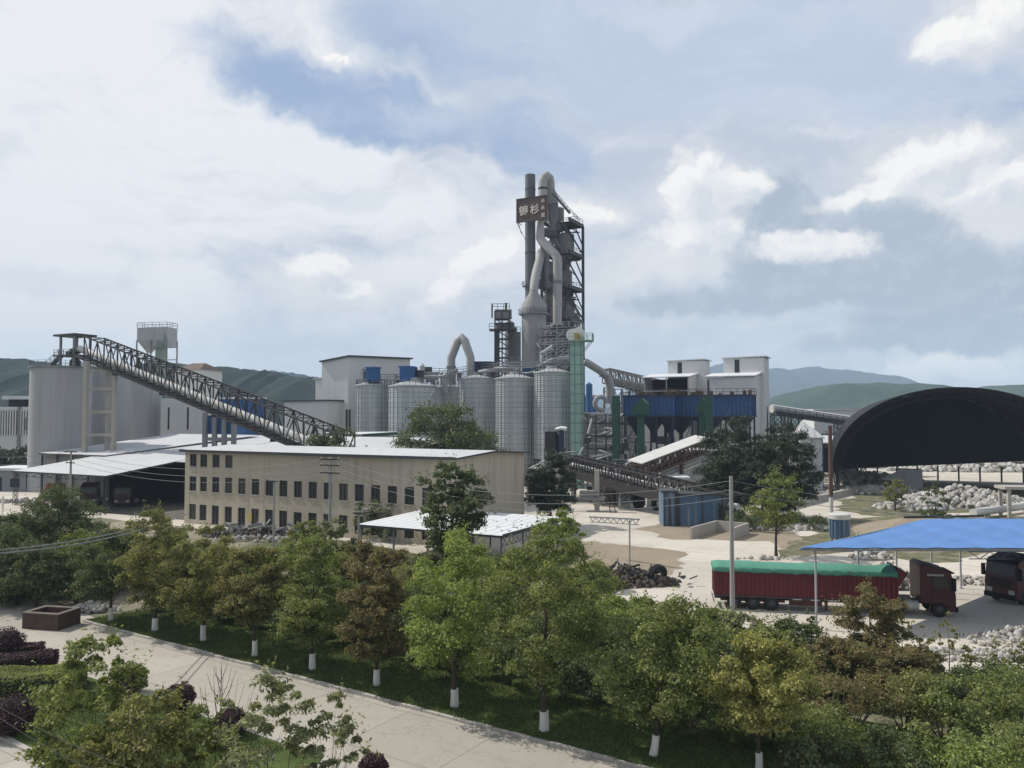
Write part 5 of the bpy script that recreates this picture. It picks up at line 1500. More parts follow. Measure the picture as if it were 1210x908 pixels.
t = thing('tarp_mound', 'low brown earth mound with a dark sheet edge behind the blue canopy', 'earth mound', gr(1060, 640), 0)
a, b2, c_, d_ = gr(1020, 640), gr(1180, 640), gr(1170, 622), gr(1050, 624)
mb = MB(); mb.faces([a, b2, c_ + Vector((4, 3, 0)), d_ + Vector((-4, 3, 0)), d_ + Vector((1, -2, 1.5)), c_ + Vector((-2, -2, 1.5))], [(0, 1, 5, 4), (1, 2, 5), (2, 3, 4, 5), (3, 0, 4)]); mb.build('earth', M['dirt'], t, True)
mb = MB(); mb.bar(d_ + Vector((1, -2, 1.55)), c_ + Vector((-2, -2, 1.55)), .3, .25); mb.build('sheet_edge', M['dark_in'], t, True)

# rocks: each boulder pile is uncountable rubble
def rock_pile(label, cx, cy, rx, ry, h, n, r0, r1, material='rock', name='rubble'):
    mb = MB()
    for i in range(n):
        a = random.uniform(0, 2 * math.pi); f = math.sqrt(random.random())
        x, y = cx + math.cos(a) * f * rx, cy + math.sin(a) * f * ry
        z = h * max(0, 1 - f) ** .8 * random.uniform(.6, 1); r = random.uniform(r0, r1)
        ph = random.uniform(0, 6); k = len(mb.v)
        for (th, zz) in ((.55, .8), (1.0, .1), (.8, -.6)):
            for j in range(6):
                q = ph + j * math.pi / 3; rr = r * th * random.uniform(.75, 1.2)
                mb.v.append((x + rr * math.cos(q), y + rr * math.sin(q) * .9, max(-.02, z + r * zz * random.uniform(.6, 1.1))))
        mb.v.append((x, y, z + r * random.uniform(.8, 1.1)))
        for L_ in range(2):
            for j in range(6):
                mb.f.append((k + L_ * 6 + j, k + (L_ + 1) * 6 + j, k + (L_ + 1) * 6 + (j + 1) % 6, k + L_ * 6 + (j + 1) % 6)); mb.sm.append(False)
        for j in range(6): mb.f.append((k + j, k + (j + 1) % 6, k + 18)); mb.sm.append(False)
    o = mb.build(name, M[material]); tag(o, label, 'rubble', kind='stuff'); return o
p = gr(1150, 598); rock_pile('heap of big pale limestone boulders by the concrete loading frame', p.x, p.y + 3, 11, 7, 3.0, 900, .2, .62)
p = gr(1080, 601); rock_pile('smaller scatter of white stone beside the boulder heap', p.x, p.y, 6, 3.5, 1.6, 160, .25, .6)
p = gr(940, 626); rock_pile('thin line of white rubble along the yard edge under the pines', p.x, p.y, 6.5, 1.2, .5, 110, .2, .45)
p = gr(1030, 660); rock_pile('small white stone heap on the grass behind the truck', p.x, p.y, 2.2, 1.2, 1.1, 60, .15, .4)
p = gr(900, 661); rock_pile('few white stones on the grass verge behind the trailer', p.x, p.y, 2.6, .6, .3, 26, .12, .3)
p = gr(1145, 688); rock_pile('band of grey stones on the yard between the two dark red tractors', p.x, p.y, 4.5, 1.4, .5, 120, .12, .3)
p = gr(1062, 700); rock_pile('pale rubble heap showing between trailer and tractor', p.x, p.y + 2, 3, 1.5, 2.3, 180, .15, .4)
p = gr(1090, 775); rock_pile('long band of broken pale stones at the yard edge behind the shrubs', p.x, p.y, 10, 1.3, .4, 700, .06, .18)
p = gr(1205, 760); rock_pile('sloping pile of pale stones at the corner of the yard', p.x + 2, p.y, 5, 3, 1.2, 520, .07, .2)
p = gr(108, 722); rock_pile('small grey rubble heap beside the brick planter', p.x, p.y, 2.0, 1.0, .6, 70, .1, .25)
p = gr(35, 594); rock_pile('strip of rubble at the edge of the shed yard', p.x, p.y, 9, 1.5, .7, 160, .15, .45, 'conc')
p = gr(960, 598); rock_pile('white stone store strewn under the near edge of the arched shed', at(1035, 575, 160).x - 6, 150, 9, 8, .8, 140, .3, .7)
p = gr(1010, 570); rock_pile('wide white stockpile inside the open arched shed', at(1020, 500, 172).x, 172, 12, 8, 2.0, 260, .4, .9)
rock_pile('pale crushed stone bank under the far curtain of the black arched shed', at(1150, 500, 205).x, 205, 22, 6, 2.4, 260, .5, 1.1)

# scrap heap with old tyres
p = gr(742, 690)
rock_pile('dark heap of rusty scrap and rubbish on the dirt lot', p.x - .7, p.y + .3, 5.2, 2.2, 1.5, 420, .08, .30, 'scrap', 'scrap_heap')
rock_pile('grey stones scattered around the scrap heap', p.x - 2, p.y - 1.0, 3.6, 1.2, .4, 70, .08, .22, 'conc', 'rubble')
mb = MB()
for i in range(90):
    x, y = p.x + random.gauss(-.7, 2.2), p.y + random.gauss(.2, .9); z = random.uniform(.2, 1.2)
    a = random.uniform(0, 3.1); l = random.uniform(.5, 1.6); mb.bar((x, y, z), (x + math.cos(a) * l, y + math.sin(a) * l * .5, max(.06, z + random.uniform(-.5, .5))), random.uniform(.05, .14), random.uniform(.03, .3))
o = mb.build('scrap_bars', M['steel_dark']); tag(o, 'bent scrap bars and plates tangled in the rusty heap', 'scrap', kind='stuff')
def tyre(label, loc, r, w, tilt, yaw):
    t = thing('old_tyre', label, 'tyre', loc, yaw)
    m = MB(); k = 20
    prof = [(r * .58, -w * .32), (r * .8, -w * .5), (r * .97, -w * .42), (r, 0), (r * .97, w * .42), (r * .8, w * .5), (r * .58, w * .32), (r * .56, 0)]
    n = 28; ct, st = math.cos(tilt), math.sin(tilt)
    for j in range(n):
        a = 2 * math.pi * j / n
        for rr, ww in prof:
            x, y, z = rr * math.cos(a), ww, rr * math.sin(a)
            m.v.append((x, y * ct - z * st, y * st + z * ct))
    q = len(prof)
    zmin = min(v[2] for v in m.v); m.v = [(a, b2, c_ - zmin) for a, b2, c_ in m.v]
    for j in range(n):
        for i in range(q): m.f.append((j * q + i, j * q + (i + 1) % q, ((j + 1) % n) * q + (i + 1) % q, ((j + 1) % n) * q + i)); m.sm.append(True)
    m.build('casing', M['tyre'], t)
    m = MB()
    for j in range(n * 2):
        a = 2 * math.pi * j / (n * 2)
        for s_ in (-1, 1):
            x, z = r * 1.0 * math.cos(a), r * 1.0 * math.sin(a); y0, y1 = s_ * w * .08, s_ * w * .4
            f = lambda X, Y_, Z: (X, Y_ * ct - Z * st, Y_ * st + Z * ct - zmin)
            m.bar(f(x, y0, z), f(x * 1.0, y1, z), .08, .06)
    m.build('tread_block', M['tyre'], t)
tyre('big worn tractor tyre leaning upright at the end of the scrap heap', tuple(gr(777, 691)), .82, .55, .25, .5)
tyre('flat lying old tyre in front of the scrap heap', tuple(gr(722, 697)), .75, .4, 1.05, -.3)
def tyre_big(): pass
tyre('large dark tyre drum standing in the pale yard near the white block', tuple(gr(755, 601)), 1.35, 1.3, 0, 1.1)
tyre('round pale pipe end standing in the yard by the blue shed', tuple(gr(778, 603)), 1.0, 1.0, 0, .5)

# ================================================================= blue canopy
t = thing('blue_canopy', 'bright blue sheet canopy roof on slender pale posts over the truck lane', 'canopy', (xat(945, 52.6), 52.6, 0), 0)
Yc = 52.6
c0, c1 = at(945, 647.5, Yc), at(1330, 648, Yc)
c3, c2 = at(1092, 613.5, 66), at(1330, 612, 66)
NX, NY = 26, 10
P, Fc = [], []
for j in range(NY + 1):
    for i in range(NX + 1):
        a = c0.lerp(c1, i / NX); b2 = c3.lerp(c2, i / NX); q = a.lerp(b2, j / NY)
        q = q + Vector((0, 0, -.10 * math.sin(math.pi * j / NY) * (1 + .5 * math.sin(i * 1.7)) + .03 * math.sin(i * 2.4 + j)))
        P.append(q)
for j in range(NY):
    for i in range(NX): k = j * (NX + 1) + i; Fc.append((k, k + 1, k + NX + 2, k + NX + 1))
mb = MB(); mb.faces(P, Fc, True); mb.faces([p - Vector((0, 0, .05)) for p in P], [tuple(reversed(f)) for f in Fc], True)
mb.build('canvas', M['canvas'], t, True)
mb = MB(); dz = Vector((0, 0, .13)); mb.bar(c0 - dz, c1 - dz, .1, .14); mb.bar(c0 - dz, c3 - dz, .1, .14); mb.bar(c3 - dz * 1.6, c2 - dz * 1.6, .1, .14)
mb.build('edge_frame', M['steel_mid'], t, True)
mb = MB(); a, b2 = at(1145, 652, 60), at(1330, 652, 60); dn = Vector((0, 0, -.55))
mb.bar(a, b2, .06); mb.bar(a + dn, b2 + dn, .06)
for i in range(15): mb.bar(a.lerp(b2, i / 15) + dn * (i % 2), a.lerp(b2, (i + 1) / 15) + dn * ((i + 1) % 2), .045)
mb.build('roof_truss', M['steel_mid'], t, True)
for px, Yp in ((961, 52.9), (1011, 61.0), (1056, 63.0), (1097, 64.2), (1131, 65.3), (1215, 53.0)):
    q = at(px, 492, Yp); f = (Yp - Yc) / (66 - Yc); zt = c0.z + (c3.z - c0.z) * f - .25
    m = MB(); m.lathe(q.x, q.y, [(.075, 0), (.075, zt)], 10); m.lathe(q.x, q.y, [(.2, 0), (.2, .04)], 10); m.build('post', M['steel_light'], t, True)

# water tank with rusty pole behind
p = gr(990, 668)
Yt = 84.0; p = Vector((at(990, 492, Yt).x, Yt, 0)); k = Yt / FPX
t = thing('blue_tank', 'faded blue ribbed tank with white dusty rim on legs', 'tank', (p.x, Yt, 0), 0)
zt, zb = zat(607, Yt), zat(636, Yt)
mb = MB(); mb.lathe(0, 0, [(10.5 * k, zb), (10.5 * k, zt - .5)], 26)
for j in range(16): a = 2 * math.pi * j / 16; mb.bar((10.7 * k * math.cos(a), 10.7 * k * math.sin(a), zb), (10.7 * k * math.cos(a), 10.7 * k * math.sin(a), zt - .5), .13)
mb.build('shell', M['blue_shed'], t)
mb = MB(); mb.lathe(0, 0, [(11.8 * k, zt - .55), (12.3 * k, zt - .1), (11.5 * k, zt)], 26, True); mb.build('rim', M['belt'], t)
for j in range(4): a = math.pi / 4 + j * math.pi / 2; m = MB(); m.bar((9.5 * k * math.cos(a), 9.5 * k * math.sin(a), 0), (9.5 * k * math.cos(a), 9.5 * k * math.sin(a), zb - .003), .16); m.build('leg', M['steel_mid'], t)
Yt = 92; p = at(980.5, 492, Yt); k = Yt / FPX
t = thing('rusty_flue', 'tall rusty red-brown steel flue with pale foot behind the blue tank', 'flue', (p.x, Yt, 0), 0)
mb = MB(); mb.lathe(0, 0, [(2.4 * k, zat(588, Yt)), (2.2 * k, zat(503, Yt))], 14); mb.build('shaft', M['rust'], t)
mb = MB(); mb.lathe(0, 0, [(2.5 * k, 0), (2.45 * k, zat(588, Yt) - .002)], 14); mb.build('foot', M['belt'], t)

# ================================================================= trucks
def wheel(parent, x, y, r, w):
    m = MB(); m.tube([(x, y - w / 2, r), (x, y - w * .35, r), (x, y + w * .35, r), (x, y + w / 2, r)], [r * .93, r, r, r * .93], 26); wh = m.build('wheel', M['tyre'], parent)
    m = MB(); sg = -1 if y < 0 else 1
    m.tube([(x, y + sg * w * .5, r), (x, y + sg * (w * .5 + .02), r), (x, y + sg * (w * .5 + .10), r)], [r * .52, r * .5, r * .16], 18)
    for j in range(8): a = 2 * math.pi * j / 8; m.tube([(x + r * .36 * math.cos(a), y + sg * w * .5, r + r * .36 * math.sin(a)), (x + r * .36 * math.cos(a), y + sg * (w * .5 + .05), r + r * .36 * math.sin(a))], .03, 6)
    m.build('rim', M['steel_dark'], wh)
def cab_outline():
    # side outline, x forward, z up: cab with sloped roof fairing
    return [(-2.0, .95), (-2.0, 3.52), (-1.75, 3.66), (-.1, 3.22), (.02, 3.05), (.22, 2.0), (.3, 1.55), (.3, .55), (.1, .42), (-.25, .42), (-.45, .95)]
def tractor(name, label, loc, rz, mirror_sign=1):
    t = thing(name, label, 'truck', loc, rz)
    W = 1.24
    out = cab_outline(); n = len(out)
    m = MB(); ins = [(x * .985, 0) for x in range(1)]
    L1 = [(x, -W, z) for x, z in out]; L2 = [(x, W, z) for x, z in out]
    m.faces(L1 + L2, [tuple(range(n)), tuple(reversed(range(n, 2 * n)))] + [(i, n + i, n + (i + 1) % n, (i + 1) % n) for i in range(n)])
    cab = m.build('cab', M['cab_red'], t)
    md = cab.modifiers.new('soft_edges', 'BEVEL'); md.width = .07; md.segments = 2; md.limit_method = 'ANGLE'; md.angle_limit = R(25)
    for sg in (-1, 1):
        y = sg * (W + .012)
        m = MB(); pts = [(-1.15, y, 2.05), (-.05, y, 1.95), (-.12, y, 2.75), (-1.15, y, 2.8)]
        m.poly(pts if sg < 0 else pts[::-1]); m.build('side_window', M['glass'], t)
        m = MB(); m.box(-1.25, -1.22, sg * W - .015, sg * W + .015, .95, 2.9); m.box(-1.0, -.8, sg * W - .03, sg * W + .03, 1.7, 1.78); m.build('door_seam', M['dark_in'], t)
        m = MB(); m.box(.05, .22, sg * 1.42 - .12, sg * 1.42 + .12, 1.9, 2.75); m.bar((.08, sg * 1.2, 2.75), (.1, sg * 1.4, 2.75), .05); m.build('mirror', M['dark_in'], t)
        m = MB(); m.box(.27, .335, sg * .85 - .22, sg * .85 + .22, .8, 1.1); m.build('headlight', M['steel_light'], t)
        m = MB()
        for z in (.55, .9): m.box(-.55, -.05, sg * W - .05, sg * W + .05, z, z + .06)
        m.build('step', M['steel_dark'], t)
        m = MB(); y = sg * (W + .014)
        if sg < 0:
            for i in range(7): m.box(-1.55 + i * .16, -1.45 + i * .16, y - .004, y, 2.86, 3.0)
            m.build('door_lettering', M['belt'], t)
    m = MB(); m.poly([(.035, -1.08, 2.98), (.215, -1.08, 2.12), (.215, 1.08, 2.12), (.035, 1.08, 2.98)][::-1]); q = [(v[0] + .03, v[1], v[2]) for v in m.v]; m.v = q; m.build('windscreen', M['glass'], t)
    m = MB()
    for z in (1.2, 1.38, 1.56, 1.74): m.box(.26, .33, -.85, .85, z, z + .09)
    m.box(.24, .42, -1.22, 1.22, .4, .72); m.build('grille', M['dark_in'], t)
    m = MB(); m.box(-.05, .26, -1.1, 1.1, 3.02, 3.1); m.build('sun_visor', M['dark_in'], t)
    m = MB(); m.box(-5.4, .0, -.45, .45, .75, 1.0); m.box(-5.2, -2.2, -.75, -.46, .8, .95); m.box(-4.6, -3.4, -.6, .6, 1.0, 1.2); m.build('chassis', M['steel_dark'], t)
    for sg in (-1, 1):
        m = MB(); m.tube([(-2.1, sg * .95, .75), (-3.0, sg * .95, .75)], .32, 14); m.build('fuel_tank', M['steel_light'], t)
        for x in (-.75, -3.55, -4.85):
            wheel(t, x, sg * 1.02, .5, .36 if x > -1 else .5)
        m = MB(); m.tube([(-.05, sg * 1.2, .5), (-.2, sg * 1.2, .98), (-.75, sg * 1.2, 1.12), (-1.3, sg * 1.2, .98), (-1.45, sg * 1.2, .5)], .07, 6); m.build('fender', M['cab_red'], t)
    return t
pr, pf = gr(852, 719.5), gr(1128, 731)
dr = (pf - pr); rzt = math.atan2(dr.y, dr.x)
ux = Vector((math.cos(rzt), math.sin(rzt), 0)); uy = Vector((-ux.y, ux.x, 0))
front = pf + uy * 1.25
tractor('tractor_truck', 'dark red tractor truck hauling the long green-tarped trailer', tuple(front - ux * .15), rzt)
# trailer
TL = (pf - pr).length - 3.25
rear = pr + uy * 1.25 - ux * .4
t = thing('cargo_trailer', 'long dark red ribbed cargo trailer under a green tarpaulin', 'trailer', tuple(rear), rzt)
W = 1.25
mb = MB(); mb.box(0, TL, -W, W, 1.0, 2.75)
nr = int(TL / .32)
for i in range(nr + 1):
    x = i * TL / nr; mb.box(x - .05, x + .05, -W - .045, -W - .002, 1.0, 2.75); mb.box(x - .05, x + .05, W + .002, W + .045, 1.0, 2.75)
for i in range(8): y = -W + .1 + i * (2 * W - .2) / 7; mb.box(-.05, -.002, y - .05, y + .05, 1.0, 2.75)
mb.faces([(TL - .001, -W, 2.75), (TL - .001, W, 2.75), (TL - .001, W, 3.35), (TL - .001, -W, 3.35), (TL + .75, -W * .9, 2.95), (TL + .75, W * .9, 2.95), (TL, -W, 1.9), (TL, W, 1.9)], [(0, 3, 4), (3, 2, 5, 4), (2, 1, 5), (0, 4, 6), (4, 5, 7, 6), (5, 1, 7)])
mb.build('body', M['truck_red'], t)
mb = MB(); mb.box(-.05, TL + .05, -W - .08, W + .08, .9, .998); mb.box(-.05, TL + .05, -W - .09, -W - .05, 2.66, 2.8); mb.box(0, TL, -.5, -.35, .6, .898); mb.box(0, TL, .35, .5, .6, .898); mb.box(-.1, -.06, -W, W, .45, .65); mb.build('frame', M['steel_dark'], t)
# tarpaulin: loaf shape with soft folds and sagging hem
nx, ny = 90, 14; P, Fc = [], []
rg = np.random.default_rng(4)
for i in range(nx + 1):
    x = -.12 + (TL + .1) * i / nx
    hgt_ = .20 + .035 * math.sin(i * .13) + .02 * math.sin(i * .37 + 1) + .008 * rg.normal()
    if i < 3: hgt_ -= .06 * (3 - i)
    if i > nx - 8: hgt_ += .02 * (i - nx + 8)
    hem = .03 * math.sin(i * .35) + .02 * math.sin(i * .9 + 2) + .012 * rg.normal()
    for j in range(ny + 1):
        s_ = j / ny * 2 - 1
        yy = math.copysign(min(1.0, abs(s_) * 1.32), s_) * (W + .10)
        if abs(s_) > .76: z = 2.98 - (abs(s_) - .76) / .24 * (.25 + hem)
        else: z = 2.98 + hgt_ * (1 - (abs(s_) / .76) ** 3.6) + .012 * math.sin(i * 1.1 + j * 1.7)
        if .45 < abs(s_) < .95: yy += math.copysign(.015 * math.sin(i * 1.3), s_)
        P.append((x, yy, z))
for i in range(nx):
    for j in range(ny): k = i * (ny + 1) + j; Fc.append((k, k + ny + 1, k + ny + 2, k + 1))
Fc.append(tuple(range(ny + 1)))
mb = MB(); mb.faces(P, Fc, True); mb.build('tarpaulin', M['tarp'], t)
mb = MB()
for i in range(9): x = .4 + i * (TL - .8) / 8; mb.bar((x, -W - .13, 2.75), (x + .15, -W - .10, 2.1), .014)
mb.build('tie_rope', M['rust'], t)
for x in (1.35, 2.65, 3.95):
    for sg in (-1, 1): wheel(t, x, sg * 1.0, .5, .5)
mb = MB(); mb.box(.4, 4.9, -1.0, 1.0, .55, .75); mb.box(5.2, 7.4, -W, -W + .5, .45, .9); mb.box(TL - 4.8, TL - 4.6, -.9, -.7, .1, .9); mb.build('underframe_box', M['cab_red'], t)
mb = MB()
for i in range(4): mb.box(5.4 + i * 1.2, 6.0 + i * 1.2, -W - .1, -W - .04, .86, .92)
mb.box(-.13, -.1, -1.1, -.8, .7, .85); mb.box(-.13, -.1, .8, 1.1, .7, .85); mb.build('marker_light', M['belt'], t)
p = gr(1200, 722)
tractor('tractor_truck', 'second dark red tractor truck facing the other way at the yard edge', (p.x + .6, p.y + 2.4, 0), R(205))
# trucks in the big shed
def small_truck(label, px, py, Y, m_, rz):
    t = tractor('tractor_truck', label, (at(px, HOR, Y).x, Y, 0), rz)
    return t
ta_ = small_truck('bright red truck cab parked at the mouth of the open shed', 66, 590, 122, None, R(-70))
for ch in ta_.children:
    if ch.name.startswith('cab'): ch.data.materials[0] = M.setdefault('bright_red', mat('bright_red_cab', (.30, .02, .03), .4, .15, .5))
small_truck('dark truck cab facing out between the lattice posts of the shed', 107, 592, 124, None, R(-75))
small_truck('dark truck cab deep in the shadow next to the corner lattice post', 147, 596, 123, None, R(-85))

# ================================================================= brick planter box
c4 = [gr(25, 744), gr(66, 746), gr(87, 744)]
p = gr(26, 743)
t = thing('brick_bin', 'low square brown brick bin with pale coping on the road corner', 'brick bin', (p.x, p.y, 0), R(-12))
mb = MB(); w_, d_, h_ = 2.75, 2.0, 1.0
mb.box(0, w_, 0, .24, 0, h_); mb.box(0, w_, d_ - .24, d_, 0, h_); mb.box(0, .24, .24, d_ - .24, 0, h_); mb.box(w_ - .24, w_, .24, d_ - .24, 0, h_); mb.build('wall', M['brick'], t)
mb = MB()
for a in ((-.04, w_ + .04, -.04, .28), (-.04, w_ + .04, d_ - .28, d_ + .04), (-.04, .28, .281, d_ - .281), (w_ - .28, w_ + .04, .281, d_ - .281)): mb.box(*a, h_ + .002, h_ + .07)
mb.build('coping', M['coping'], t)
mb = MB(); mb.box(.25, w_ - .25, .25, d_ - .25, 0, .65); mb.build('filling', M['dirt'], t)

# ================================================================= poles and wires
def pole(label, px, pyb, pyt, Y, arms, r=.17, h=None):
    q = at(px, 492, Y); H = zat(pyt, Y)
    t = thing('utility_pole', label, 'utility pole', (q.x, Y, 0), R(-25))
    m = MB(); m.lathe(0, 0, [(r, 0), (r * .68, H)], 14); m.build('shaft', M['pole'], t)
    for z, w in arms:
        m = MB(); m.box(-w, w, -.14, -.06, z - .06, z + .06); a = m.build('cross_arm', M['steel_dark'], t)
        m = MB()
        for x in (-w + .1, 0, w - .1): m.lathe(x, -.1, [(.03, z + .062), (.055, z + .13), (.03, z + .2)], 8)
        m.build('insulator', M['white_paint'], a)
    return Vector((q.x, Y, H))
P1 = pole('tall concrete utility pole rising in front of the trailer end', 863, 740, 563, 53, [])
P2 = pole('concrete utility pole with three cross arms before the beige building', 391, 665, 541, 74, [(zat(543, 74), 1.1), (zat(550, 74), 1.1), (zat(559, 74), 1.1)])
P3 = pole('short dark utility pole against the beige building front', 325, 640, 566, 84, [(zat(569, 84), .5)], .12)
P4 = pole('concrete utility pole with two cross arms by the white shed roof', 85, 600, 533, 100, [(zat(534, 100), 1.2), (zat(547, 100), .8)])
P5 = pole('thin concrete utility pole standing in dark trees near the shelter', 425, 640, 604, 66, [(6.0, .5)], .12)
def wire(label, A, B, sag, r=.02, group='overhead wires', n=18):
    pts = [A.lerp(B, i / n) - Vector((0, 0, 4 * sag * (i / n) * (1 - i / n))) for i in range(n + 1)]
    m = MB(); m.tube([p - pts[0] for p in pts], r, 6)
    o = m.build('overhead_wire', M['steel_mid' if r > .007 else 'steel_dark']); o.location = pts[0]; return tag(o, label, 'wire', group)
for i, (dz, lab) in enumerate(((-.0, 'topmost thin wire strung between the two cross-armed poles'), (-.75, 'middle thin wire strung between the two cross-armed poles'), (-1.4, 'lowest thin wire strung between the two cross-armed poles'))):
    wire(lab, P4 + Vector((0, 0, dz - .05)), P2 + Vector((0, 0, dz - .05)), 1.6)
for i, (dz, lab) in enumerate(((-.0, 'top wire running from the arms of one pole past the beige gable'), (-.75, 'middle wire running from the arms of one pole past the beige gable'), (-1.4, 'bottom wire running from the arms of one pole past the beige gable'))):
    wire(lab, P2 + Vector((0, 0, dz - .05)), P1 + Vector((0, 0, -.3 + dz * .8)), 2.0)
for i, (dz, lab) in enumerate(((-.3, 'upper wire crossing above the trailer towards the blue canopy'), (-1.0, 'lower wire crossing above the trailer towards the blue canopy'))):
    wire(lab, P1 + Vector((0, 0, dz)), at(1300, 600 + i * 10, 60), .8)
for i, (dz, lab) in enumerate(((-.1, 'upper wire reaching from the shed pole out of view'), (-.9, 'lower wire reaching from the shed pole out of view'))):
    wire(lab, P4 + Vector((0, 0, dz)), at(-60, 536 + i * 10, 105), .6)
wire('upper of two thick pale cables slung low over the tree tops', at(-40, 653, 34), at(215, 606, 60), .5, .035)
wire('lower of two thick pale cables slung low over the tree tops', at(-40, 657, 33), at(222, 607, 60), .55, .035)
wire('upper pale cable dropping over the garden corner', at(-30, 818, 18), at(170, 915, 14), .1, .0045)
wire('lower pale cable dropping over the garden corner', at(-30, 827, 18), at(120, 915, 14), .1, .0045)
wire('thin guide cable slanting down across the widest steel silo', at(513, 460, 158), at(460, 540, 130), 1.0, .1)
# person-high things: parked machine, scrap by the wall
rock_pile('junk heap of old timber and rusty parts before the beige wall', at(302, 632, 92).x, 93, 6.5, 1.8, 1.3, 330, .08, .34, 'scrap', 'scrap_heap')
mb = MB()
for i in range(60):
    x, y, z = at(302, 632, 92).x + random.gauss(0, 3), 92 + random.gauss(0, .9), random.uniform(.2, 1.5); a = random.uniform(0, 3.1); l = random.uniform(.6, 2.2); mb.bar((x, y, z), (x + math.cos(a) * l, y + math.sin(a) * l * .5, max(.06, z + random.uniform(-.6, .6))), random.uniform(.06, .2), random.uniform(.04, .4))
o = mb.build('scrap_bars', M['steel_mid']); tag(o, 'loose bars and boards lying over the junk before the beige wall', 'scrap', kind='stuff')
rock_pile('pale broken blocks mixed with the junk before the beige wall', at(305, 640, 90).x, 90, 6, 1.4, .7, 150, .08, .3, 'conc', 'rubble')
rock_pile('pale plastic sacks and junk stored beside the open lean-to shelter', at(480, 640, 72).x - .5, 72, 4, 2, 1.0, 70, .2, .45, 'rock', 'junk_pile')
# ================================================================= vegetation
random.seed(77); rng = np.random.default_rng(77)
def grow_limbs(mb, base, top, r0, targets, lean=(0, 0)):
    """tapered trunk with limbs reaching the leaf clumps"""
    n = 7; pts, rad = [], []
    h = top.z - base.z
    ph = random.uniform(0, 6)
    for i in range(n + 1):
        f = i / n
        pts.append(base.lerp(top, f) + Vector((math.sin(f * 4 + ph), math.cos(f * 3.3 + ph), 0)) * .035 * h * f * (1 - f * .5))
        rad.append(r0 * (1.25 if i == 0 else 1) * (1 - f * .93))
    mb.tube(pts, rad, 9)
    for tg in targets:
        tg = Vector(tg)
        f = min(.92, max(.28, (tg.z - base.z) / h * random.uniform(.5, .8)))
        k = f * n; i = int(k); p = pts[i].lerp(pts[min(n, i + 1)], k - i)
        r = r0 * (1 - f * .82) * .4
        mid = p.lerp(tg, .5) + Vector((random.gauss(0, .15), random.gauss(0, .15), -.12 * (tg - p).length * .3))
        mb.tube([p, mid, tg], [r, r * .6, r * .2], 6, False)

def tree(name, label, loc, H, cr, cb, lm, n, ls, ww=False, lean=(0, 0), clumps=34, group=None, r0=None, egg=.5, gap=.0, barkm='bark', cat='tree', cs=1.0, asp=.55):
    """H height, cr crown radius, cb crown base height, n leaves of size ls"""
    t = thing(name, label, cat, loc, random.uniform(0, 6.28), group)
    r0 = r0 or H * .015 + .03
    inv = Matrix.Rotation(-t.rotation_euler.z, 3, 'Z')
    ln = inv @ Vector((lean[0], lean[1], 0))
    zc = cb + (H - cb) * (1 - egg); 
    C, Rr = [], []
    tries = 0
    while len(C) < clumps and tries < 4000:
        tries += 1
        d = rng.normal(0, 1, 3); d /= np.linalg.norm(d)
        f = rng.uniform(.12, 1) ** .45
        vz = (H - zc) if d[2] > 0 else (zc - cb)
        p = np.array([d[0] * cr * f, d[1] * cr * f, zc + d[2] * vz * f])
        r = cs * cr * rng.uniform(.17, .34) * (1.0 if d[2] < .5 else .85)
        if any(np.linalg.norm(p - q) < gap * (r + s_) for q, s_ in zip(C, Rr)): continue
        p[0] += ln.x * p[2]; p[1] += ln.y * p[2]
        C.append(p); Rr.append(r)
    C.append(np.array([ln.x * H * .9, ln.y * H * .9, H - cr * .2])); Rr.append(cr * .26)
    mb = MB()
    tops = Vector((ln.x * (H * .74), ln.y * (H * .74), H * .74))
    sel = random.sample(range(len(C)), min(len(C), 16))
    grow_limbs(mb, Vector((0, 0, -.05)), tops, r0, [C[i] for i in sel])
    tr = mb.build('trunk', M[barkm], t)
    if ww:
        m = MB(); a = Vector((0, 0, 0)); b2 = Vector((ln.x, ln.y, 1.0)) * random.uniform(.72, .95)
        m.tube([a, b2 * .5 + Vector((.01, .01, 0)), b2], [r0 * 1.28 + .02, r0 * 1.12 + .02, r0 * 1.05 + .025], 12)
        m.build('whitewash', M['paint_white'], tr)
    per = max(6, n // max(1, len(C)))
    P, N = clump_points(C, Rr, per)
    # twig sprays poking out of the outline
    k = max(10, n // 90)
    idx = rng.integers(0, len(C), k)
    Q = []; QN = []
    for i in idx:
        out = np.array(C[i]) - np.array([ln.x * zc, ln.y * zc, zc - .3 * H * 0]); out /= np.linalg.norm(out) + 1e-6
        out = out + rng.normal(0, .35, 3); out[2] = abs(out[2]) * .8 + .15
        s0 = np.array(C[i]) + out * Rr[i] * .78
        for j in range(5):
            Q.append(s0 + out * (j * ls * .5) + rng.normal(0, ls * .35, 3)); QN.append(out)
    P = np.concatenate([P, np.array(Q)]); N = np.concatenate([N, np.array(QN)])
    leaf_mesh(P, N, ls, asp, t, 'crown', L[lm] if isinstance(lm, str) else lm)
    return t

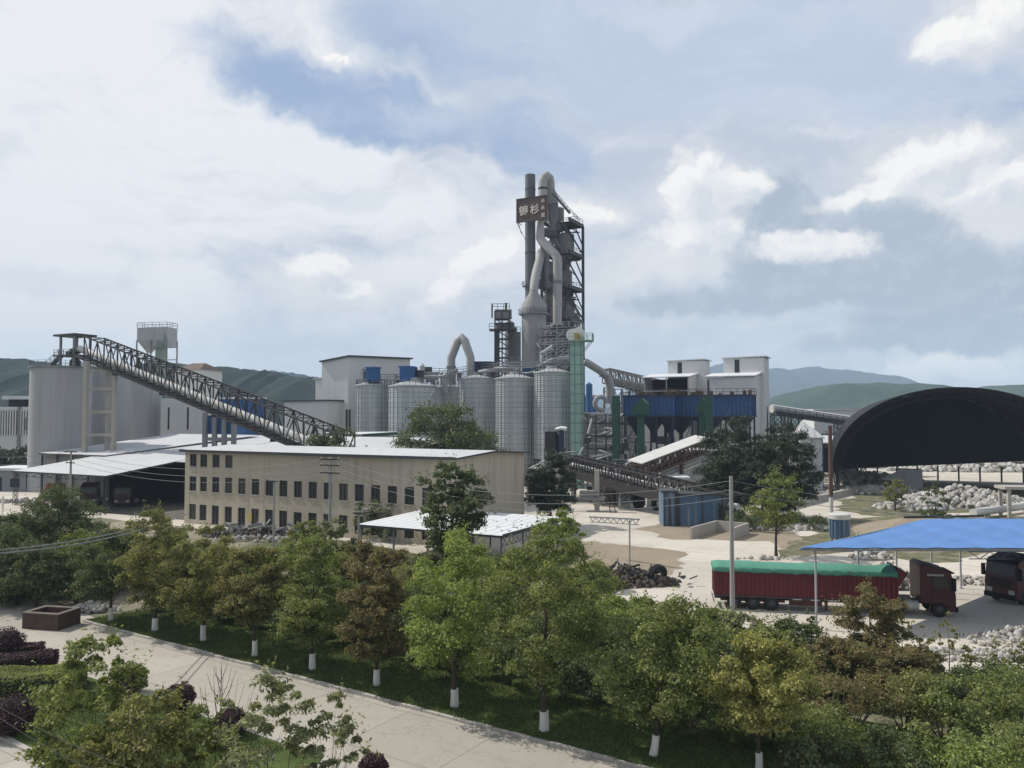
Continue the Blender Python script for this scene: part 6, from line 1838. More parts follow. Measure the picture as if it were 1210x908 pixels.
def pine(label, loc, H, cr, n, cb=1.5, group=None, lm='pine', ls=.34):
    t = thing('pine_tree', label, 'tree', loc, random.uniform(0, 6), group)
    mb = MB(); mb.tube([(0, 0, -.05), (.1, 0, H * .5), (.05, .1, H * .98)], [H * .018 + .04, H * .012 + .02, .02], 9)
    C, Rr = [], []
    z = cb
    while z < H:
        f = (z - cb) / (H - cb); R_ = cr * (1 - f ** 1.6) ** .8 * (.8 if f < .12 else 1) * random.uniform(.8, 1.1) + .3
        m = random.randint(6, 9); a0 = random.uniform(0, 6)
        for k in range(m):
            a = a0 + 6.28 * k / m + random.uniform(-.3, .3); l = R_ * random.uniform(.6, 1.15)
            e = Vector((math.cos(a) * l, math.sin(a) * l, z + l * random.uniform(.05, .4)))
            mb.tube([(0.06, .03, z), tuple(Vector((0, 0, z)).lerp(e, .6) - Vector((0, 0, .08 * l))), tuple(e)], [.05, .035, .012], 5, False)
            for s_ in (.38, .6, .82, 1.0):
                q = Vector((0, 0, z)).lerp(e, s_); C.append(np.array(q) + rng.normal(0, .12, 3)); Rr.append((.34 + .09 * R_) * random.uniform(.7, 1.3))
        z += random.uniform(.42, .75) * (H / 9)
    mb.build('trunk', M['bark'], t)
    P, N = clump_points(C, Rr, max(5, n // len(C)))
    leaf_mesh(P, N + np.array([0, 0, .3]), ls, .28, t, 'crown', L[lm])
    return t

def shrub(name, label, loc, w, h, n, ls, lm, group=None, cat='shrub', stems=True, clumps=16, thin=False):
    t = thing(name, label, cat, loc, random.uniform(0, 6), group)
    C, Rr = [], []
    for i in range(clumps):
        a = random.uniform(0, 6.28); f = math.sqrt(random.random()); z = h * (.25 + .7 * random.random() * (1 - .45 * f))
        C.append(np.array([math.cos(a) * f * w * .8, math.sin(a) * f * w * .8, z])); Rr.append(w * random.uniform(.22, .4) * (.55 if thin else 1))
    mb = MB()
    for c in C[:9]: 
        mb.tube([(c[0] * .1, c[1] * .1, -.03), (c[0] * .5, c[1] * .5, c[2] * .6), tuple(c)], [.035, .025, .01], 5, False)
    mb.build('stem', M['bark'], t)
    P, N = clump_points(C, Rr, n // clumps); P[:, 2] = np.maximum(P[:, 2], .05)
    leaf_mesh(P, N, ls, .5, t, 'foliage', L[lm])
    return t

# ---- row of whitewashed trees behind the kerb (pixel of the trunk foot, crown top row, crown radius)
row = [
    (131, 733, 632, 2.4, 'dark', 'dark leafy tree with whitewashed foot closest to the brick bin', (0, 0)),
    (183, 745, 602, 2.3, 'olive', 'olive tree with whitewashed foot, second along the kerb from the brick bin', (0, 0)),
    (240, 757, 622, 2.2, 'olive', 'slim olive tree with whitewashed foot, third along the kerb from the brick bin', (.0, 0)),
    (301, 775, 648, 2.1, 'russet', 'russet-tinged tree with whitewashed foot, fourth along the kerb from the brick bin', (0, 0)),
    (369, 791, 636, 2.3, 'green', 'grey-green tree with whitewashed foot next to the red-brown one', (0, 0)),
    (445, 810, 652, 2.2, 'redbrown', 'red-brown autumn tree with whitewashed foot next to the brightest green tree', (0, 0)),
    (537, 835, 636, 2.55, 'bright', 'brightest green dense tree with whitewashed foot in the middle of the row', (0, 0)),
    (643, 863, 618, 2.75, 'green', 'tallest loose green tree with whitewashed foot and open top', (0, 0)),
    (772, 893, 712, 2.5, 'green', 'low green tree on a leaning whitewashed trunk', (.16, .08)),
    (897, 912, 752, 2.0, 'yellow', 'yellowish green tree with whitewashed foot before the trailer', (0, 0)),
]
for px, py, ptop, cr, lm, lab, ln in row:
    p = gr(px, py, .09); H = zat(ptop, p.y); cr *= random.uniform(.90, 1.04)
    tree('broadleaf_tree', lab, tuple(p), H, cr, random.uniform(1.1, 1.6), lm, 27000, .135, True, ln, 84, 'whitewashed trees along the kerb', egg=.55)

# ---- trees of the belt behind the row: (px, crown top, Y, radius, colour, label)
belt = [
    (75, 578, 72, 3.6, 'dark', 'big dark broadleaf tree in front of the open shed lattice posts'),
    (22, 606, 68, 3.2, 'dark', 'dark green tree at the picture edge near the low wires'),
    (-8, 625, 61, 3.2, 'dark', 'dark tree cut by the picture edge above the road end'),
    (110, 628, 63, 2.6, 'green', 'mid green tree between the big dark tree and the olive row'),
    (160, 618, 66, 2.3, 'olive', 'olive crown showing above the row, nearest the shed corner post'),
    (212, 628, 64, 2.2, 'green', 'green crown under the thick pale cables'),
    (270, 652, 60, 2.3, 'olive', 'olive crown under the junk heap and beside the russet tree'),
    (335, 646, 60, 2.2, 'green', 'green crown below the short dark pole'),
    (398, 612, 68, 1.7, 'grey', 'pale grey-green slim tree wrapped round the cross-armed pole'),
    (362, 615, 76, 1.9, 'green', 'green tree standing close to the ivy balcony'),
    (430, 640, 62, 2.0, 'redbrown', 'brownish crown in front of the shelter roof corner'),
    (490, 668, 58, 2.0, 'olive', 'olive crown squeezed between red-brown and bright green trees'),
    (590, 660, 56, 2.1, 'green', 'green crown squeezed between the two tallest row trees'),
    (690, 664, 56, 2.2, 'green', 'loose green crown beside the scrap heap'),
    (665, 602, 66, 1.7, 'bright', 'light green young tree by the end of the shelter roof'),
    (730, 712, 48, 2.0, 'bright', 'rounded yellow-green crown below the scrap heap'),
    (830, 748, 47, 2.0, 'green', 'green crown hiding the foot of the tall utility pole'),
    (868, 754, 46, 1.7, 'grey', 'grey-green feathery crown just past the tall utility pole'),
    (935, 742, 44, 1.8, 'dark', 'dark green crown behind the yellowish tree'),
    (1022, 690, 43, 2.0, 'redbrown', 'tall red-brown tree with spiky top before the trailer end'),
    (990, 760, 40, 1.9, 'redbrown', 'low reddish tree joined to the tall red-brown one'),
    (1060, 775, 39, 1.8, 'redbrown', 'broad reddish bushy tree under the gravel band'),
    (48, 640, 59, 2.6, 'dark', 'low green tree above the brick bin'),
    (138, 655, 70, 2.4, 'dark', 'dark crown half hidden behind the olive row nearest the shed'),
    (190, 632, 72, 2.4, 'green', 'green crown behind the olive row under the shed front'),
    (250, 640, 70, 2.3, 'olive', 'olive crown in front of the foot of the beige building corner'),
    (300, 662, 68, 2.2, 'green', 'green crown just below the junk heap'),
    (350, 655, 70, 2.2, 'olive', 'olive crown between the short dark pole and ivy balcony'),
    (415, 652, 70, 2.2, 'green', 'green crown under the foot of the cross-armed pole'),
    (462, 650, 66, 1.9, 'redbrown', 'small brown crown below the shelter roof edge'),
    (505, 655, 66, 1.9, 'grey', 'grey-green crown under the middle of the shelter roof'),
    (560, 655, 62, 2.0, 'green', 'green crown behind the brightest green tree'),
    (620, 650, 64, 2.0, 'green', 'green crown in front of the shelter roof lattice end'),
    (655, 690, 54, 2.0, 'olive', 'olive crown just behind the tallest loose green tree'),
    (700, 700, 52, 1.9, 'green', 'green crown below the flat lying tyre'),
    (790, 735, 47, 1.9, 'olive', 'olive crown below the pale yard before the trailer'),
    (760, 728, 50, 1.7, 'green', 'green crown touching the pale yard edge'),
    (905, 772, 43, 1.7, 'green', 'green crown just behind the yellowish tree'),
]
for px, ptop, Y, cr, lm, lab in belt:
    H = max(2.6, zat(ptop, Y)); x = at(px, HOR, Y).x
    tree('broadleaf_tree', lab, (x, Y, 0), H, cr, max(.5, H * .12), lm, int(15000 * max(1, (cr / 2.1) ** 2)), .15, False, (0, 0), int(58 * max(1, (cr / 2.1) ** 2)), 'trees of the belt behind the kerb row', egg=.55)

# ---- undergrowth under the belt: single shrubs
cols = ['dark', 'dark', 'green', 'dark', 'dark']
spots = []
for i in range(44):
    spots.append((kp(i * 1.05 + .5, 9.5 + random.uniform(0, 3.5)), random.uniform(1.2, 1.7), random.uniform(2.2, 3.4)))
for i in range(40):
    s = i * 1.12 + 1.0; off = 5.0 + (i % 3) * 1.2
    spots.append((kp(s, off + random.uniform(-.4, .4)), random.uniform(1.2, 1.8), random.uniform(1.7, 3.0)))
for i in range(26):
    spots.append((gr(random.uniform(-70, 125), random.uniform(690, 716)), random.uniform(1.1, 1.9), random.uniform(1.4, 3.0)))
for i, (p, w, h) in enumerate(spots):
    shrub('undergrowth_shrub', 'shady low shrub of the thicket behind the whitewashed trees', (p.x, p.y, .05), w, h, 2700, .15, cols[i % 5], 'thicket shrubs behind the whitewashed trees', clumps=20)

# ---- lower right shrubbery
lowr = [
    (1000, 880, 36, 2.2, 3.0, 'redbrown'), (1060, 862, 36, 2.0, 3.2, 'olive'), (1105, 858, 35, 2.0, 2.8, 'green'), (1150, 848, 35, 2.2, 3.0, 'green'),
    (1200, 838, 35, 2.2, 3.2, 'green'), (1245, 830, 35, 2.2, 3.4, 'green'), (960, 885, 34, 1.8, 2.4, 'green'), (1090, 905, 31, 2.0, 2.2, 'green'), (1150, 905, 30, 2.1, 2.4, 'bright'),
    (1210, 890, 30, 2.2, 2.6, 'green'), (1040, 915, 31, 1.8, 2.2, 'dark'), (960, 925, 31, 1.6, 1.6, 'dark'), (1180, 800, 40, 1.6, 1.9, 'dark'), (1120, 815, 40, 1.6, 1.8, 'dark'), (1230, 790, 41, 1.7, 2.2, 'dark'), (1080, 820, 41, 1.5, 2.4, 'redbrown'), (1020, 830, 41, 1.6, 2.4, 'green'), (950, 820, 41, 1.5, 2.2, 'green'), (895, 850, 40, 1.4, 1.8, 'dark'), (840, 850, 41, 1.4, 1.8, 'dark')]
words_ = {'redbrown': 'reddish', 'olive': 'olive', 'green': 'fresh green', 'dark': 'dark green', 'bright': 'pale green'}
for i, (px, py, Y, w, h, lm) in enumerate(lowr):
    shrub('bush', '%s bush of the dense shrubbery below the gravel band' % words_[lm], (at(px, HOR, Y).x, Y, 0), w, h, 3400, .15, lm, '%s bushes of the dense shrubbery' % words_[lm], clumps=22)
for px, Y, H, lab in ((1115, 44, 3.3, 'thin sapling with sparse leaves in front of the tractor'), (1172, 42, 2.2, 'thin leafy sapling by the pale stones at the yard corner'), (1203, 41, 2.6, 'sparse reddish sapling at the picture edge by the stones'), (1085, 44, 2.6, 'sparse brownish sapling under the first tractor'), (1060, 45, 2.8, 'slender yellowish sapling between trailer and shrubs'), (950, 47, 2.6, 'slender dark sapling before the trailer axles'), (1135, 43, 1.8, 'tiny sapling on the gravel band')):
    tree('sapling', lab, (at(px, HOR, Y).x, Y, 0), H, .55 if H < 3 else .5, H * .3, 'olive' if 'dark' not in lab else 'dark', 420, .15, False, (0, 0), 12, 'young saplings by the gravel', r0=.035, cat='sapling')

# ---- mid ground trees
def mid(label, px, ptop, Y, cr, cb, lm, n, ls, pbase=None, clumps=40, egg=.55):
    H = zat(ptop, Y); return tree('broadleaf_tree', label, (at(px, HOR, Y).x, Y, 0), H, cr, cb, lm, n, ls, False, (0, 0), clumps, None, egg=egg)
mid('bushy dark green tree whose round crown rises behind the beige roof', 524, 478, 128, 8.2, 3.5, 'dark', 30000, .40, clumps=130, egg=.62)
mid('dark leafy crown just showing above the beige roof by the conveyor foot', 394, 508, 113.6, 4.8, 4, 'dark', 16000, .34, clumps=120, egg=.6)
mid('tall long-leaved evergreen tree in front of the lean-to shelter', 535, 548, 66, 2.9, 2.2, 'dark', 16000, .25, egg=.45, clumps=95)
mid('broadleaf tree with bare trunk on the pale yard before the dark pines', 915, 556, 80, 2.6, 2.6, 'green', 9000, .22, clumps=60)
mid('small leafy tree in front of the black arched shed mouth', 1056, 566, 118, 1.7, .8, 'olive', 2500, .25)
mid('small dark conical shrub tree before the pale boulders', 1103, 574, 100, 1.9, .3, 'dark', 2800, .24, egg=.65)
for px, ptop, Y, cr, lab in ((868, 493, 112, 4.9, 'broad dark pine rising beside the tall white tower block'), (930, 499, 108, 4.2, 'dark pine standing nearest the narrow white shed'), (899, 520, 105, 3.0, 'lower dark pine squeezed between two taller pines'), (849, 545, 106, 2.4, 'short dark pine over the blue shed roof'), (651, 537, 102, 3.2, 'dark pine in front of the machinery platform by the beige gable')):
    H = zat(ptop, Y); k_ = (cr / 4) ** 1.5
    tree('pine_tree', lab, (at(px, HOR, Y).x, Y, 0), H, cr, .9, 'pine', int(32000 * k_), .34, False, (0, 0), int(120 * k_) + 20, None, egg=.58, cs=.95, asp=.28)

for i, (px, Y, w, h, lm) in enumerate(((900, 98, 3, 2.0, 'dark'), (950, 100, 3, 2.2, 'dark'), (875, 99, 2.5, 2.2, 'dark'), (640, 92, 2.2, 2.4, 'dark'), (670, 94, 2.0, 2.0, 'green'))):
    shrub('bush', ('dark bush at the foot of the dark pines', 'dark bush at the foot of the beige gable')[i > 2] if lm == 'dark' else 'green bush by the concrete pier and platform', (at(px, HOR, Y).x, Y, 0), w, h, 1500, .28, lm, ('bushes at the foot of the dark pines', None)[i > 2] if lm == 'dark' else None)

# ---- far wooded bands (read as one mass)
def woods(label, pts, n, h, dep, ls=1.1, lm='far'):
    C, Rr = [], []
    for i in range(n):
        a, b2 = random.choice(list(zip(pts, pts[1:]))); f = random.random()
        p = Vector(a).lerp(Vector(b2), f); y = random.uniform(0, dep); hh = h * random.uniform(.55, 1.1)
        for k in range(3): C.append(np.array([p.x + random.gauss(0, 1.2), p.y + y, hh * (.35 + .3 * k)])); Rr.append(random.uniform(1.2, 2.4))
    P, N = clump_points(C, Rr, 26); P[:, 2] = np.maximum(P[:, 2], 0)
    o = leaf_mesh(P, N, ls, .7, None, 'woods', L[lm]); tag(o, label, 'woods', kind='stuff')
def fx(px, Y): return (at(px, HOR, Y).x, Y, 0)
woods('dark tree belt beyond the white office block', [fx(-60, 175), fx(34, 175)], 40, 6.0, 8)
woods('trees seen under and past the black arched shed', [fx(1010, 215), fx(1100, 225), fx(1300, 235)], 130, 7.5, 14, lm='dark')
woods('trees between trestle conveyor and the far pale houses', [fx(950, 225), fx(1060, 230)], 70, 8.5, 12)
woods('far wooded strip on the plain beyond the plant', [fx(-300, 420), fx(500, 420), fx(1500, 420)], 420, 9, 30, 1.6)

# ---- garden at lower left
def ball_bush(label, px, py, r, lm='plum', n=4200, sq=.8):
    p = gr(px, py, .1)
    t = thing('topiary_bush', label, 'bush', (p.x, p.y, .1), 0, 'clipped round purple bushes')
    d = rng.normal(0, 1, (n, 3)); d /= np.linalg.norm(d, axis=1)[:, None]
    r *= .88; lump = 1 + .07 * np.sin(d[:, 0] * 7 + px) * np.cos(d[:, 1] * 6) + .06 * np.sin(d[:, 2] * 9 + py)
    q = d * r * (lump * rng.uniform(.84, 1.05, n))[:, None]; q[:, 2] = np.maximum(q[:, 2] * sq + r * sq * .92, .0)
    leaf_mesh(q, d, .085, .6, t, 'foliage', L[lm], .7)
    m = MB(); m.lathe(0, 0, [(r * .2, 0), (r * .86, r * sq * .5), (r * .88, r * sq), (r * .6, r * sq * 1.6), (0, r * sq * 1.8)], 16, False); m.tube([(0, 0, -.1), (0, 0, r)], .06, 6); m.build('stem', M['bark_dark'], t)
M['bark_dark'] = mat('dark_twigs', (.02, .014, .014), .95, .3, 3)
ball_bush('clipped purple ball bush nearest the brick bin', 4, 778, 1.25)
ball_bush('big clipped dark purple ball bush at the corner of the garden lawn', 12, 866, 1.15)
ball_bush('clipped purple ball bush behind the tall garden tree by the road', 152, 818, .95)
ball_bush('clipped purple ball bush beside the road between two garden trees', 211, 838, .85)
ball_bush('clipped dark ball bush partly hidden by the bare sapling', 272, 868, .8)
ball_bush('clipped purple ball bush nearest the bottom edge by the road', 441, 918, .6)
def hedge(label, corners, h, lm, n, ls=.09, name='hedge'):
    c = [Vector(v) for v in corners]
    z0 = .1
    t = thing(name, label, 'hedge', (c[0].x, c[0].y, z0), 0)
    P, N = [], []
    for i in range(n):
        u, v = random.random(), random.random()
        if random.random() < .5:
            q = c[0].lerp(c[1], u).lerp(c[3].lerp(c[2], u), v); e = min(u, 1 - u, v, 1 - v); z = h * (1 + .06 * math.sin(q.x * 2.1) + .03 * math.sin(q.y * 5)) - (.12 * h if e < .06 else 0) + random.gauss(0, .02); nn = (0, 0, 1)
        else:
            k = random.randrange(4); a, b2 = c[k], c[(k + 1) % 4]; q = a.lerp(b2, u); z = h * v; d = (b2 - a).normalized(); nn = (d.y, -d.x, .2); q = q + Vector((nn[0], nn[1], 0)) * (.05 * math.sin(u * 30) + random.gauss(0, .03))
        P.append((q.x - c[0].x, q.y - c[0].y, z)); N.append(nn)
    leaf_mesh(np.array(P), np.array(N, float), ls, .6, t, 'foliage', L[lm], .7)
    m = MB(); cc = sum(c, Vector()) / 4; m.prism([((v.x - cc.x) * .93 + cc.x - c[0].x, (v.y - cc.y) * .93 + cc.y - c[0].y) for v in c], -.1, h * .92); m.build('twig_core', M['bark_dark'], t)
def quad(p0, p1, w, z=.1):
    a, b2 = gr(*p0, z), gr(*p1, z); d = (b2 - a).normalized(); q = Vector((-d.y, d.x, 0)) * w
    return [a, b2, b2 + q, a + q]
hedge('clipped purple hedge block beside the road and the ball bush', quad((-40, 800), (60, 792), 1.5), .75, 'plum', 9000)
hedge('smaller purple hedge mound behind the front purple hedge', quad((-10, 784), (46, 780), 1.0), .8, 'plum', 5000)
hedge('long clipped light green hedge in front of the purple hedge', quad((-60, 826), (84, 820), 2.0), .9, 'hedge', 13000)
# tall garden trees close to the camera
def garden(label, px, ptop, Y, cr, cb, lm, n, ls, clumps, lean=(0, 0), egg=.5, cs=.75):
    tree('garden_tree', label, (at(px, HOR, Y).x, Y, .1), zat(ptop, Y), cr, cb, lm, n, ls, False, lean, clumps, None, egg=egg, cs=cs, asp=.42, r0=.055)
garden('tall broad-leaved garden tree with ragged top, standing over the green hedge', 118, 760, 25.5, 1.8, .5, 'green', 17000, .15, 120, (0, 0), .42)
garden('wide leafy garden tree filling the bottom corner below the ball bushes', 170, 822, 24.0, 2.0, .3, 'olive', 17000, .15, 120)
garden('garden tree with open upright twigs and big leaves, beside the road', 318, 796, 24.0, 1.9, .9, 'grey', 6500, .165, 75, (0, 0), .45, .62)
garden('small garden tree with a leafy top leaning over the road', 392, 820, 24.5, 1.0, .9, 'grey', 2600, .16, 34, (.05, 0), .4, .7)
garden('low dense garden tree behind the open twiggy one', 238, 835, 24.5, 1.3, .3, 'green', 9000, .15, 60)
shrub('bush', 'dark evergreen bush at the very bottom under the garden trees', (at(80, HOR, 21.5).x, 21.5, .1), 1.6, 1.9, 3200, .15, 'dark')
shrub('bush', 'low dark green bush between the garden trees at the bottom edge', (at(265, HOR, 22.5).x, 22.5, .1), 1.7, 1.7, 3400, .15, 'dark')
shrub('bush', 'reddish leafed low bush under the open garden tree', (at(330, HOR, 23).x, 23, .1), 1.2, 1.2, 1600, .13, 'plum')
t = thing('bare_sapling', 'leafless twiggy sapling standing by the clipped dark ball bush', 'sapling', (at(265, HOR, 26).x, 26, .1), 0)
mb = MB(); Hs = zat(795, 26)
mb.tube([(0, 0, 0), (.05, 0, Hs * .5), (0, .05, Hs)], [.035, .025, .008], 6)
for i in range(26):
    z = Hs * random.uniform(.35, .95); a = random.uniform(0, 6.3); l = (Hs - z) * .5 + .2
    mb.tube([(0.03, 0, z), (math.cos(a) * l * .4, math.sin(a) * l * .4, z + l * .7), (math.cos(a) * l * .6, math.sin(a) * l * .6, z + l * 1.4)], [.012, .009, .004], 4, False)
mb.build('trunk', M['bark'], t)

# ---- grass blades on the strip and the garden lawn
def blades(label, fn, n, h):
    P = np.array([fn() for _ in range(n)])
    N = np.tile(np.array([0., -.3, .2]), (n, 1))
    V = np.empty((n, 3, 3)); a = rng.uniform(0, 6.28, n); w = .022
    hh = h * rng.uniform(.5, 1.3, n)
    dx, dy = np.cos(a) * w, np.sin(a) * w
    V[:, 0] = P + np.stack([-dx, -dy, 0 * dx], 1); V[:, 1] = P + np.stack([dx, dy, 0 * dx], 1)
    V[:, 2] = P + np.stack([rng.normal(0, .4, n) * hh, rng.normal(0, .4, n) * hh, hh], 1)
    me = bpy.data.meshes.new('grass'); me.vertices.add(3 * n); me.vertices.foreach_set('co', V.reshape(-1).astype(np.float32))
    me.loops.add(3 * n); me.loops.foreach_set('vertex_index', np.arange(3 * n, dtype=np.int32)); me.polygons.add(n)
    me.polygons.foreach_set('loop_start', np.arange(0, 3 * n, 3, dtype=np.int32)); me.polygons.foreach_set('loop_total', np.full(n, 3, dtype=np.int32))
    me.materials.append(L['grass']); me.update(); me.validate()
    o = bpy.data.objects.new('grass', me); COL.objects.link(o); tag(o, label, 'grass', kind='stuff')
def f1():
    p = kp(random.uniform(0, 50), .16 + 5.4 * random.random() ** 1.1); return (p.x, p.y, .085)
blades('mown grass strip along the kerb under the whitewashed trees', f1, 60000, .12)
_a, _b = gr(-90, 822, .1), gr(48, 893, .1)
def f2():
    while True:
        p = kp(random.uniform(-12, 28), -6.6 - random.random() * 12.0)
        if (_b.x - _a.x) * (p.y - _a.y) - (_b.y - _a.y) * (p.x - _a.x) > .3 * (_b - _a).length: return (p.x, p.y, .095)
blades('mown grass of the garden island between road and path', f2, 42000, .11)
def f3():
    p = gr(random.uniform(905, 1240), random.uniform(608, 660)); return (p.x, p.y, .0)
# ================================================================= sky, sun, camera
SUN_DIR = Vector((-.93, .36, 0)).normalized()
EL = R(47)
az = math.atan2(SUN_DIR.x, SUN_DIR.y)
sun_vec = Vector((math.cos(EL) * SUN_DIR.x, math.cos(EL) * SUN_DIR.y, math.sin(EL)))
sl = bpy.data.lights.new('sun', 'SUN'); sl.energy = SUN_E; sl.angle = R(.6); sl.color = (1.0, .95, .87)
so = bpy.data.objects.new('sun', sl); COL.objects.link(so)
so.rotation_euler = (-sun_vec).to_track_quat('-Z', 'Y').to_euler()

W = bpy.data.worlds.new('World'); SC.world = W; W.use_nodes = True
t = NT(W.node_tree)
bg = W.node_tree.nodes['Background']; bg.inputs['Strength'].default_value = WS
sky = t.node('ShaderNodeTexSky', sky_type='NISHITA'); sky.sun_disc = False
sky.sun_elevation = EL; sky.sun_rotation = az % (2 * math.pi); sky.altitude = 300; sky.air_density = 1.2; sky.dust_density = 1.5; sky.ozone_density = 1.0
tc = t.node('ShaderNodeTexCoord').outputs['Generated']
nv = t.node('ShaderNodeVectorMath', operation='NORMALIZE'); t.l.new(tc, nv.inputs[0])
X, Y_, Z = t.sep(nv.outputs[0])
U = t.m('MULTIPLY', t.m('ARCTAN2', X, Y_), 5.7296)          # 10-degree units of azimuth
Vv = t.m('MULTIPLY', t.m('ARCSINE', Z), 5.7296)             # and of height
def uvpx(px, py):
    d = ray(px, py).normalized(); return math.degrees(math.atan2(d.x, d.y)) / 10, math.degrees(math.asin(d.z)) / 10
S1 = 164.0                                                    # pixels per unit near the middle
def warp(U, V, sc, amt, seed):
    v = t.xyz(U, V, seed)
    n = t.node('ShaderNodeTexNoise'); n.inputs['Scale'].default_value = sc; n.inputs['Detail'].default_value = 5; n.inputs['Roughness'].default_value = .6
    t.l.new(v, n.inputs['Vector'])
    r, g, b = t.sep(n.outputs['Color'])
    return t.m('ADD', U, t.m('MULTIPLY', t.m('SUBTRACT', r, .5), amt)), t.m('ADD', V, t.m('MULTIPLY', t.m('SUBTRACT', g, .5), amt))
def blob(U, V, px, py, rx, ry, rot=0.0):
    u, v = uvpx(px, py)
    du, dv = t.m('SUBTRACT', U, u), t.m('SUBTRACT', V, v)
    if rot:
        c, s = math.cos(R(rot)), math.sin(R(rot))
        du, dv = t.m('ADD', t.m('MULTIPLY', du, c), t.m('MULTIPLY', dv, s)), t.m('SUBTRACT', t.m('MULTIPLY', dv, c), t.m('MULTIPLY', du, s))
    a = t.m('MULTIPLY', du, S1 / rx); b = t.m('MULTIPLY', dv, S1 / ry)
    return t.m('SUBTRACT', 1.0, t.m('SQRT', t.m('ADD', t.m('MULTIPLY', a, a), t.m('MULTIPLY', b, b))))
def union(lst):
    r = lst[0]
    for x in lst[1:]:
        n = t.node('ShaderNodeMath', operation='SMOOTH_MAX'); t.set(n.inputs[0], r); t.set(n.inputs[1], x); n.inputs[2].default_value = .15; r = n.outputs[0]
    return r
K = 1.0 / WS
def colr(c): return (c[0] * K, c[1] * K, c[2] * K, 1)
# clear part: Nishita blue veiled with thin high cloud
skyc = t.mix(.75, sky.outputs[0], colr((.36, .47, .68)))
U2, V2 = warp(U, Vv, .9, .9, 3.0)
st = t.noise(t.xyz(t.m('MULTIPLY', U2, .55), t.m('MULTIPLY', V2, 1.5), 1.0), 1.3, 7, .6)
veil = t.noise(t.xyz(t.m('ADD', t.m('MULTIPLY', U2, .5), t.m('MULTIPLY', V2, .5)), t.m('MULTIPLY', V2, 2.2), 9.0), 1.6, 6, .62)
lav = union([blob(U2, V2, 900, 60, 420, 150), blob(U2, V2, 640, 20, 260, 60)])
skyc = t.mix(t.m('MULTIPLY', t.sm(lav, -.1, .6), .72), skyc, colr((.60, .665, .80)))
skyc = t.mix(t.m('MULTIPLY', t.sm(veil, .40, .74), .45), skyc, colr((.76, .80, .88)))
# broad white-grey deck, opened where the photograph shows blue
holes_ = union([blob(U2, V2, 440, 120, 290, 56, -12), blob(U2, V2, 620, 40, 330, 95, -4), blob(U2, V2, 860, 70, 330, 95, 0), blob(U2, V2, 640, 165, 110, 60, -8), blob(U2, V2, 1090, 100, 170, 60, -12)])
deck = t.m('ADD', t.m('MULTIPLY', t.sm(holes_, .02, .75, 1.0, .0), 1.0), t.m('MULTIPLY', t.m('SUBTRACT', st, .5), .85))
deckf = t.sm(deck, .22, .90)
tone = t.noise(t.xyz(t.m('MULTIPLY', U2, .7), t.m('MULTIPLY', V2, 1.6), 5.0), 2.0, 8, .6)
bright = union([blob(U, Vv, 60, 100, 420, 260, 0), blob(U, Vv, 330, 190, 330, 75, -12), blob(U, Vv, 560, 300, 160, 60, 25), blob(U, Vv, -200, 200, 500, 500, 0)])
tone2 = t.m('ADD', t.m('MULTIPLY', t.m('SUBTRACT', tone, .5), 1.7), t.m('ADD', t.m('MULTIPLY', t.sm(bright, -.25, .8), .62), .30))
deckc = t.mix(t.sm(tone2, .12, .92), colr((.54, .60, .70)), colr((.875, .89, .92)))
c = t.mix(deckf, skyc, deckc)
# low grey-blue murk towards the horizon
c = t.mix(t.m('MULTIPLY', t.sm(Vv, 1.3, .1), .5), c, colr((.70, .745, .79)))
# cumulus: soft cream halo, grey-blue bodies, white lit puffs
Uc, Vc = warp(U, Vv, 2.6, .22, 7.0)
Uc, Vc = warp(Uc, Vc, 8.0, .10, 2.0)
def billow(u, v):
    n = t.node('ShaderNodeTexVoronoi', feature='SMOOTH_F1', voronoi_dimensions='2D')
    n.inputs['Scale'].default_value = 3.6; n.inputs['Detail'].default_value = 3.2; n.inputs['Roughness'].default_value = .52; n.inputs['Lacunarity'].default_value = 2.3; n.inputs['Smoothness'].default_value = .35
    n.normalize = True
    t.l.new(t.xyz(u, t.m('MULTIPLY', v, 1.2), 0.0), n.inputs['Vector'])
    return t.m('SUBTRACT', 1.0, n.outputs['Distance'])
puff = billow(Uc, Vc)
puff2 = billow(t.m('ADD', Uc, -.05), t.m('ADD', Vc, .06))
relief = t.m('SUBTRACT', puff, puff2)
def field(blobs, amp, dv=0.0, du=0.0):
    return t.m('ADD', union([blob(t.m('ADD', Uc, du) if du else Uc, t.m('ADD', Vc, dv) if dv else Vc, *b) for b in blobs]), t.m('MULTIPLY', t.m('SUBTRACT', puff, .62), amp))
halo = t.sm(field([(925, 342, 62, 40), (1108, 352, 56, 36), (1085, 205, 120, 62, 14), (1160, 262, 120, 75), (700, 250, 80, 30, -8), (565, 310, 110, 42, 32), (400, 335, 130, 40), (840, 250, 95, 85), (1120, 440, 130, 40), (800, 330, 170, 60), (1165, 26, 100, 44, 18), (1000, 315, 150, 50)], .8), .0, .85)
c = t.mix(t.m('MULTIPLY', halo, .75), c, colr((.84, .845, .845)))
BODY = [(912, 262, 72, 72), (955, 318, 95, 36), (1040, 285, 92, 62), (1110, 330, 140, 52), (880, 348, 190, 30), (1120, 390, 190, 28)]
body = t.sm(field(BODY, .75), .06, .46)
btop = t.sm(field(BODY, .75, .10, -.05), -.12, .40)
bodyc = t.mix(t.m('ADD', t.m('MULTIPLY', relief, 1.2), t.m('SUBTRACT', 1.0, btop), clamp=True), colr((.40, .47, .57)), colr((.68, .725, .79)))
c = t.mix(t.m('MULTIPLY', body, .88), c, bodyc)
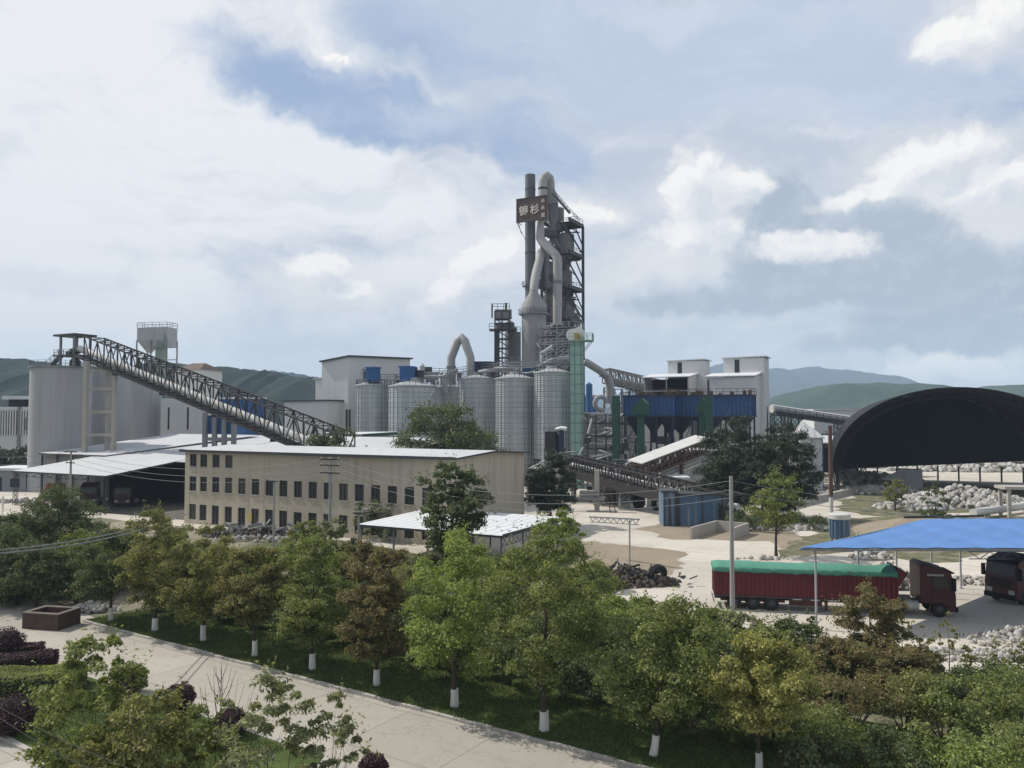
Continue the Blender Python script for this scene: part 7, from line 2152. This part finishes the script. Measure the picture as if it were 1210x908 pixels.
LIT = [(824, 230, 46, 54), (836, 274, 72, 34), (872, 224, 42, 26), (960, 292, 96, 20), (1040, 222, 70, 15, 12), (1095, 190, 70, 26, 10), (1165, 220, 80, 26), (690, 252, 46, 18, -8), (555, 316, 84, 22, 34), (372, 316, 46, 17), (408, 340, 42, 13), (1160, 28, 76, 26, 18), (1115, 440, 84, 22), (398, 66, 20, 5, -14)]
F = field(LIT, .95)
lit = t.sm(F, .04, .50)
ltop = t.sm(field(LIT, .95, .13, -.10), .0, .75)
litc = t.mix(t.m('ADD', t.m('MULTIPLY', relief, 1.8), t.m('SUBTRACT', 1.02, t.m('MULTIPLY', ltop, .85)), clamp=True), colr((.70, .74, .80)), colr((1.02, 1.0, .97)))
c = t.mix(t.m('MULTIPLY', lit, .9), c, litc)
# small dark scud on the left and grey bands low down
scud = union([blob(U2, V2, 22, 188, 30, 16), blob(U2, V2, 400, 225, 130, 18), blob(U2, V2, 580, 215, 60, 26), blob(U2, V2, 330, 395, 90, 16), blob(U2, V2, 30, 345, 60, 20)])
c = t.mix(t.m('MULTIPLY', t.sm(scud, .0, .7), .4), c, colr((.62, .69, .78)))
# rising vapour at the stacks is part of the cloud deck below the horizon clamp
c = t.mix(t.sm(Vv, .0, -.25), c, colr((.30, .30, .28)))
t.l.new(c, bg.inputs['Color'])
W.cycles.sampling_method = 'MANUAL'; W.cycles.sample_map_resolution = 512

cam = bpy.data.cameras.new('camera'); co = bpy.data.objects.new('camera', cam); COL.objects.link(co)
cam.sensor_width = 36.0; cam.lens = FPX / 1210.0 * 36.0; cam.clip_start = .5; cam.clip_end = 20000
co.location = (0, 0, CAMH); co.rotation_euler = (math.pi / 2 + PITCH, 0, 0)
SC.camera = co
SC.render.filter_size = 1.15
SC.view_settings.view_transform = 'Standard'; SC.view_settings.look = 'None'; SC.view_settings.gamma = 1.0
SC.view_settings.exposure = EXPO
SC.view_settings.use_curve_mapping = False
cy = SC.cycles
cy.max_bounces = 5; cy.diffuse_bounces = 2; cy.glossy_bounces = 2; cy.transmission_bounces = 3; cy.transparent_max_bounces = 4; cy.volume_bounces = 1
cy.use_denoising = True
cy.sample_clamp_indirect = 6.0
